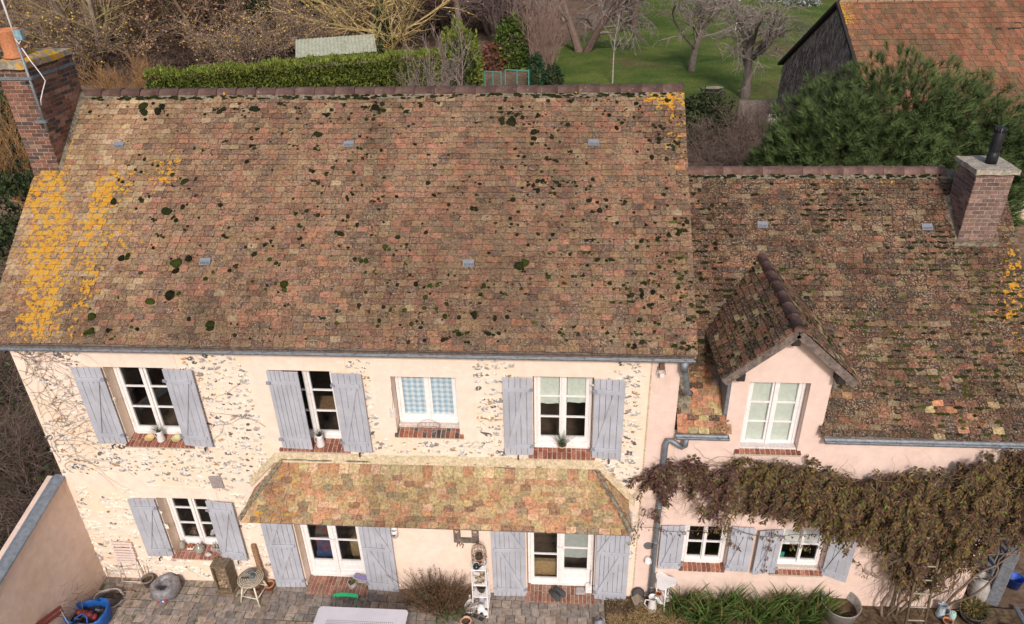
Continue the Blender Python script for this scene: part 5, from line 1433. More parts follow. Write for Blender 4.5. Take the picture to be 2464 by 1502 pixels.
# lower left sill
M_gj = simple('greenish glass', (.30, .29, .24), .15, .2, 12, spec=.6)
m = Mesh(); m.lathe([(.045, 0), (.055, .03), (.055, .10), (.03, .14), (.032, .17), (.02, .17)], 16); solid('glass_jar', m, M_gj, 'grey glass jar at the left end of the lower window sill', 'jar', (-8.33, .12, .735), smooth=True)
t = thing('small_pots', 'two tiny terracotta pots in a pale tray on the lower window sill', 'flower pots', (-8.18, .12, .74))
m = Mesh(); m.cbox(-.06, .06, -.035, .035, 0, .02, .006); m.build('tray', M_enamel, t)
for x in (-.028, .028): m = Mesh(); m.lathe(pot_prof(.026, .06, .004), 14, (x, 0, .02)); m.build('pot', M_terra, t, True)
m = Mesh(); m.lathe([(.06, 0), (.088, .04), (.09, .09), (.05, .15), (.02, .17), (.022, .21), (.012, .21)], 20); solid('glass_demijohn', m, M_gj, 'round glass demijohn in the middle of the lower window sill', 'jar', (-7.97, .06, .725), smooth=True)
m = Mesh(); v = MV[2]; m.add([(p[0]*.06, p[1]*.045, p[2]*.05) for p in v.v], v.f); solid('white_pebble', m, simple('pale stone', (.52, .49, .45), .8), 'pale round stone right of the demijohn on the lower sill', 'stone', (-7.79, .0, .72), smooth=True)
t = thing('bottle_rack', 'white wire rack with glass bottles at the right of the lower sill', 'rack', (-7.66, .13, .74))
m = Mesh()
for z in (.0, .05): m.tube([(-.1, -.05, z), (.1, -.05, z), (.1, .05, z), (-.1, .05, z), (-.1, -.05, z)], .004, 4)
for x in (-.1, -.05, 0, .05, .1): m.tube([(x, -.05, 0), (x, -.05, .05)], .003, 4)
m.build('rack', M_enamel, t)
for x in (-.06, 0, .06): m = Mesh(); m.lathe([(.022, 0), (.024, .09), (.009, .12), (.009, .16)], 12, (x, .0, .005)); m.build('bottle', M_gj, t, True)

# ---- objects just behind the panes
def clutter(x0, x1, y, z, cols, n, h):
    for k in range(n):
        m = Mesh(); x = x0 + (x1 - x0) * (k + .5) / n; q = U(.03, .07); hh = U(.4, 1)*h; m.lathe([(q*.7, 0), (q, hh*.3), (q*.8, hh*.7), (q*.3, hh), (q*.3, hh + .02)], 14, sy=.8)
        solid('ornament', m, simple('ornament', cols[k][1], .5, .2, 12), cols[k][0] + ' ornament behind the lower left window panes', 'ornament', (x, y + U(-.03, .08), z), smooth=True, group='ornaments behind the lower left window')
clutter(-8.3, -7.6, .42, .78, [('small dark brown', (.18, .12, .10)), ('red', (.40, .08, .07)), ('white', (.5, .46, .42)), ('orange brown', (.34, .17, .07))], 4, .24)
m = Mesh(); m.box(-8.42, -7.5, .32, .62, .70, .77); solid('inner_shelf', m, M_wood, 'wooden shelf behind the lower left window', 'shelf')
t = thing('stacked_boxes', 'dark blue printed boxes behind the first glazed door', 'boxes', (-5.72, .62, .03), .2)
for k, (cx, z, hx, hz, mm) in enumerate(((0, 0, .24, .42, simple('navy box', (.02, .04, .13), .6, .3, 8, c2=(.03, .10, .22))), (.02, .42, .22, .3, simple('navy print box', (.025, .045, .14), .6, .3, 14, c2=(.16, .05, .05))), (-.05, .72, .17, .08, simple('teal book', (.05, .20, .22), .6, .2, 8, c2=(.30, .08, .06))))):
    m = Mesh(); m.cbox(cx - hx, cx + hx, -.18, .18, z, z + hz, .008); m.build('box', mm, t)
t = thing('wicker_chest', 'woven straw chest behind the right leaf of the first glazed door', 'chest', (-5.02, .75, .03), -.12)
m = Mesh(); m.cbox(-.25, .25, -.26, .26, 0, .62, .03); m.build('chest_body', simple('woven straw', (.36, .25, .13), .8, .35, 30, .6, 40, c2=(.22, .14, .07)), t)
m = Mesh(); m.tube([(.02 + .13*math.cos(a*.32), .13*math.sin(a*.32), .65) for a in range(21)], .04, 8); m.build('straw_wreath', simple('ochre straw wreath', (.46, .27, .08), .9, .3, 40), t, True)
m = Mesh(); m.cbox(-.22, .22, -.05, .05, 0, .42, .01); solid('cardboard_box', m, simple('tan board', (.36, .23, .11), .8, .2, 8), 'tan board standing inside the second glazed door', 'board', (-1.6, .42, .03))
m = Mesh()
v = moss_geo(11); m.add([(p[0]*.09, p[1]*.06, p[2]*.42) for p in v.v], v.f); solid('cloth_doll', m, simple('grey cloth', (.20, .18, .19), .95, .3, 14), 'pale cloth figure behind the pane beside the half closed shutter', 'doll', (-5.02, .55, 3.85), smooth=True)
m = Mesh(); m.box(-5.5, -4.88, .4, .75, 3.79, 3.85); m.box(-5.5, -5.44, .4, .75, 2.96, 3.79); m.box(-4.94, -4.88, .4, .75, 2.96, 3.79); solid('small_cabinet', m, M_wood, 'small table behind the window with the half closed shutter', 'table')
m = Mesh(); m.box(-.07, .07, 0, .02, 0, .16); o = solid('printed_card', m, simple('blue green card', (.02, .16, .42), .5, .2, 10, c2=(.04, .40, .12)), 'blue green and yellow card behind the pane of the right ground floor wing window', 'card', (2.53, .19, .95))
m = Mesh(); m.box(-.03, .05, -.006, -.001, .01, .05); m.build('yellow_print', simple('yellow print', (.7, .55, .02), .5), o)
# ================================================================== foot of the wing
t = thing('bird_house', 'small weathered wooden bird house on the straw by the downpipe', 'bird house', (.10, -.17, .03), .3)
m = Mesh(); m.prism([(-.07, 0), (.07, 0), (.07, .15), (0, .21), (-.07, .15)], 'y', -.06, .06); m.build('box', M_oldwood, t)
for s_ in (-1, 1):
    m = Mesh(); m.box(-.005, .135, -.085, .085, -.006, .008, M=Matrix.Translation((0, 0, .225)) @ Matrix.Rotation(R(40) if s_ > 0 else R(140), 4, 'Y')); m.build('roof_board', simple('pale weathered wood', (.30, .24, .18), .9, .3, 14, .3), t)
m = Mesh(); m.lathe([(0, 0), (.02, 0), (.02, .003)], 14, M=Matrix.Translation((0, -.0605, .11)) @ Matrix.Rotation(R(90), 4, 'X')); m.build('entry_hole', M_iron, t)
m = Mesh(); m.lathe([(.11, 0), (.12, .02), (.10, .05), (0, .06)], 10, M=Matrix.Rotation(R(65), 4, 'X')); solid('black_bucket_lid', m, M_iron, 'black round lid leaning behind the bird house', 'lid', (.10, -.06, .22))
def enamel_jug(name, label, loc, s, mat, rz=0, cat='jug'):
    t = thing(name, label, cat, loc, rz)
    m = Mesh(); m.lathe([(.085*s, 0), (.09*s, .02*s), (.06*s, .26*s), (.065*s, .29*s), (.08*s, .33*s), (.074*s, .33*s), (.055*s, .27*s), (.05*s, .1*s), (0, .1*s)], 20); m.build('body', mat, t, True)
    m = Mesh(); m.tube([(-.06*s, 0, .27*s), (-.13*s, 0, .29*s), (-.15*s, 0, .2*s), (-.09*s, 0, .09*s)], .011*s, 7); m.build('handle', mat, t, True)
    m = Mesh(); m.lathe([(.03*s, 0), (.045*s, .06*s)], 10, (.07*s, 0, .27*s)); m.build('spout', mat, t, True); return t
enamel_jug('enamel_jug', 'tall white enamel jug beside the bird house', (.335, -.27, .05), 1.0, M_enamel, .2)
t = thing('scalloped_table', 'small white three lobed table with lower shelf by the downpipe', 'table', (.52, -.19, .02))
def lobes(r, n=40, k=3, ph=math.pi/2): return [((r*(1 + .22*math.cos(k*(2*math.pi*i/n - ph - .5)))) * math.cos(2*math.pi*i/n), (r*(1 + .22*math.cos(k*(2*math.pi*i/n - ph - .5)))) * math.sin(2*math.pi*i/n)) for i in range(n)]
m = Mesh(); m.prism(lobes(.17), 'z', .68, .70); m.build('table_top', M_white, t)
m = Mesh(); m.prism(lobes(.13), 'z', .26, .28); m.build('lower_shelf', M_white, t)
for k in range(3):
    a = -math.pi/2 + .1 + k*2*math.pi/3; m = Mesh(); m.tube([(.13*math.cos(a), .13*math.sin(a), .68), (.12*math.cos(a), .12*math.sin(a), .3), (.18*math.cos(a), .18*math.sin(a), 0)], .013, 7); m.build('leg', M_white, t, True)
pot_of('terracotta_pot', 'small terracotta pot on the lower shelf of the scalloped white table', (.44, -.19, .303), .05, .09, M_terra)
m = Mesh(); v = MV[1]; m.add([(p[0]*.06, p[1]*.06, p[2]*.07) for p in v.v], v.f); solid('yellow_stone', m, simple('sandstone', (.42, .33, .18), .9), 'round sandy stone under the scalloped white table', 'stone', (.47, -.3, .05), smooth=True)
# straw mulch
m = Mesh()
for _ in range(5200):
    x = U(-.48, 1.1); y = U(-.9, -.02)
    if x > .7 and rng.random() < (x - .7) / .4: continue
    h = .09 * math.exp(-((x - .35)/.35)**2 - ((y + .45)/.2)**2)
    p = Vector((x, y, .065 + h + U(-.02, .025))); a = U(0, 6.28); d = Vector((math.cos(a), math.sin(a), U(-.3, .3)))*U(.02, .055); s_ = Vector((-d.y, d.x, 0)).normalized()*.0035
    far = x < .05 and y > -.4
    c = rng.choice([(.13, .085, .05), (.10, .065, .04)]) if far and rng.random() < .75 else rng.choice([(.36, .25, .11), (.27, .18, .08), (.42, .31, .15), (.20, .13, .06)])
    m.add([p - s_, p + s_, p + d + s_, p + d - s_], [(0, 1, 2, 3)], c)
tag(m.build('straw_mulch', M_leaf, kind='stuff'), 'golden straw mulch spread over the bed by the white jug', 'straw')
# iris clumps
IR = [('leftmost', .90, -.22), ('second', 1.27, -.36), ('third', 1.65, -.20), ('fourth', 2.05, -.36), ('fifth', 2.45, -.20), ('sixth', 2.85, -.36), ('rightmost', 3.15, -.18)]
for nm, x, y in IR:
    t = thing('iris_clump', nm + ' clump of sword shaped iris leaves in the row under the wing windows', 'iris', (x, y, .04), group='iris clumps under the wing windows')
    for k in range(8):
        m = Mesh(); cx, cy = U(-.24, .24), U(-.22, .16)
        for _ in range(17):
            a = rng.choice((0, math.pi)) + U(-.9, .9); q = U(.10, .7); d = Vector((math.cos(a)*q, math.sin(a)*q*.7 - .12, 1)); g_ = U(.7, 1.25)
            c = (.135*g_, .215*g_, .055*g_) if rng.random() > .12 else (.26, .17, .07)
            leafblade(m, (cx + U(-.05, .05), cy + U(-.05, .05), 0), d, U(.40, .72), U(.017, .029), c, U(.1, 1.1), 4)
        m.build('leaf_fan', M_leaf, t, kind='stuff')
m = Mesh()
for _ in range(900):
    x, y = U(.7, 3.5), U(-.75, -.1); leafblade(m, (x, y, .05), (U(-1, 1), U(-1, 1), .7), U(.04, .13), .009, rng.choice([(.10, .075, .04), (.07, .09, .03), (.16, .11, .05), (.05, .035, .025)]), .9, 2)
tag(m.build('leaf_litter', M_leaf, kind='stuff'), 'withered leaves and low weeds between the iris clumps', 'leaf litter')
# zinc tub
t = thing('zinc_tub', 'large round zinc wash tub of soil beside the iris clumps', 'tub', (3.57, -.22, .03))
m = Mesh(); m.lathe([(.27, 0), (.325, .35), (.335, .365), (.325, .375), (.31, .36), (.27, .1), (0, .1)], 28); m.build('tub_body', simple('old zinc tub', (.30, .28, .26), .6, .2, 8, .1, 20, .4, .3), t, True)
m = Mesh(); m.lathe([(0, .21), (.29, .19)], 20); m.build('soil', M_soil, t)
m = Mesh(); m.tube([(.30, -.05, .25), (.35, -.03, .2), (.35, .03, .2), (.30, .05, .25)], .008, 6); m.build('handle', M_zinc_d, t)
# ladder
t = thing('wooden_ladder', 'old wooden ladder leaning into the climbing plant at the right', 'ladder', (4.70, -.60, .0))
A, B = Vector((0, 0, 0)), Vector((.0, .36, 2.5))
for x in (-.16, .16):
    m = Mesh(); m.tube([(x, 0, 0), (x * .85 - .05, .36, 2.5)], .022, 7); m.build('rail', simple('ladder wood', (.15, .11, .065), .9, .3, 12), t, True)
for k in range(8):
    f = (.12 + k*.28)/2.5; m = Mesh(); m.tube([(-.155 + .02*f - .05*f, .36*f, 2.5*f), (.155 - .02*f - .05*f, .36*f, 2.5*f)], .014, 6); m.build('rung', simple('pale rung', (.34, .30, .26), .9, .2, 12), t, True)
# corner of enamel ware and pots
M_mint = simple('mint enamel', (.36, .52, .48), .4, .1, 10, spec=.5); M_bl = simple('blue white enamel', (.55, .62, .68), .4, .15, 6, spec=.5, c2=(.18, .34, .48))
enamel_jug('enamel_pitcher', 'round blue and white enamel pitcher at the corner of the wing', (5.32, -.16, .08), .85, M_bl, 2.4, 'pitcher')
m = Mesh(); m.lathe([(.055, 0), (.06, .16), (.045, .19), (.045, .21), (.03, .21)], 18); solid('mint_can', m, M_mint, 'pale green enamel milk can beside the blue and white pitcher', 'milk can', (5.47, -.24, .06), smooth=True)
pot_of('terracotta_pot', 'terracotta pot in front of the pale green milk can', (5.36, -.34, .05), .075, .13, M_terra)
t = pot_of('black_tub', 'large black plastic tub with trailing plant at the wing corner', (5.82, -.18, .02), .21, .26, M_iron, 'planter')
m = Mesh()
for _ in range(420):
    a = U(0, 6.28); q = U(0, .2); leafblade(m, (q*math.cos(a), q*math.sin(a), .22 + U(0, .16)), (math.cos(a), math.sin(a), U(-.1, 1)), U(.05, .10), .012, rng.choice([(.11, .10, .03), (.06, .07, .025), (.24, .17, .05), (.05, .04, .02)]), .6, 2)
m.build('foliage', M_leaf, t, kind='stuff')
m = Mesh(); v = moss_geo(21); m.add([(p[0]*.22, p[1]*.16, p[2]*.16) for p in v.v], v.f); solid('pale_boulder', m, simple('pale limestone', (.40, .36, .27), .9, .2, 8, .4, 15), 'pale limestone block at the lower right corner', 'stone', (6.35, -.42, .0))
m = Mesh(); m.cbox(-.16, .16, -.05, .05, 0, .07, .01); solid('flat_stone', m, M_stone, 'flat brown slab under the enamel ware', 'stone', (5.45, -.33, -.01), .3)
# grey timber rack of upright pallets with a churn
t = thing('pallet_rack', 'grey painted upright pallet rack beside the milk churn', 'pallet', (6.42, .28, .0), R(64))
M_gp = simple('grey painted timber', (.16, .17, .19), .8, .25, 8, .3, 25)
for k in range(5): 
    m = Mesh(); y = .36 - k*.0; m.cbox(-.05 + k*.22, .05 + k*.22, -.012, .012, .05, 1.75, .006); m.build('slat', M_gp, t)
for z in (.1, .85, 1.6): m = Mesh(); m.cbox(-.1, 1.0, .013, .10, z, z + .09, .006); m.build('bearer', M_gp, t)
m = Mesh(); m.cbox(-.12, -.02, -.09, .10, .0, 1.35, .01); m.build('end_post', M_gp, t)
t = thing('shelf_pallet', 'low dark pallet shelf behind the milk churn', 'pallet', (6.25, .75, .0))
for k in range(4): m = Mesh(); m.cbox(-.45, .3, -.1 + k*.16, .0 + k*.16, .30, .33, .005); m.build('board', M_gp, t)
for x in (-.42, .27): m = Mesh(); m.cbox(x - .04, x + .04, -.1, .5, .0, .30, .005); m.build('block', M_gp, t)
t = thing('milk_churn', 'pale grey metal milk churn in front of the grey pallet rack', 'milk churn', (6.20, .36, .02))
M_churn = simple('old aluminium', (.40, .37, .35), .55, .15, 8, .1, 20, .4, .2)
m = Mesh(); m.lathe([(.16, 0), (.165, .04), (.16, .30), (.12, .38), (.09, .42), (.095, .46), (.115, .50), (.105, .50), (.08, .45), (.07, .3)], 24); m.build('body', M_churn, t, True)
for s_ in (-1, 1): m = Mesh(); m.tube([(s_*.09, 0, .46), (s_*.16, 0, .46), (s_*.17, 0, .40), (s_*.13, 0, .36)], .009, 6); m.build('handle', M_churn, t, True)
m = Mesh(); m.lathe([(.05, 0), (.065, .11), (.07, .12), (.062, .12), (.045, .02)], 18); solid('white_mug', m, M_enamel, 'white enamel mug on the pallet shelf behind the churn', 'mug', (6.22, .70, .335), smooth=True)
m = Mesh(); m.lathe([(.10, 0), (.13, .22), (.135, .22), (.12, .21), (.09, .02)], 20); solid('blue_bucket', m, simple('blue plastic', (.02, .07, .36), .5), 'blue plastic bucket right of the grey pallet rack', 'bucket', (6.95, .62, .0), smooth=True)
m = Mesh(); m.tube([(-.3, 0, .03), (.0, .03, .03), (.35, -.05, .03)], .05, 8); solid('zinc_pipe_offcut', m, M_zinc_d, 'piece of zinc pipe on the soil at the right edge', 'pipe', (6.75, -.25, .0), R(100))

# ---- climbing plant over the wing wall
vine = thing('climbing_vine', 'dense climbing plant with brown and olive leaves covering the wing wall', 'climber', (4.4, -.12, 0))
VT = [(.03, 3.30), (.25, 3.45), (.5, 3.42), (.99, 3.36), (1.5, 3.44), (2.0, 3.47), (2.5, 3.43), (2.8, 3.30), (3.4, 3.22), (4.05, 3.40), (4.6, 3.48), (5.0, 3.80), (5.6, 3.92), (6.6, 3.95), (7.5, 3.8)]
VB = [(.03, 2.75), (.2, 2.15), (.42, 2.1), (.5, 2.72), (.75, 2.80), (.95, 2.42), (1.2, 2.08), (1.42, 2.0), (1.7, 2.45), (2.0, 2.42), (2.4, 2.32), (2.7, 2.42), (3.0, 2.22), (3.3, 2.05), (3.6, 2.1), (4.0, 1.5), (4.4, .95), (4.8, .7), (5.2, 1.05), (5.6, 2.1), (6.4, 2.25), (7.5, 2.0)]
GAP = [(.66, 2.95, .12, .2), (.62, 2.62, .12, .16), (.55, 3.2, .08, .06), (1.05, 2.55, .08, .12), (4.05, 1.65, .2, .15)]
lf = Mesh(); tw = Mesh()
def leaf(m, p, d, up, L, w, c):
    s = d.cross(up)
    s = s.normalized() if s.length > .01 else Vector((1, 0, 0))
    m.add([p, p + d*L*.45 + s*w, p + d*L, p + d*L*.45 - s*w], [(0, 1, 2, 3)], c)
def vine_col(x, z, f):
    n_ = mnoise.noise((x * 1.2, z * 2.0, 40)); k = U(.6, 1.35)
    c = pick([(.42 - .3*n_, (.062, .032, .021)), (.30, (.088, .045, .024)), (.20 + .4*n_ + .15*f, (.128, .078, .024)), (.14 + .2*n_ + .12*f, (.088, .080, .022)), (.04, (.18, .125, .033)), (.03, (.085, .14, .026))])
    if x < 1.4 and rng.random() < .6: c = (.062, .026, .023)
    return tuple(q * k for q in c)
def vine_ok(x, z):
    if any(abs(x - a) < c and abs(z - b) < d for a, b, c, d in GAP): return rng.random() < .10
    return True
cnt = 0
while cnt < 1650:                                   # hanging shoots carrying paired leaves
    x = U(.03, 7.3); zt_, zb_ = interp(VT, x), interp(VB, x); thick = min(1, max(.12, (x - 1.0) / 1.8))
    z = zb_ + .12 + (zt_ - zb_ - .12) * rng.random() ** .75; f = (z - zb_) / (zt_ - zb_)
    if mnoise.noise((x * 2.4, z * 2.8, 8)) < U(-.75, -.02 - .25 * thick) and thick < .95: continue
    if rng.random() > .30 + .70 * thick: continue
    hump = 1 + .7 * mnoise.noise((x * 2.1, z * 3.0, 18))
    y = -.03 - (.05 + .40 * thick * math.sin(math.pi * min(1, .12 + f * .75)) ** .7) * hump * (.35 + .65 * rng.random())
    if abs(x - .32) < .12: y -= .09
    p = Vector((x, y, z)); d = Vector((U(-.7, .7), U(-.6, .15), U(-1, .35))).normalized(); L = U(.18, .5); n = int(L / .028)
    for i in range(n):
        d = (d + Vector((U(-.25, .25), U(-.2, .2), -.16 + U(-.1, .1)))).normalized(); p = p + d * .028; p.y = min(-.03, p.y)
        if p.z < interp(VB, p.x) - .08 or p.z > interp(VT, p.x) + .03 or not vine_ok(p.x, p.z): continue
        for s_ in (-1, 1):
            side = d.cross(Vector((0, -1, .4))).normalized() * s_
            leaf(lf, p + Vector((U(-.01, .01), U(-.015, .015), U(-.01, .01))), (side * .8 + d * .5 + Vector((0, U(-.6, .1), -.35))).normalized(), Vector((U(-.4, .4), -1, U(.1, .9))), U(.05, .095), U(.010, .019), vine_col(p.x, p.z, f))
    cnt += 1
lf.v = [(x - 4.4, y + .12, z) for x, y, z in lf.v]
lf.build('foliage', M_leaf, vine, kind='stuff')
def strand(m, p, d, n, st, wob, r, c, grav=0.0, lim=None):
    pts = [Vector(p)]; d = Vector(d).normalized()
    for i in range(n):
        d = (d + Vector((U(-wob, wob), U(-wob, wob)*.5, U(-wob, wob) + grav))).normalized(); q = pts[-1] + d*st
        if lim: q.y = max(lim[0], min(lim[1], q.y))
        pts.append(q)
    m.tube(pts, [r*(1 - .6*i/n) for i in range(n+1)], 4, c)
for _ in range(1500):
    x = U(.3, 7.2); z = U(interp(VB, x) - .05, interp(VT, x)); th = min(1, max(.15, (x - 1.2)/1.8))
    strand(tw, (x, -.04 - U(0, .34)*th, z), (U(-1, 1), U(-.3, .1), U(-.9, .3)), 6, U(.04, .10), .5, U(.002, .0045), rng.choice([(.16, .11, .075), (.22, .16, .115), (.10, .065, .05), (.28, .21, .15)]), -.05, (-.5, -.02))
for _ in range(260):
    x = U(4.1, 5.5); strand(tw, (x, -.05 - U(0, .25), U(.7, 1.9)), (U(-.6, .6), U(-.2, .1), -1), 7, U(.06, .12), .45, U(.002, .004), rng.choice([(.16, .11, .075), (.10, .065, .05), (.26, .19, .13)]), -.1, (-.5, -.02))
tw.v = [(x - 4.4, y + .12, z) for x, y, z in tw.v]
tw.build('twigs', M_bark, vine, kind='stuff')
for k in range(9):
    m = Mesh(); x = U(4.0, 5.4); strand(m, (x - 4.4, .05 - .05*k % .2, .02), (U(-.4, .4), -.05, 1), 14, .17, .35, U(.012, .03), (.20, .15, .11), .06, (-.25, .1)); m.build('stem', M_bark, vine, True)
for k in range(5):
    m = Mesh(); x = U(3.9, 4.7); pts = [(x - 4.4 + .28*math.cos(a*.5 + k), -.08 + .03*math.sin(a), 1.1 + .25*math.sin(a*.5 + k) + .04*a) for a in range(14)]; m.tube(pts, .012, 5, (.22, .16, .12)); m.build('stem', M_bark, vine, True)
# hanging runners with a few leaves over the two windows
m = Mesh(); l2 = Mesh()
for x0, z0, x1, z1 in ((-.12, 1.98, 1.45, 2.0), (1.4, 1.95, 3.0, 1.95), (2.2, 2.0, 2.15, 1.1), (1.3, 2.0, 1.7, 1.55), (3.3, 1.8, 3.9, 1.0), (.1, 2.4, -.1, 1.6), (2.5, 1.7, 3.1, 1.62)):
    pts = [Vector((x0 + (x1 - x0)*i/10 + U(-.02, .02), -.16 + U(-.02, .02), z0 + (z1 - z0)*i/10 + U(-.04, .04) - .1*math.sin(math.pi*i/10)*(abs(x1 - x0) > 1))) for i in range(11)]
    m.tube([(p.x - 4.4, p.y + .12, p.z) for p in pts], .004, 4, (.12, .07, .055))
    for _ in range(34):
        p = pts[rng.randrange(11)] + Vector((U(-.06, .06), U(-.03, .02), U(-.06, .03))); leaf(l2, Vector((p.x - 4.4, p.y + .12, p.z)), Vector((U(-.6, .6), -.3, -1)).normalized(), Vector((0, -1, .3)), U(.04, .075), .012, rng.choice([(.085, .042, .032), (.12, .06, .03), (.12, .12, .03)]))
m.build('runner', M_bark, vine); l2.build('runner_leaves', M_leaf, vine, kind='stuff')

# ---- bare creeper on the left end of the facade
cr = thing('bare_creeper', 'leafless creeper stems spread over the upper left corner of the facade', 'creeper', (-9.6, 0, 2.4))
for k in range(80):
    m = Mesh(); pts = [Vector((U(-.38, .1), -.012, U(.5, 2.8)))]; d = Vector((U(.1, 1), 0, U(-.2, 1))).normalized()
    if k < 8: pts = [Vector((U(-.35, -.2), -.012, .3 + .1*k))]; d = Vector((.25, 0, 1))
    for i in range(rng.randint(6, 16)):
        d = (d + Vector((U(-.5, .55), 0, U(-.5, .45)))).normalized(); q = pts[-1] + d*.09
        q.x = max(-.39, q.x); q.z = min(2.85, q.z)
        if q.x > 1.0 and q.z < 2.4: break
        q.y = -.012 - U(0, .02); pts.append(q)
    if len(pts) > 2: m.tube(pts, [.0030 - .0018*i/len(pts) for i in range(len(pts))], 4, rng.choice([(.20, .15, .12), (.26, .20, .16)])); m.build('stem', M_bark, cr)
for k in range(4):
    m = Mesh(); pts = [Vector((2.45 + .1*k, -.012, 1.0 + .3*k))]; d = Vector((.7, 0, .5))
    for i in range(10): d = (d + Vector((U(-.4, .4), 0, U(-.5, .4)))).normalized(); pts.append(pts[-1] + d*.09 + Vector((0, U(-.003, 0), 0)))
    m.tube(pts, .003, 4, (.30, .20, .15)); m.build('stem', M_bark, cr)
# ================================================================== land behind the house
M_lawn = G('lawn', .95, .1); _g = M_lawn
_c = _g.mix(_g.step(_g.noise(.22, 6, .65), .40, .62), (.068, .108, .021), (.125, .155, .036))
_c = _g.mix(_g.step(_g.noise(.10, 5, .7, _g.pos((1, .6, 1))), .50, .66, 0, .85), _c, (.15, .11, .055))
_c = _g.hsv(_c, _g.step(_g.noise(5, 5, .7), .3, .7, .72, 1.25)); _g.col(_c); _g.bump(_g.noise(12, 4, .7), .5, .04); M_lawn = _g.done()
g = Mesh(); n, k = 40, 24; vs = []
LB = [(29, 1.0), (36, -2.6), (43, -2.8), (52, -2.4), (60, -.5), (66, 2.5), (75, 5.5), (96, 8)]
for j in range(k + 1):
    y = 29 + 67 * j / k
    for i in range(n + 1):
        t_ = i / n; x0 = interp(LB, y) + (1.2 * mnoise.noise((y * .3, 0, 5)) if i == 0 else 0); x = x0 + (48 - x0) * t_
        vs.append((x, y, -.015 + .12 * mnoise.noise((x * .12, y * .12, 0)) * min(1, i / 3) * min(1, (k - j) / 2) * min(1, j / 2)  + .1 * min(1, i/3)))
g.add(vs, [(j*(n+1)+i, j*(n+1)+i+1, (j+1)*(n+1)+i+1, (j+1)*(n+1)+i) for j in range(k) for i in range(n)])
lawn = g.build('lawn', M_lawn, smooth=True); lawn['kind'] = 'structure'

def grow(out, p, d, L, r, lvl, P):
    """recursive branch: out[0] trunk mesh, out[1] branches"""
    n = P['seg'][lvl]; pts = [Vector(p)]; d = Vector(d).normalized(); rs = [r]; end = P['end'] if lvl == 0 else .25
    for i in range(n):
        w_ = P['wob'][lvl]; d = (d + Vector((U(-w_, w_), U(-w_, w_), U(-w_, w_) + P['grav'][lvl] * (i / n + .3)))).normalized()
        pts.append(pts[-1] + d * L / n); rs.append(r * (1 - (1 - end) * (i + 1) / n))
    c = P['col'][min(lvl, len(P['col']) - 1)]; v = U(.75, 1.25)
    out[0 if lvl == 0 else 1].tube(pts, rs, (8, 5, 4, 3, 3)[lvl], tuple(q * v for q in c), False)
    if lvl + 1 >= len(P['kids']) + 1: 
        return
    for k in range(P['kids'][lvl]):
        f = U(*P['at'][lvl]); q = f * n; i = min(n - 1, int(q)); pp = pts[i].lerp(pts[i + 1], q - i); dd = (pts[i + 1] - pts[i]).normalized()
        a = U(0, 2 * math.pi); perp = dd.orthogonal().normalized(); perp = Matrix.Rotation(a, 3, dd) @ perp; an = U(*P['ang'][lvl])
        nd = dd * math.cos(an) + perp * math.sin(an)
        grow(out, pp, nd, L * U(*P['len'][lvl]) * (1.15 - .5 * f), max(P['rmin'], rs[i] * U(.4, .6)), lvl + 1, P)
def tree_data(seed, P, H, r, stems=1, spread=.2, leaf=None):
    rng.seed(seed); a, b = Mesh(), Mesh()
    for s_ in range(stems):
        an = 2 * math.pi * s_ / max(1, stems) + U(-.3, .3); d = Vector((spread * math.cos(an), spread * math.sin(an), 1)) if stems > 1 else Vector((U(-.08, .08), U(-.08, .08), 1))
        grow((a, b), Vector((.25 * math.cos(an) * (stems > 1), .25 * math.sin(an) * (stems > 1), -.1)), d, H * U(.85, 1.1), r, 0, P)
    data = [('trunk', a.data('trunk', M_bark)), ('crown', b.data('crown', M_bark))]
    if leaf:
        cols, num, sz = leaf; lm = Mesh(); bv = b.v
        for _ in range(num):
            p = Vector(bv[rng.randrange(len(bv))]) + Vector((U(-.12, .12), U(-.12, .12), U(-.15, .1))); d = Vector((U(-1, 1), U(-1, 1), U(-1, .4))).normalized(); c = rng.choice(cols); v = U(.7, 1.3)
            leafq = sz * U(.7, 1.3); s_ = d.orthogonal().normalized() * leafq * .35
            lm.add([p, p + d * leafq * .5 + s_, p + d * leafq, p + d * leafq * .5 - s_], [(0, 1, 2, 3)], tuple(q * v for q in c))
        data.append(('leaves', lm.data('leaves', M_leaf)))
    return data
def plant(name, data, label, cat, x, y, s=1.0, rz=0, group=None, z=0, sz=None):
    t = thing(name, label, cat, (x, y, z), rz, group); t.scale = (s, s, sz or s)
    for nm, dt in data:
        o = inst(nm, dt, t)
        if nm != 'trunk': o['kind'] = 'stuff'
    return t
BR, GR, YL = [(.20, .15, .12), (.24, .175, .135), (.27, .195, .15), (.29, .205, .16)], [(.20, .165, .15), (.24, .20, .18), (.28, .23, .205), (.30, .245, .22)], [(.26, .22, .17), (.42, .32, .15), (.50, .37, .16), (.50, .37, .17)]
GL = [(.27, .21, .16), (.32, .26, .13), (.34, .26, .14), (.30, .21, .15)]
base = dict(end=.3, seg=(7, 6, 5, 4), wob=(.10, .22, .28, .35), grav=(.02, .06, .03, 0), kids=(17, 8, 6), at=((.08, .9), (.2, 1), (.15, 1)), ang=((.5, 1.1), (.4, 1.0), (.4, 1.1)), len=((.42, .62), (.4, .6), (.35, .6)), rmin=.012, col=BR)
T_a = tree_data(101, dict(base), 11, .22)
T_b = tree_data(102, dict(base, col=GR, kids=(18, 8, 6), grav=(.02, -.02, -.05, -.08)), 9, .2)
T_c = tree_data(103, dict(base, col=[(.13, .10, .09), (.16, .115, .105), (.17, .12, .115), (.19, .13, .125)], kids=(17, 8, 5), at=((.04, .8), (.15, 1), (.15, 1)), ang=((.35, .9), (.3, .8), (.3, .9))), 8, .14, 3, .3)
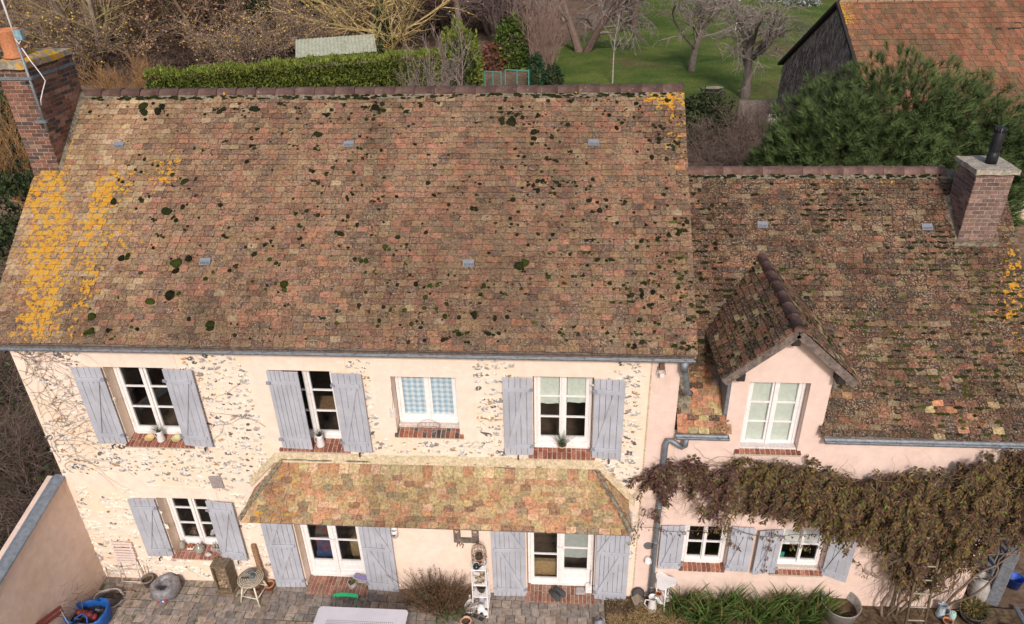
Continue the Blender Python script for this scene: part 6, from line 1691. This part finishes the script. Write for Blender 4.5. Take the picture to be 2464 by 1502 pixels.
T_multi = tree_data(104, dict(base, col=GL, kids=(12, 7, 6), at=((.06, .8), (.2, 1), (.15, 1)), len=((.28, .42), (.4, .6), (.35, .6))), 14, .22, 6, .34)
T_larch = tree_data(105, dict(base, end=.15, col=YL, wob=(.03, .12, .2, .3), grav=(.0, .10, .02, -.02), kids=(46, 10, 6), at=((.05, .62), (.15, 1), (.2, 1)), ang=((1.2, 1.55), (.4, .9), (.4, .9)), len=((.36, .50), (.30, .45), (.3, .5)), rmin=.014), 15, .2, leaf=([(.55, .40, .08), (.45, .30, .06)], 500, .13))
T_beech = tree_data(106, dict(base, col=[(.25, .185, .13)] * 4, kids=(17, 8, 5), at=((.05, .85), (.15, 1), (.15, 1)), grav=(0, .02, -.02, -.05)), 9, .18, 3, .4, ([(.34, .18, .11), (.27, .14, .085), (.40, .24, .15), (.20, .11, .07)], 12000, .18))
T_yshrub = tree_data(107, dict(base, end=.4, col=BR, kids=(10, 6, 4), seg=(5, 4, 4, 3)), 4.5, .05, 11, .75, ([(.55, .38, .08), (.30, .20, .10), (.24, .16, .09)], 1800, .12))
T_apple = tree_data(108, dict(base, end=.55, col=[(.13, .105, .09), (.16, .13, .115), (.20, .165, .145), (.23, .19, .17)], seg=(4, 7, 6, 5), wob=(.15, .28, .3, .35), grav=(.0, -.06, -.14, -.2), kids=(13, 10, 8), at=((.4, 1), (.2, 1), (.2, 1)), ang=((.6, 1.3), (.4, 1.1), (.3, 1.0)), len=((.9, 1.3), (.42, .62), (.4, .6)), rmin=.013), 3.4, .24)
T_fork = tree_data(109, dict(base, end=.55, col=[(.15, .10, .085), (.16, .13, .115), (.20, .165, .145), (.23, .19, .17)], seg=(5, 7, 6, 5), wob=(.12, .25, .3, .35), grav=(.02, -.01, -.14, -.22), kids=(7, 9, 8), at=((.35, 1), (.2, 1), (.2, 1)), ang=((.5, 1.2), (.4, 1.1), (.3, 1.0)), len=((.85, 1.15), (.42, .62), (.4, .6)), rmin=.014), 4.2, .3, 2, .42)
T_sap = tree_data(110, dict(base, end=.2, col=[(.22, .17, .15), (.25, .19, .165), (.26, .20, .18)], seg=(6, 5, 4, 3), grav=(.0, .12, .08, 0), kids=(11, 5), ang=((.3, .6), (.3, .7)), at=((.12, .95), (.2, 1)), len=((.28, .42), (.35, .5)), rmin=.010), 4.6, .035, 4, .12)
T_red = tree_data(111, dict(base, end=.2, col=[(.23, .15, .12), (.25, .16, .13), (.27, .18, .15)], grav=(.0, .10, .08, 0), kids=(12, 6), ang=((.25, .5), (.3, .7)), at=((.1, .95), (.2, 1)), len=((.3, .5), (.35, .5)), rmin=.012), 8.0, .05, 7, .16)
T_birch = tree_data(112, dict(base, end=.3, col=[(.42, .36, .32), (.30, .25, .22), (.26, .21, .18)], seg=(6, 5, 4, 3), wob=(.14, .2, .3, .3), kids=(13, 6), at=((.35, 1), (.2, 1)), ang=((.4, 1), (.4, 1)), len=((.3, .45), (.4, .6)), rmin=.011), 4.4, .055)
T_orange = tree_data(113, dict(base, end=.3, col=[(.30, .17, .075), (.32, .18, .08)], grav=(.0, .1, 0, 0), wob=(.15, .2, .2, .2), kids=(8, 4), ang=((.2, .5), (.3, .6)), at=((.15, .9), (.2, 1)), len=((.4, .6), (.4, .5)), rmin=.010), 3.4, .022, 26, .55)
T_bramble = tree_data(114, dict(base, end=.35, col=[(.11, .075, .062), (.13, .092, .076), (.165, .12, .10)], seg=(7, 5, 4, 3), wob=(.3, .4, .4, .4), grav=(-.12, -.1, 0, 0), kids=(7, 4), ang=((.4, 1.2), (.4, 1.2)), at=((.1, 1), (.1, 1)), len=((.35, .6), (.4, .6)), rmin=.006), 1.9, .016, 34, .8)
rng.seed(77)
plant('multi_stem_tree', T_multi, 'tall bare many stemmed tree with yellow lichen behind the tall brick chimney', 'tree', -36, 45, 1.0, .4)
plant('brown_leaf_tree', T_beech, 'bare beech holding russet dead leaves left of the clipped hedge', 'tree', -29.5, 49, 1.05, 1.0)
plant('brown_leaf_tree', T_beech, 'smaller russet leaved tree at the far left behind the chimney', 'tree', -44, 56, 1.0, 2.6)
plant('yellow_tree', T_larch, 'bare yellow branched tree with ivy on its trunk rising behind the shed', 'tree', -14.8, 47.5, 1.0, .5)
plant('yellow_leaf_shrub', T_yshrub, 'arching shrub with a few yellow leaves left of the shed', 'shrub', -20.8, 49, 1.15, 0)
plant('yellow_leaf_shrub', T_yshrub, 'twiggy brown shrub with sparse yellow leaves behind the left half of the hedge', 'shrub', -24.8, 46, 1.0, 2)
plant('forked_tree', T_fork, 'old fork trunked fruit tree with drooping twigs on the lawn', 'tree', -.1, 52.4, 1.15, R(0))
plant('drooping_tree', T_fork, 'drooping bare tree on the far lawn right of the forked tree', 'tree', 4.6, 63, 1.1, 2.0)
plant('young_birch', T_birch, 'small pale stemmed young tree on the lawn behind the roof ridge', 'tree', 1.65, 40.8, 1.0, .8)
plant('fruit_tree', T_apple, 'gnarled fruit tree on the lawn left of the weeping tree', 'tree', 7.3, 44.5, 1.15, 2.4)
plant('weeping_fruit_tree', T_apple, 'wide weeping fruit tree beside the barn gable', 'tree', 9.4, 36.8, 1.25, .3)
plant('red_stem_shrub', T_red, 'tall reddish thicket of upright stems right of the garden gate', 'shrub', -3.4, 44, .95, 0)
plant('red_stem_shrub', T_red, 'lower reddish thicket behind the garden gate', 'shrub', -2.6, 42, .6, 1.2)
for i, (x, y, s_, lb) in enumerate(((-8.9, 32.5, .95, 'leftmost bare sapling in front of the hedge end'), (-7.6, 32.8, 1.2, 'tallest bare sapling in front of the hedge end'), (-8.2, 31.5, .7, 'shortest bare sapling in front of the hedge'), (-10.0, 33, .8, 'bare sapling in front of the hedge below the yellow tree'))):
    plant('bare_sapling', T_sap, lb, 'sapling', x, y, s_, i * 1.3, 'bare saplings in front of the hedge')
plant('orange_twig_shrub', T_orange, 'orange stemmed willow shrub left of the tall chimney', 'shrub', -24.5, 19.5, 1.25, 0)
plant('orange_twig_shrub', T_orange, 'orange stemmed shrub behind the ridge beside the tall chimney', 'shrub', -27.6, 34, .95, 1.5)
# the wood
W_ = []
for gx in range(-84, 16, 5):
    for gy, dx in ((60, 0), (68, 2), (78, 1), (90, 3), (104, 0)):
        x, y = gx + dx + U(-2, 2), gy + U(-3, 3)
        if x > interp(LB, y) - 2.0: continue
        if x > -4 and y < 66: continue
        W_.append((x, y))
for x, y in ((-33, 58), (-20, 57), (-10, 55), (-8, 62), (-12, 60), (-26, 60), (-48, 48), (-55, 52), (-7, 56)): W_.append((x, y))
for x in range(6, 60, 6): W_.append((x + U(-1, 1), 100 + U(-3, 6)))
for k, (x, y) in enumerate(W_):
    plant('wood_tree', (T_a, T_b, T_c, T_c)[k % 4], 'bare grey brown tree in the wood behind the garden', 'tree', x, y, U(.8, 1.25), U(0, 6.28), 'bare trees of the wood')
for k in range(90):
    x, y = U(-62, -5), U(43, 78)
    if -24 < x < -5 and y < 57: continue
    plant('wood_thicket', (T_bramble, T_yshrub)[k % 3 == 0], 'brown undergrowth thicket at the foot of the wood', 'thicket', x, y, U(1.2, 2.2), U(0, 6.28), 'undergrowth thickets of the wood', sz=U(1.0, 1.6))
# ---- foliage masses
def leafcloud(pts, size, cols, flat=.4, droop=0.0):
    m = Mesh()
    for p, nrm in pts:
        d = Vector((U(-1, 1), U(-1, 1), U(-1, 1) - droop)).normalized(); d = (d * (1 - flat) + nrm * flat).normalized(); s_ = d.orthogonal().normalized(); s_ = Matrix.Rotation(U(0, 6.28), 3, d) @ s_
        q = size * U(.6, 1.4); c = rng.choice(cols); v = U(.65, 1.35)
        m.add([p - s_ * q * .28, p + s_ * q * .28, p + d * q + s_ * q * .06, p + d * q - s_ * q * .06], [(0, 1, 2, 3)], tuple(k * v for k in c))
    return m
def blob_pts(n, c, r, shell=.55, low=-.6):
    out = []
    while len(out) < n:
        d = Vector((U(-1, 1), U(-1, 1), U(low, 1)))
        if d.length > 1 or d.length < .05: continue
        e = d.normalized(); q = 1 + .28 * mnoise.noise(e * 2.3 + Vector(c)) + .16 * mnoise.noise(e * 5.5 + Vector(c)); k = shell + (1 - shell) * rng.random() ** .5
        out.append((Vector((c[0] + e.x * r[0] * q * k, c[1] + e.y * r[1] * q * k, c[2] + e.z * r[2] * q * k)), e))
    return out
def bush(name, label, c, r, n, size, cols, cat='bush', group=None, flat=.4):
    t = thing(name, label, cat, (c[0], c[1], 0), group=group)
    m = leafcloud(blob_pts(n, (0, 0, c[2]), r), size, cols, flat); m.build('crown', M_leaf, t, kind='stuff')
    k = Mesh()
    for _ in range(5): a = U(0, 6.28); k.tube([(0, 0, 0), (.3*r[0]*math.cos(a), .3*r[1]*math.sin(a), c[2] * .6), (.6*r[0]*math.cos(a), .6*r[1]*math.sin(a), c[2])], [.06, .04, .015], 5, (.12, .09, .07))
    k.build('trunk', M_bark, t); return t
IVY = [(.022, .040, .016), (.03, .055, .02), (.018, .03, .014)]
LAU = [(.07, .12, .018), (.11, .16, .02), (.04, .07, .015)]
bush('ivy_tree', 'dark ivy covered trunk right of the russet beech', (-24.9, 50, 2.6), (1.3, 1.3, 3.4), 2600, .26, IVY, 'ivy')
bush('ivy_tree', 'dark ivy clad tree in the wood left of the yellow tree', (-22.0, 58, 5.2), (2.6, 2.2, 3.6), 3600, .30, IVY, 'ivy')
bush('climbing_ivy', 'ivy climbing the trunk of the yellow tree', (-14.8, 47.4, 2.0), (.5, .5, 3.2), 1300, .20, [(.03, .065, .02), (.045, .09, .025)], 'ivy')
bush('climbing_ivy', 'dark ivy round the foot of the many stemmed tree', (-36, 44.2, 1.4), (1.2, 1.0, 2.2), 1600, .22, IVY, 'ivy')
bush('laurel_bush', 'yellow green laurel bush behind the garden gate', (-5.2, 46.5, 1.4), (1.4, 1.2, 2.2), 2400, .24, LAU)
bush('russet_bush', 'small russet bush between the hedge end and the laurel', (-6.6, 46, .7), (.9, .8, 1.2), 1100, .2, [(.20, .075, .05), (.15, .06, .04)])
bush('ivy_post', 'ivy covered post at the right of the garden gate', (-3.3, 40.0, .9), (.55, .5, 1.3), 900, .18, [(.025, .07, .025), (.02, .05, .02)], 'ivy')
bush('ivy_post', 'low ivy heap right of the ivy covered post', (-2.2, 40.5, .5), (.6, .5, .9), 700, .18, IVY, 'ivy')
bush('ivy_hedge', 'dark evergreen hedge beyond the right end of the main roof', (5.5, 28.2, .8), (1.5, 1.2, 1.6), 4200, .17, [(.030, .042, .015), (.045, .055, .018), (.02, .03, .012)])
bush('evergreen_bush', 'dark green bush left of the tall chimney', (-30, 24, 1.5), (3.5, 2.6, 2.6), 3800, .26, IVY)
bush('evergreen_bush', 'dark evergreen below the orange twigs at the left edge', (-21.5, 15.5, 1.0), (2.4, 2.2, 1.8), 3000, .2, [(.02, .035, .012), (.035, .05, .015)])
for i, (x, y, s_) in enumerate(((6.9, 27.0, 1.1), (7.8, 25.4, 1.2), (5.6, 24.5, 1.1), (8.4, 28, 1.1), (7.0, 22.8, 1.2))):
    plant('bramble_thicket', T_bramble, 'tangled brown bramble between the lawn and the pine', 'brambles', x, y, s_ * 1.2, i * .9, 'bramble thickets beside the barn')
for i, (x, y) in enumerate(((16.6, 81), (19, 81.5), (22.5, 77), (24, 76), (20.8, 79.5))):
    bush('silver_shrub', ('leftmost', 'second from left', 'rightmost but one', 'rightmost', 'middle')[i] + ' of the pale silver grey shrubs on the far lawn', (x, y, .3), (1.0, .7, .7), 420, .3, [(.30, .33, .30), (.22, .26, .23), (.36, .38, .34)], group='silver shrubs on the far lawn')
# bank of ivy and brambles beyond the garden wall
for i, (x, y, s_) in enumerate(((-12.2, 1.5, 1.0), (-13.2, -.6, 1.1), (-11.6, -1.6, .9), (-14.5, 2.8, 1.2), (-12.8, 4.2, 1.0), (-16.5, 5.6, 1.3), (-11.4, 3.4, .8), (-15.2, .6, 1.2), (-11.2, .3, .9), (-18, 8, 1.4), (-12.0, -3.2, 1.1))):
    plant('bank_bramble', T_bramble, 'brown bramble bush on the bank beyond the garden wall', 'brambles', x, y, s_, i * 1.1, 'brambles on the bank left of the house')
pts = []
for _ in range(16000):
    x, y = U(-24, -10.4), U(-6, 16); pts.append((Vector((x, y, .05 + .95 * rng.random() ** 1.7 + .25 * mnoise.noise((x, y, 2)))), Vector((0, -.3, 1))))
tag(leafcloud(pts, .12, [(.04, .075, .02), (.055, .10, .025), (.08, .06, .035), (.12, .085, .05), (.035, .06, .02)], .3).build('ivy_ground_cover', M_leaf, kind='stuff'), 'ivy and weeds covering the bank left of the house', 'ground cover')
# ---- clipped hedge
t = thing('clipped_hedge', 'long clipped green conifer hedge behind the ridge', 'hedge', (-16, 35, 0))
HG = [(.14, .175, .027), (.17, .21, .036), (.105, .14, .02), (.20, .225, .048)]
pts = []; A, B = Vector((-9.0, -2.9, 0)), Vector((7.6, 2.3, 0)); dr = (B - A).normalized(); nr = Vector((dr.y, -dr.x, 0))
for _ in range(22000):
    f = rng.random(); P = A + (B - A) * f; h = 2.75 + .28 * mnoise.noise((f * 14, 0, 0)) + .1 * f; wv = .24 * mnoise.noise((f * 26, U(0, 3), 1))
    if rng.random() < .62: z = U(.4, h); pts.append((P + nr * (.75 + wv) + Vector((0, 0, z)), (nr + Vector((0, 0, .8))).normalized()))
    else: pts.append((P + nr * U(-.75, .8) + Vector((0, 0, h + wv)), Vector((0, -.2, 1))))
for p, e in blob_pts(4600, (8.25, 1.4, 1.85), (1.3, 1.4, 2.65), .9, -.7): pts.append((p, (e + Vector((0, 0, .7))).normalized()))
leafcloud(pts, .16, HG, .6).build('foliage', M_leaf, t, kind='stuff')
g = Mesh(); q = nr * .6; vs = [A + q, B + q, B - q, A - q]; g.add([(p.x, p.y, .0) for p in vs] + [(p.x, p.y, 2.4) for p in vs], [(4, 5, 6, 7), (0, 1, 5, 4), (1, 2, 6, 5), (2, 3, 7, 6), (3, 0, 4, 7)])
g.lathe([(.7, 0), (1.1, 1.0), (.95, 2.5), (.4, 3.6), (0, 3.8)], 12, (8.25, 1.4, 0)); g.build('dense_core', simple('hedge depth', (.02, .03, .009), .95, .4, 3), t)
# ---- garden shed, gate
t = thing('garden_shed', 'low shed with pale green corrugated roof behind the hedge', 'shed', (-16.9, 42.6, 0), R(21))
g = Mesh(); n = 66; vs = []
for j in range(2):
    for i in range(n + 1):
        x = -2.7 + 5.4 * i / n; vs.append((x - .25 * (1 - j), -.9 + 2.6 * j, 1.95 + .75 * j + .025 * math.sin(i * math.pi * 2 / 3)))
g.add(vs, [(i, i + 1, n + 2 + i, n + 1 + i) for i in range(n)]); g.build('corrugated_roof', simple('pale green sheeting', (.36, .38, .28), .7, .18, 2, c2=(.42, .43, .34), dirt=(.24, .19, .13)), t)
g = Mesh(); g.box(-2.5, 2.5, -.7, 1.6, 0, 1.9); g.build('walls', M_oldwood, t)
for x in (.9, 1.8): g = Mesh(); g.box(x, x + .3, -.71, -.70, 1.2, 1.7); g.build('window', M_iron, t)
t = thing('garden_gate', 'pair of green metal mesh gates right of the hedge end', 'gate', (-5.0, 37, 0))
M_gg = simple('turquoise green paint', (.08, .26, .22), .6, .15, 8)
for x0, x1, h in ((-1.35, -.35, 1.75), (-.08, 1.35, 1.82)):
    g = Mesh(); 
    for x in (x0, (x0 + x1)/2, x1): g.tube([(x, 0, 0), (x, 0, h)], .04, 6)
    g.tube([(x0, 0, h), (x1, 0, h - .08)], .03, 6); g.tube([(x0, 0, .8), (x1, 0, .8)], .015, 5); g.build('gate_leaf', M_gg, t)
# ---- lawn furniture
t = thing('lawn_chair', 'white plastic chair standing on the far lawn', 'chair', (13.3, 59.8, .07), R(190))
g = Mesh(); g.box(-.25, .25, -.25, .25, .40, .45); g.build('seat', M_enamel, t)
g = Mesh(); g.prism([(-.26, .45), (-.17, .45), (-.14, .72), (.14, .72), (.17, .45), (.26, .45), (.2, .88), (.1, .95), (-.1, .95), (-.2, .88)], 'y', .21, .26); g.build('backrest', M_enamel, t)
for x in (-.22, .22):
    for y in (-.22, .22): g = Mesh(); g.box(x - .03, x + .03, y - .03, y + .03, 0, .4); g.build('leg', M_enamel, t)
t = thing('wheelbarrow', 'old grey wheelbarrow with blue inside on the lawn under the weeping tree', 'wheelbarrow', (7.5, 36.9, .06), .2)
g = Mesh(); g.lathe([(.28, .38), (.48, .62), (.50, .63), (.46, .62), (.27, .42), (0, .42)], 16, sx=1.25, sy=.8); g.build('tray', simple('worn tray', (.30, .26, .21), .8, .2, 5), t, True)
g = Mesh(); g.lathe([(0, .50), (.36, .50)], 12, sx=1.1, sy=.6); g.build('blue_load', simple('blue sheet', (.05, .26, .38), .5), t)
g = Mesh(); g.tube([(-.9, -.25, .5), (.5, -.15, .3)], .025, 6); g.tube([(-.9, .25, .5), (.5, .15, .3)], .025, 6); g.tube([(-.3, -.2, .4), (-.35, -.22, 0)], .025, 6); g.tube([(-.3, .2, .4), (-.35, .22, 0)], .025, 6); g.build('frame', M_oldwood, t)
g = Mesh(); g.lathe([(.2, -.04), (.2, .04)], 16, M=Matrix.Translation((.62, 0, .2)) @ Matrix.Rotation(R(90), 4, 'X')); g.build('wheel', M_iron, t)
t = thing('hollow_block', 'tan hollow clay block with dark plants on the far lawn', 'block', (16.3, 57.5, .08), .1)
g = Mesh(); g.box(-.16, .16, -.1, .1, 0, .5); g.build('block', simple('tan clay', (.46, .33, .17), .9), t)
for x in (-.08, .08):
    for z in (.1, .26, .42): g = Mesh(); g.box(x - .05, x + .05, -.102, -.1, z - .05, z + .05); g.build('hole', M_iron, t)
leafcloud(blob_pts(160, (0, .2, .1), (.7, .5, .3)), .22, [(.04, .035, .045), (.06, .06, .05)]).build('dark_plant', M_leaf, t, kind='stuff')
g = Mesh(); g.cbox(-.2, .2, -.2, .2, 0, .45, .02); solid('wooden_crate', g, simple('pale crate', (.50, .37, .22), .9), 'small tan box on the far lawn near the barn', 'box', (19.6, 58.5, .06))
for i, (x, y) in enumerate(((15.4, 68), (16.6, 68.4), (17.8, 68.8), (18.8, 69.2))):
    bush('vegetable_plant', 'dark vegetable plant in a row on the far lawn', (x, y, .05), (.5, .3, .35), 90, .25, [(.035, .03, .025), (.06, .045, .03)], 'plant', 'row of dark vegetable plants')
# ---- barn
barn = thing('tiled_barn', 'old barn with orange tiled roof and ivy covered gable behind the pine', 'barn', (10.26, 25.3, 0))
GX = 0.0; yr_, zr_ = 0.0, 6.85; y1_, z1_ = 7.3, 3.0; y0_, z0_ = -7.3, 3.0
M_barnwall = G('dead ivy on stone', .95, .05); _g = M_barnwall
_n = _g.noise(7, 6, .7, _g.pos((1, 1, .22)), .8)
_c = _g.mix(_g.step(_n, .38, .62), (.27, .23, .21), (.62, .53, .48)); _c = _g.mix(_g.step(_g.noise(9, 5, .7), .58, .66, 0, .8), _c, (.40, .36, .33)); _g.col(_c); _g.bump(_n, 1.0, .12); M_barnwall = _g.done()
g = Mesh(); g.prism([(y0_, 0), (y1_, 0), (y1_, z1_), (yr_, zr_ - .1), (y0_, z0_)], 'x', 0, .4); g.build('gable_wall', M_barnwall, barn)
g = Mesh(); g.box(.4, 30, y0_, y0_ + .4, 0, z0_ - .1); g.build('front_wall', M_gwall, barn); g = Mesh(); g.box(.4, 30, y1_ - .4, y1_, 0, z1_ - .1); g.build('rear_wall', M_gwall, barn)
sb = (zr_ - z0_) / (yr_ - y0_)
g = Mesh(); g.prism([(y0_ - .3, z0_ - .3*sb + .02), (yr_, zr_ + .02), (y1_ + .3, z1_ - .3*sb + .02), (y1_ + .3, z1_ - .3*sb - .08), (yr_, zr_ - .09), (y0_ - .3, z0_ - .3*sb - .08)], 'x', -.18, 30.2); broof = g.build('barn_roof', M_tar, barn)
def col_barn(P, r):
    n_ = mnoise.noise((P.x * .25, P.y * .3, 60)); c = pick([(.4, (.215, .088, .048)), (.2 + .3*max(0, n_), (.27, .10, .055)), (.25, (.17, .082, .046)), (.2 - .1*n_, (.125, .075, .042))])
    e = max(0, 1 - P.x / .9); return jit(c, .12, .2 + .75 * e * (1 if P.y > -1.6 else .4))
bt = [tile_geo(90 + i, .40) for i in range(4)]
k_ = math.hypot(1, sb); beu = Vector((0, 1/k_, sb/k_)); ben = Vector((0, -sb/k_, 1/k_))
TV_, TD_ = TV, TD
TV = [m for m in bt] * 2; TD = [m.data('roof_tile', M_tile) for m in bt] * 2
lay(broof, Vector((0, y0_ - .3, z0_ - .3*sb + .02)), EX, beu, ben, 26, .335, .24, lambda u: (-.16, 30.2), col_barn, None, 200, .004, .01)
TV, TD = TV_, TD_
near = 0
g = Mesh()
for i in range(40): g.tube([(-.16 + i*.75, 0, zr_ + .05), (.56 + i*.75, 0, zr_ + .05)], [.15, .12], 7)
g.build('ridge_cap', simple('ridge clay', (.30, .20, .13), .9, .3, 4), broof)
for s_, yy in ((1, y1_), (-1, y0_)):
    g = Mesh(); A, B = Vector((-.2, 0, zr_ - .03)), Vector((-.2, yy + .3*s_, (z1_ if s_ > 0 else z0_) - .3*sb - .03)); g.tube([A, B], .09, 4); g.build('barge_board', M_tar, barn)
m = Mesh()
for _ in range(2600):
    y = U(y0_, y1_); h = zr_ - .2 - abs(y) * sb; z = U(.2, max(.3, h)); m.tube([(-.03, y, z), (-.10, y + U(-.1, .1), z - U(.1, .3)), (-.06, y + U(-.15, .15), z - U(.3, .7))], [.012, .02, .008], 3, rng.choice([(.27, .22, .195), (.44, .37, .33), (.60, .53, .48), (.19, .145, .125)]))
m.build('dead_ivy', M_bark, barn, kind='stuff')
g = Mesh(); g.box(-2.4, 0, 0, .35, 0, 1.3); o = solid('low_stone_wall', g, simple('grey rubble', (.20, .165, .14), .95, .4, 5, .8, 6), 'low rubble stone wall left of the barn', 'wall', (10.2, 31.0, 0))
g = Mesh(); g.cbox(-.35, .35, -.04, .04, 0, 1.35, .03); solid('white_board', g, M_enamel, 'white upright panel leaning at the corner of the barn', 'panel', (9.0, 28.3, 0), .2)
# ---- pine
pine = thing('pine_tree', 'broad round topped green pine between the wing and the barn', 'tree', (8.9, 14.6, 0))
tr = Mesh(); tr.tube([(0, 0, -.1), (.1, 0, 1.2), (-.05, .1, 3.0), (0, 0, 5.2)], [.28, .24, .18, .06], 8, (.16, .10, .07)); nd = Mesh()
def tuft(P, d, L, n):
    d = d.normalized(); a = d.orthogonal().normalized(); b = d.cross(a); g_ = U(.6, 1.5)
    for i in range(n):
        th = U(0, 6.28); an = U(.25, .95); dd = d * math.cos(an) + (a * math.cos(th) + b * math.sin(th)) * math.sin(an); base_ = P + d * U(-.12, .10); s_ = dd.orthogonal().normalized() * .013
        k = U(.8, 1.2) * g_; nd.add([base_ - s_, base_ + s_, base_ + dd * L * U(.75, 1.1)], [(0, 1, 2)], (.076 * k, .112 * k, .036 * k))
    nd.add([P + a * .018, P - a * .018, P + d * .13], [(0, 1, 2)], (.22, .14, .08))
lob = [((.1, 0, 4.7), (2.4, 2.3, 2.2)), ((-1.9, -.3, 4.1), (1.8, 1.9, 1.9)), ((2.1, -.3, 4.2), (1.8, 1.9, 1.8)), ((-2.9, -.4, 3.2), (1.3, 1.5, 1.6)), ((3.2, -.4, 3.3), (1.3, 1.5, 1.6)), ((-.6, -1.4, 3.0), (2.4, 1.9, 2.2)), ((1.5, -1.3, 2.6), (2.2, 1.8, 2.0)), ((-3.1, .2, 2.2), (1.3, 1.5, 1.9)), ((3.3, .2, 2.4), (1.3, 1.5, 1.9)), ((.4, 1.0, 3.6), (2.6, 2.0, 2.2))]
for c, r in lob:
    tr.tube([(0, 0, max(.8, c[2] - 1.8)), (c[0]*.5, c[1]*.5, c[2] - .8), (c[0]*.9, c[1]*.9, c[2])], [.12, .08, .04], 6, (.15, .10, .075))
    for p, e in blob_pts(640, c, r, .45, -.75):
        tuft(p, (e * .8 + Vector((0, 0, .9))), .30, 32)
tr.build('trunk', M_bark, pine, True); nd.build('crown', M_leaf, pine, kind='stuff')
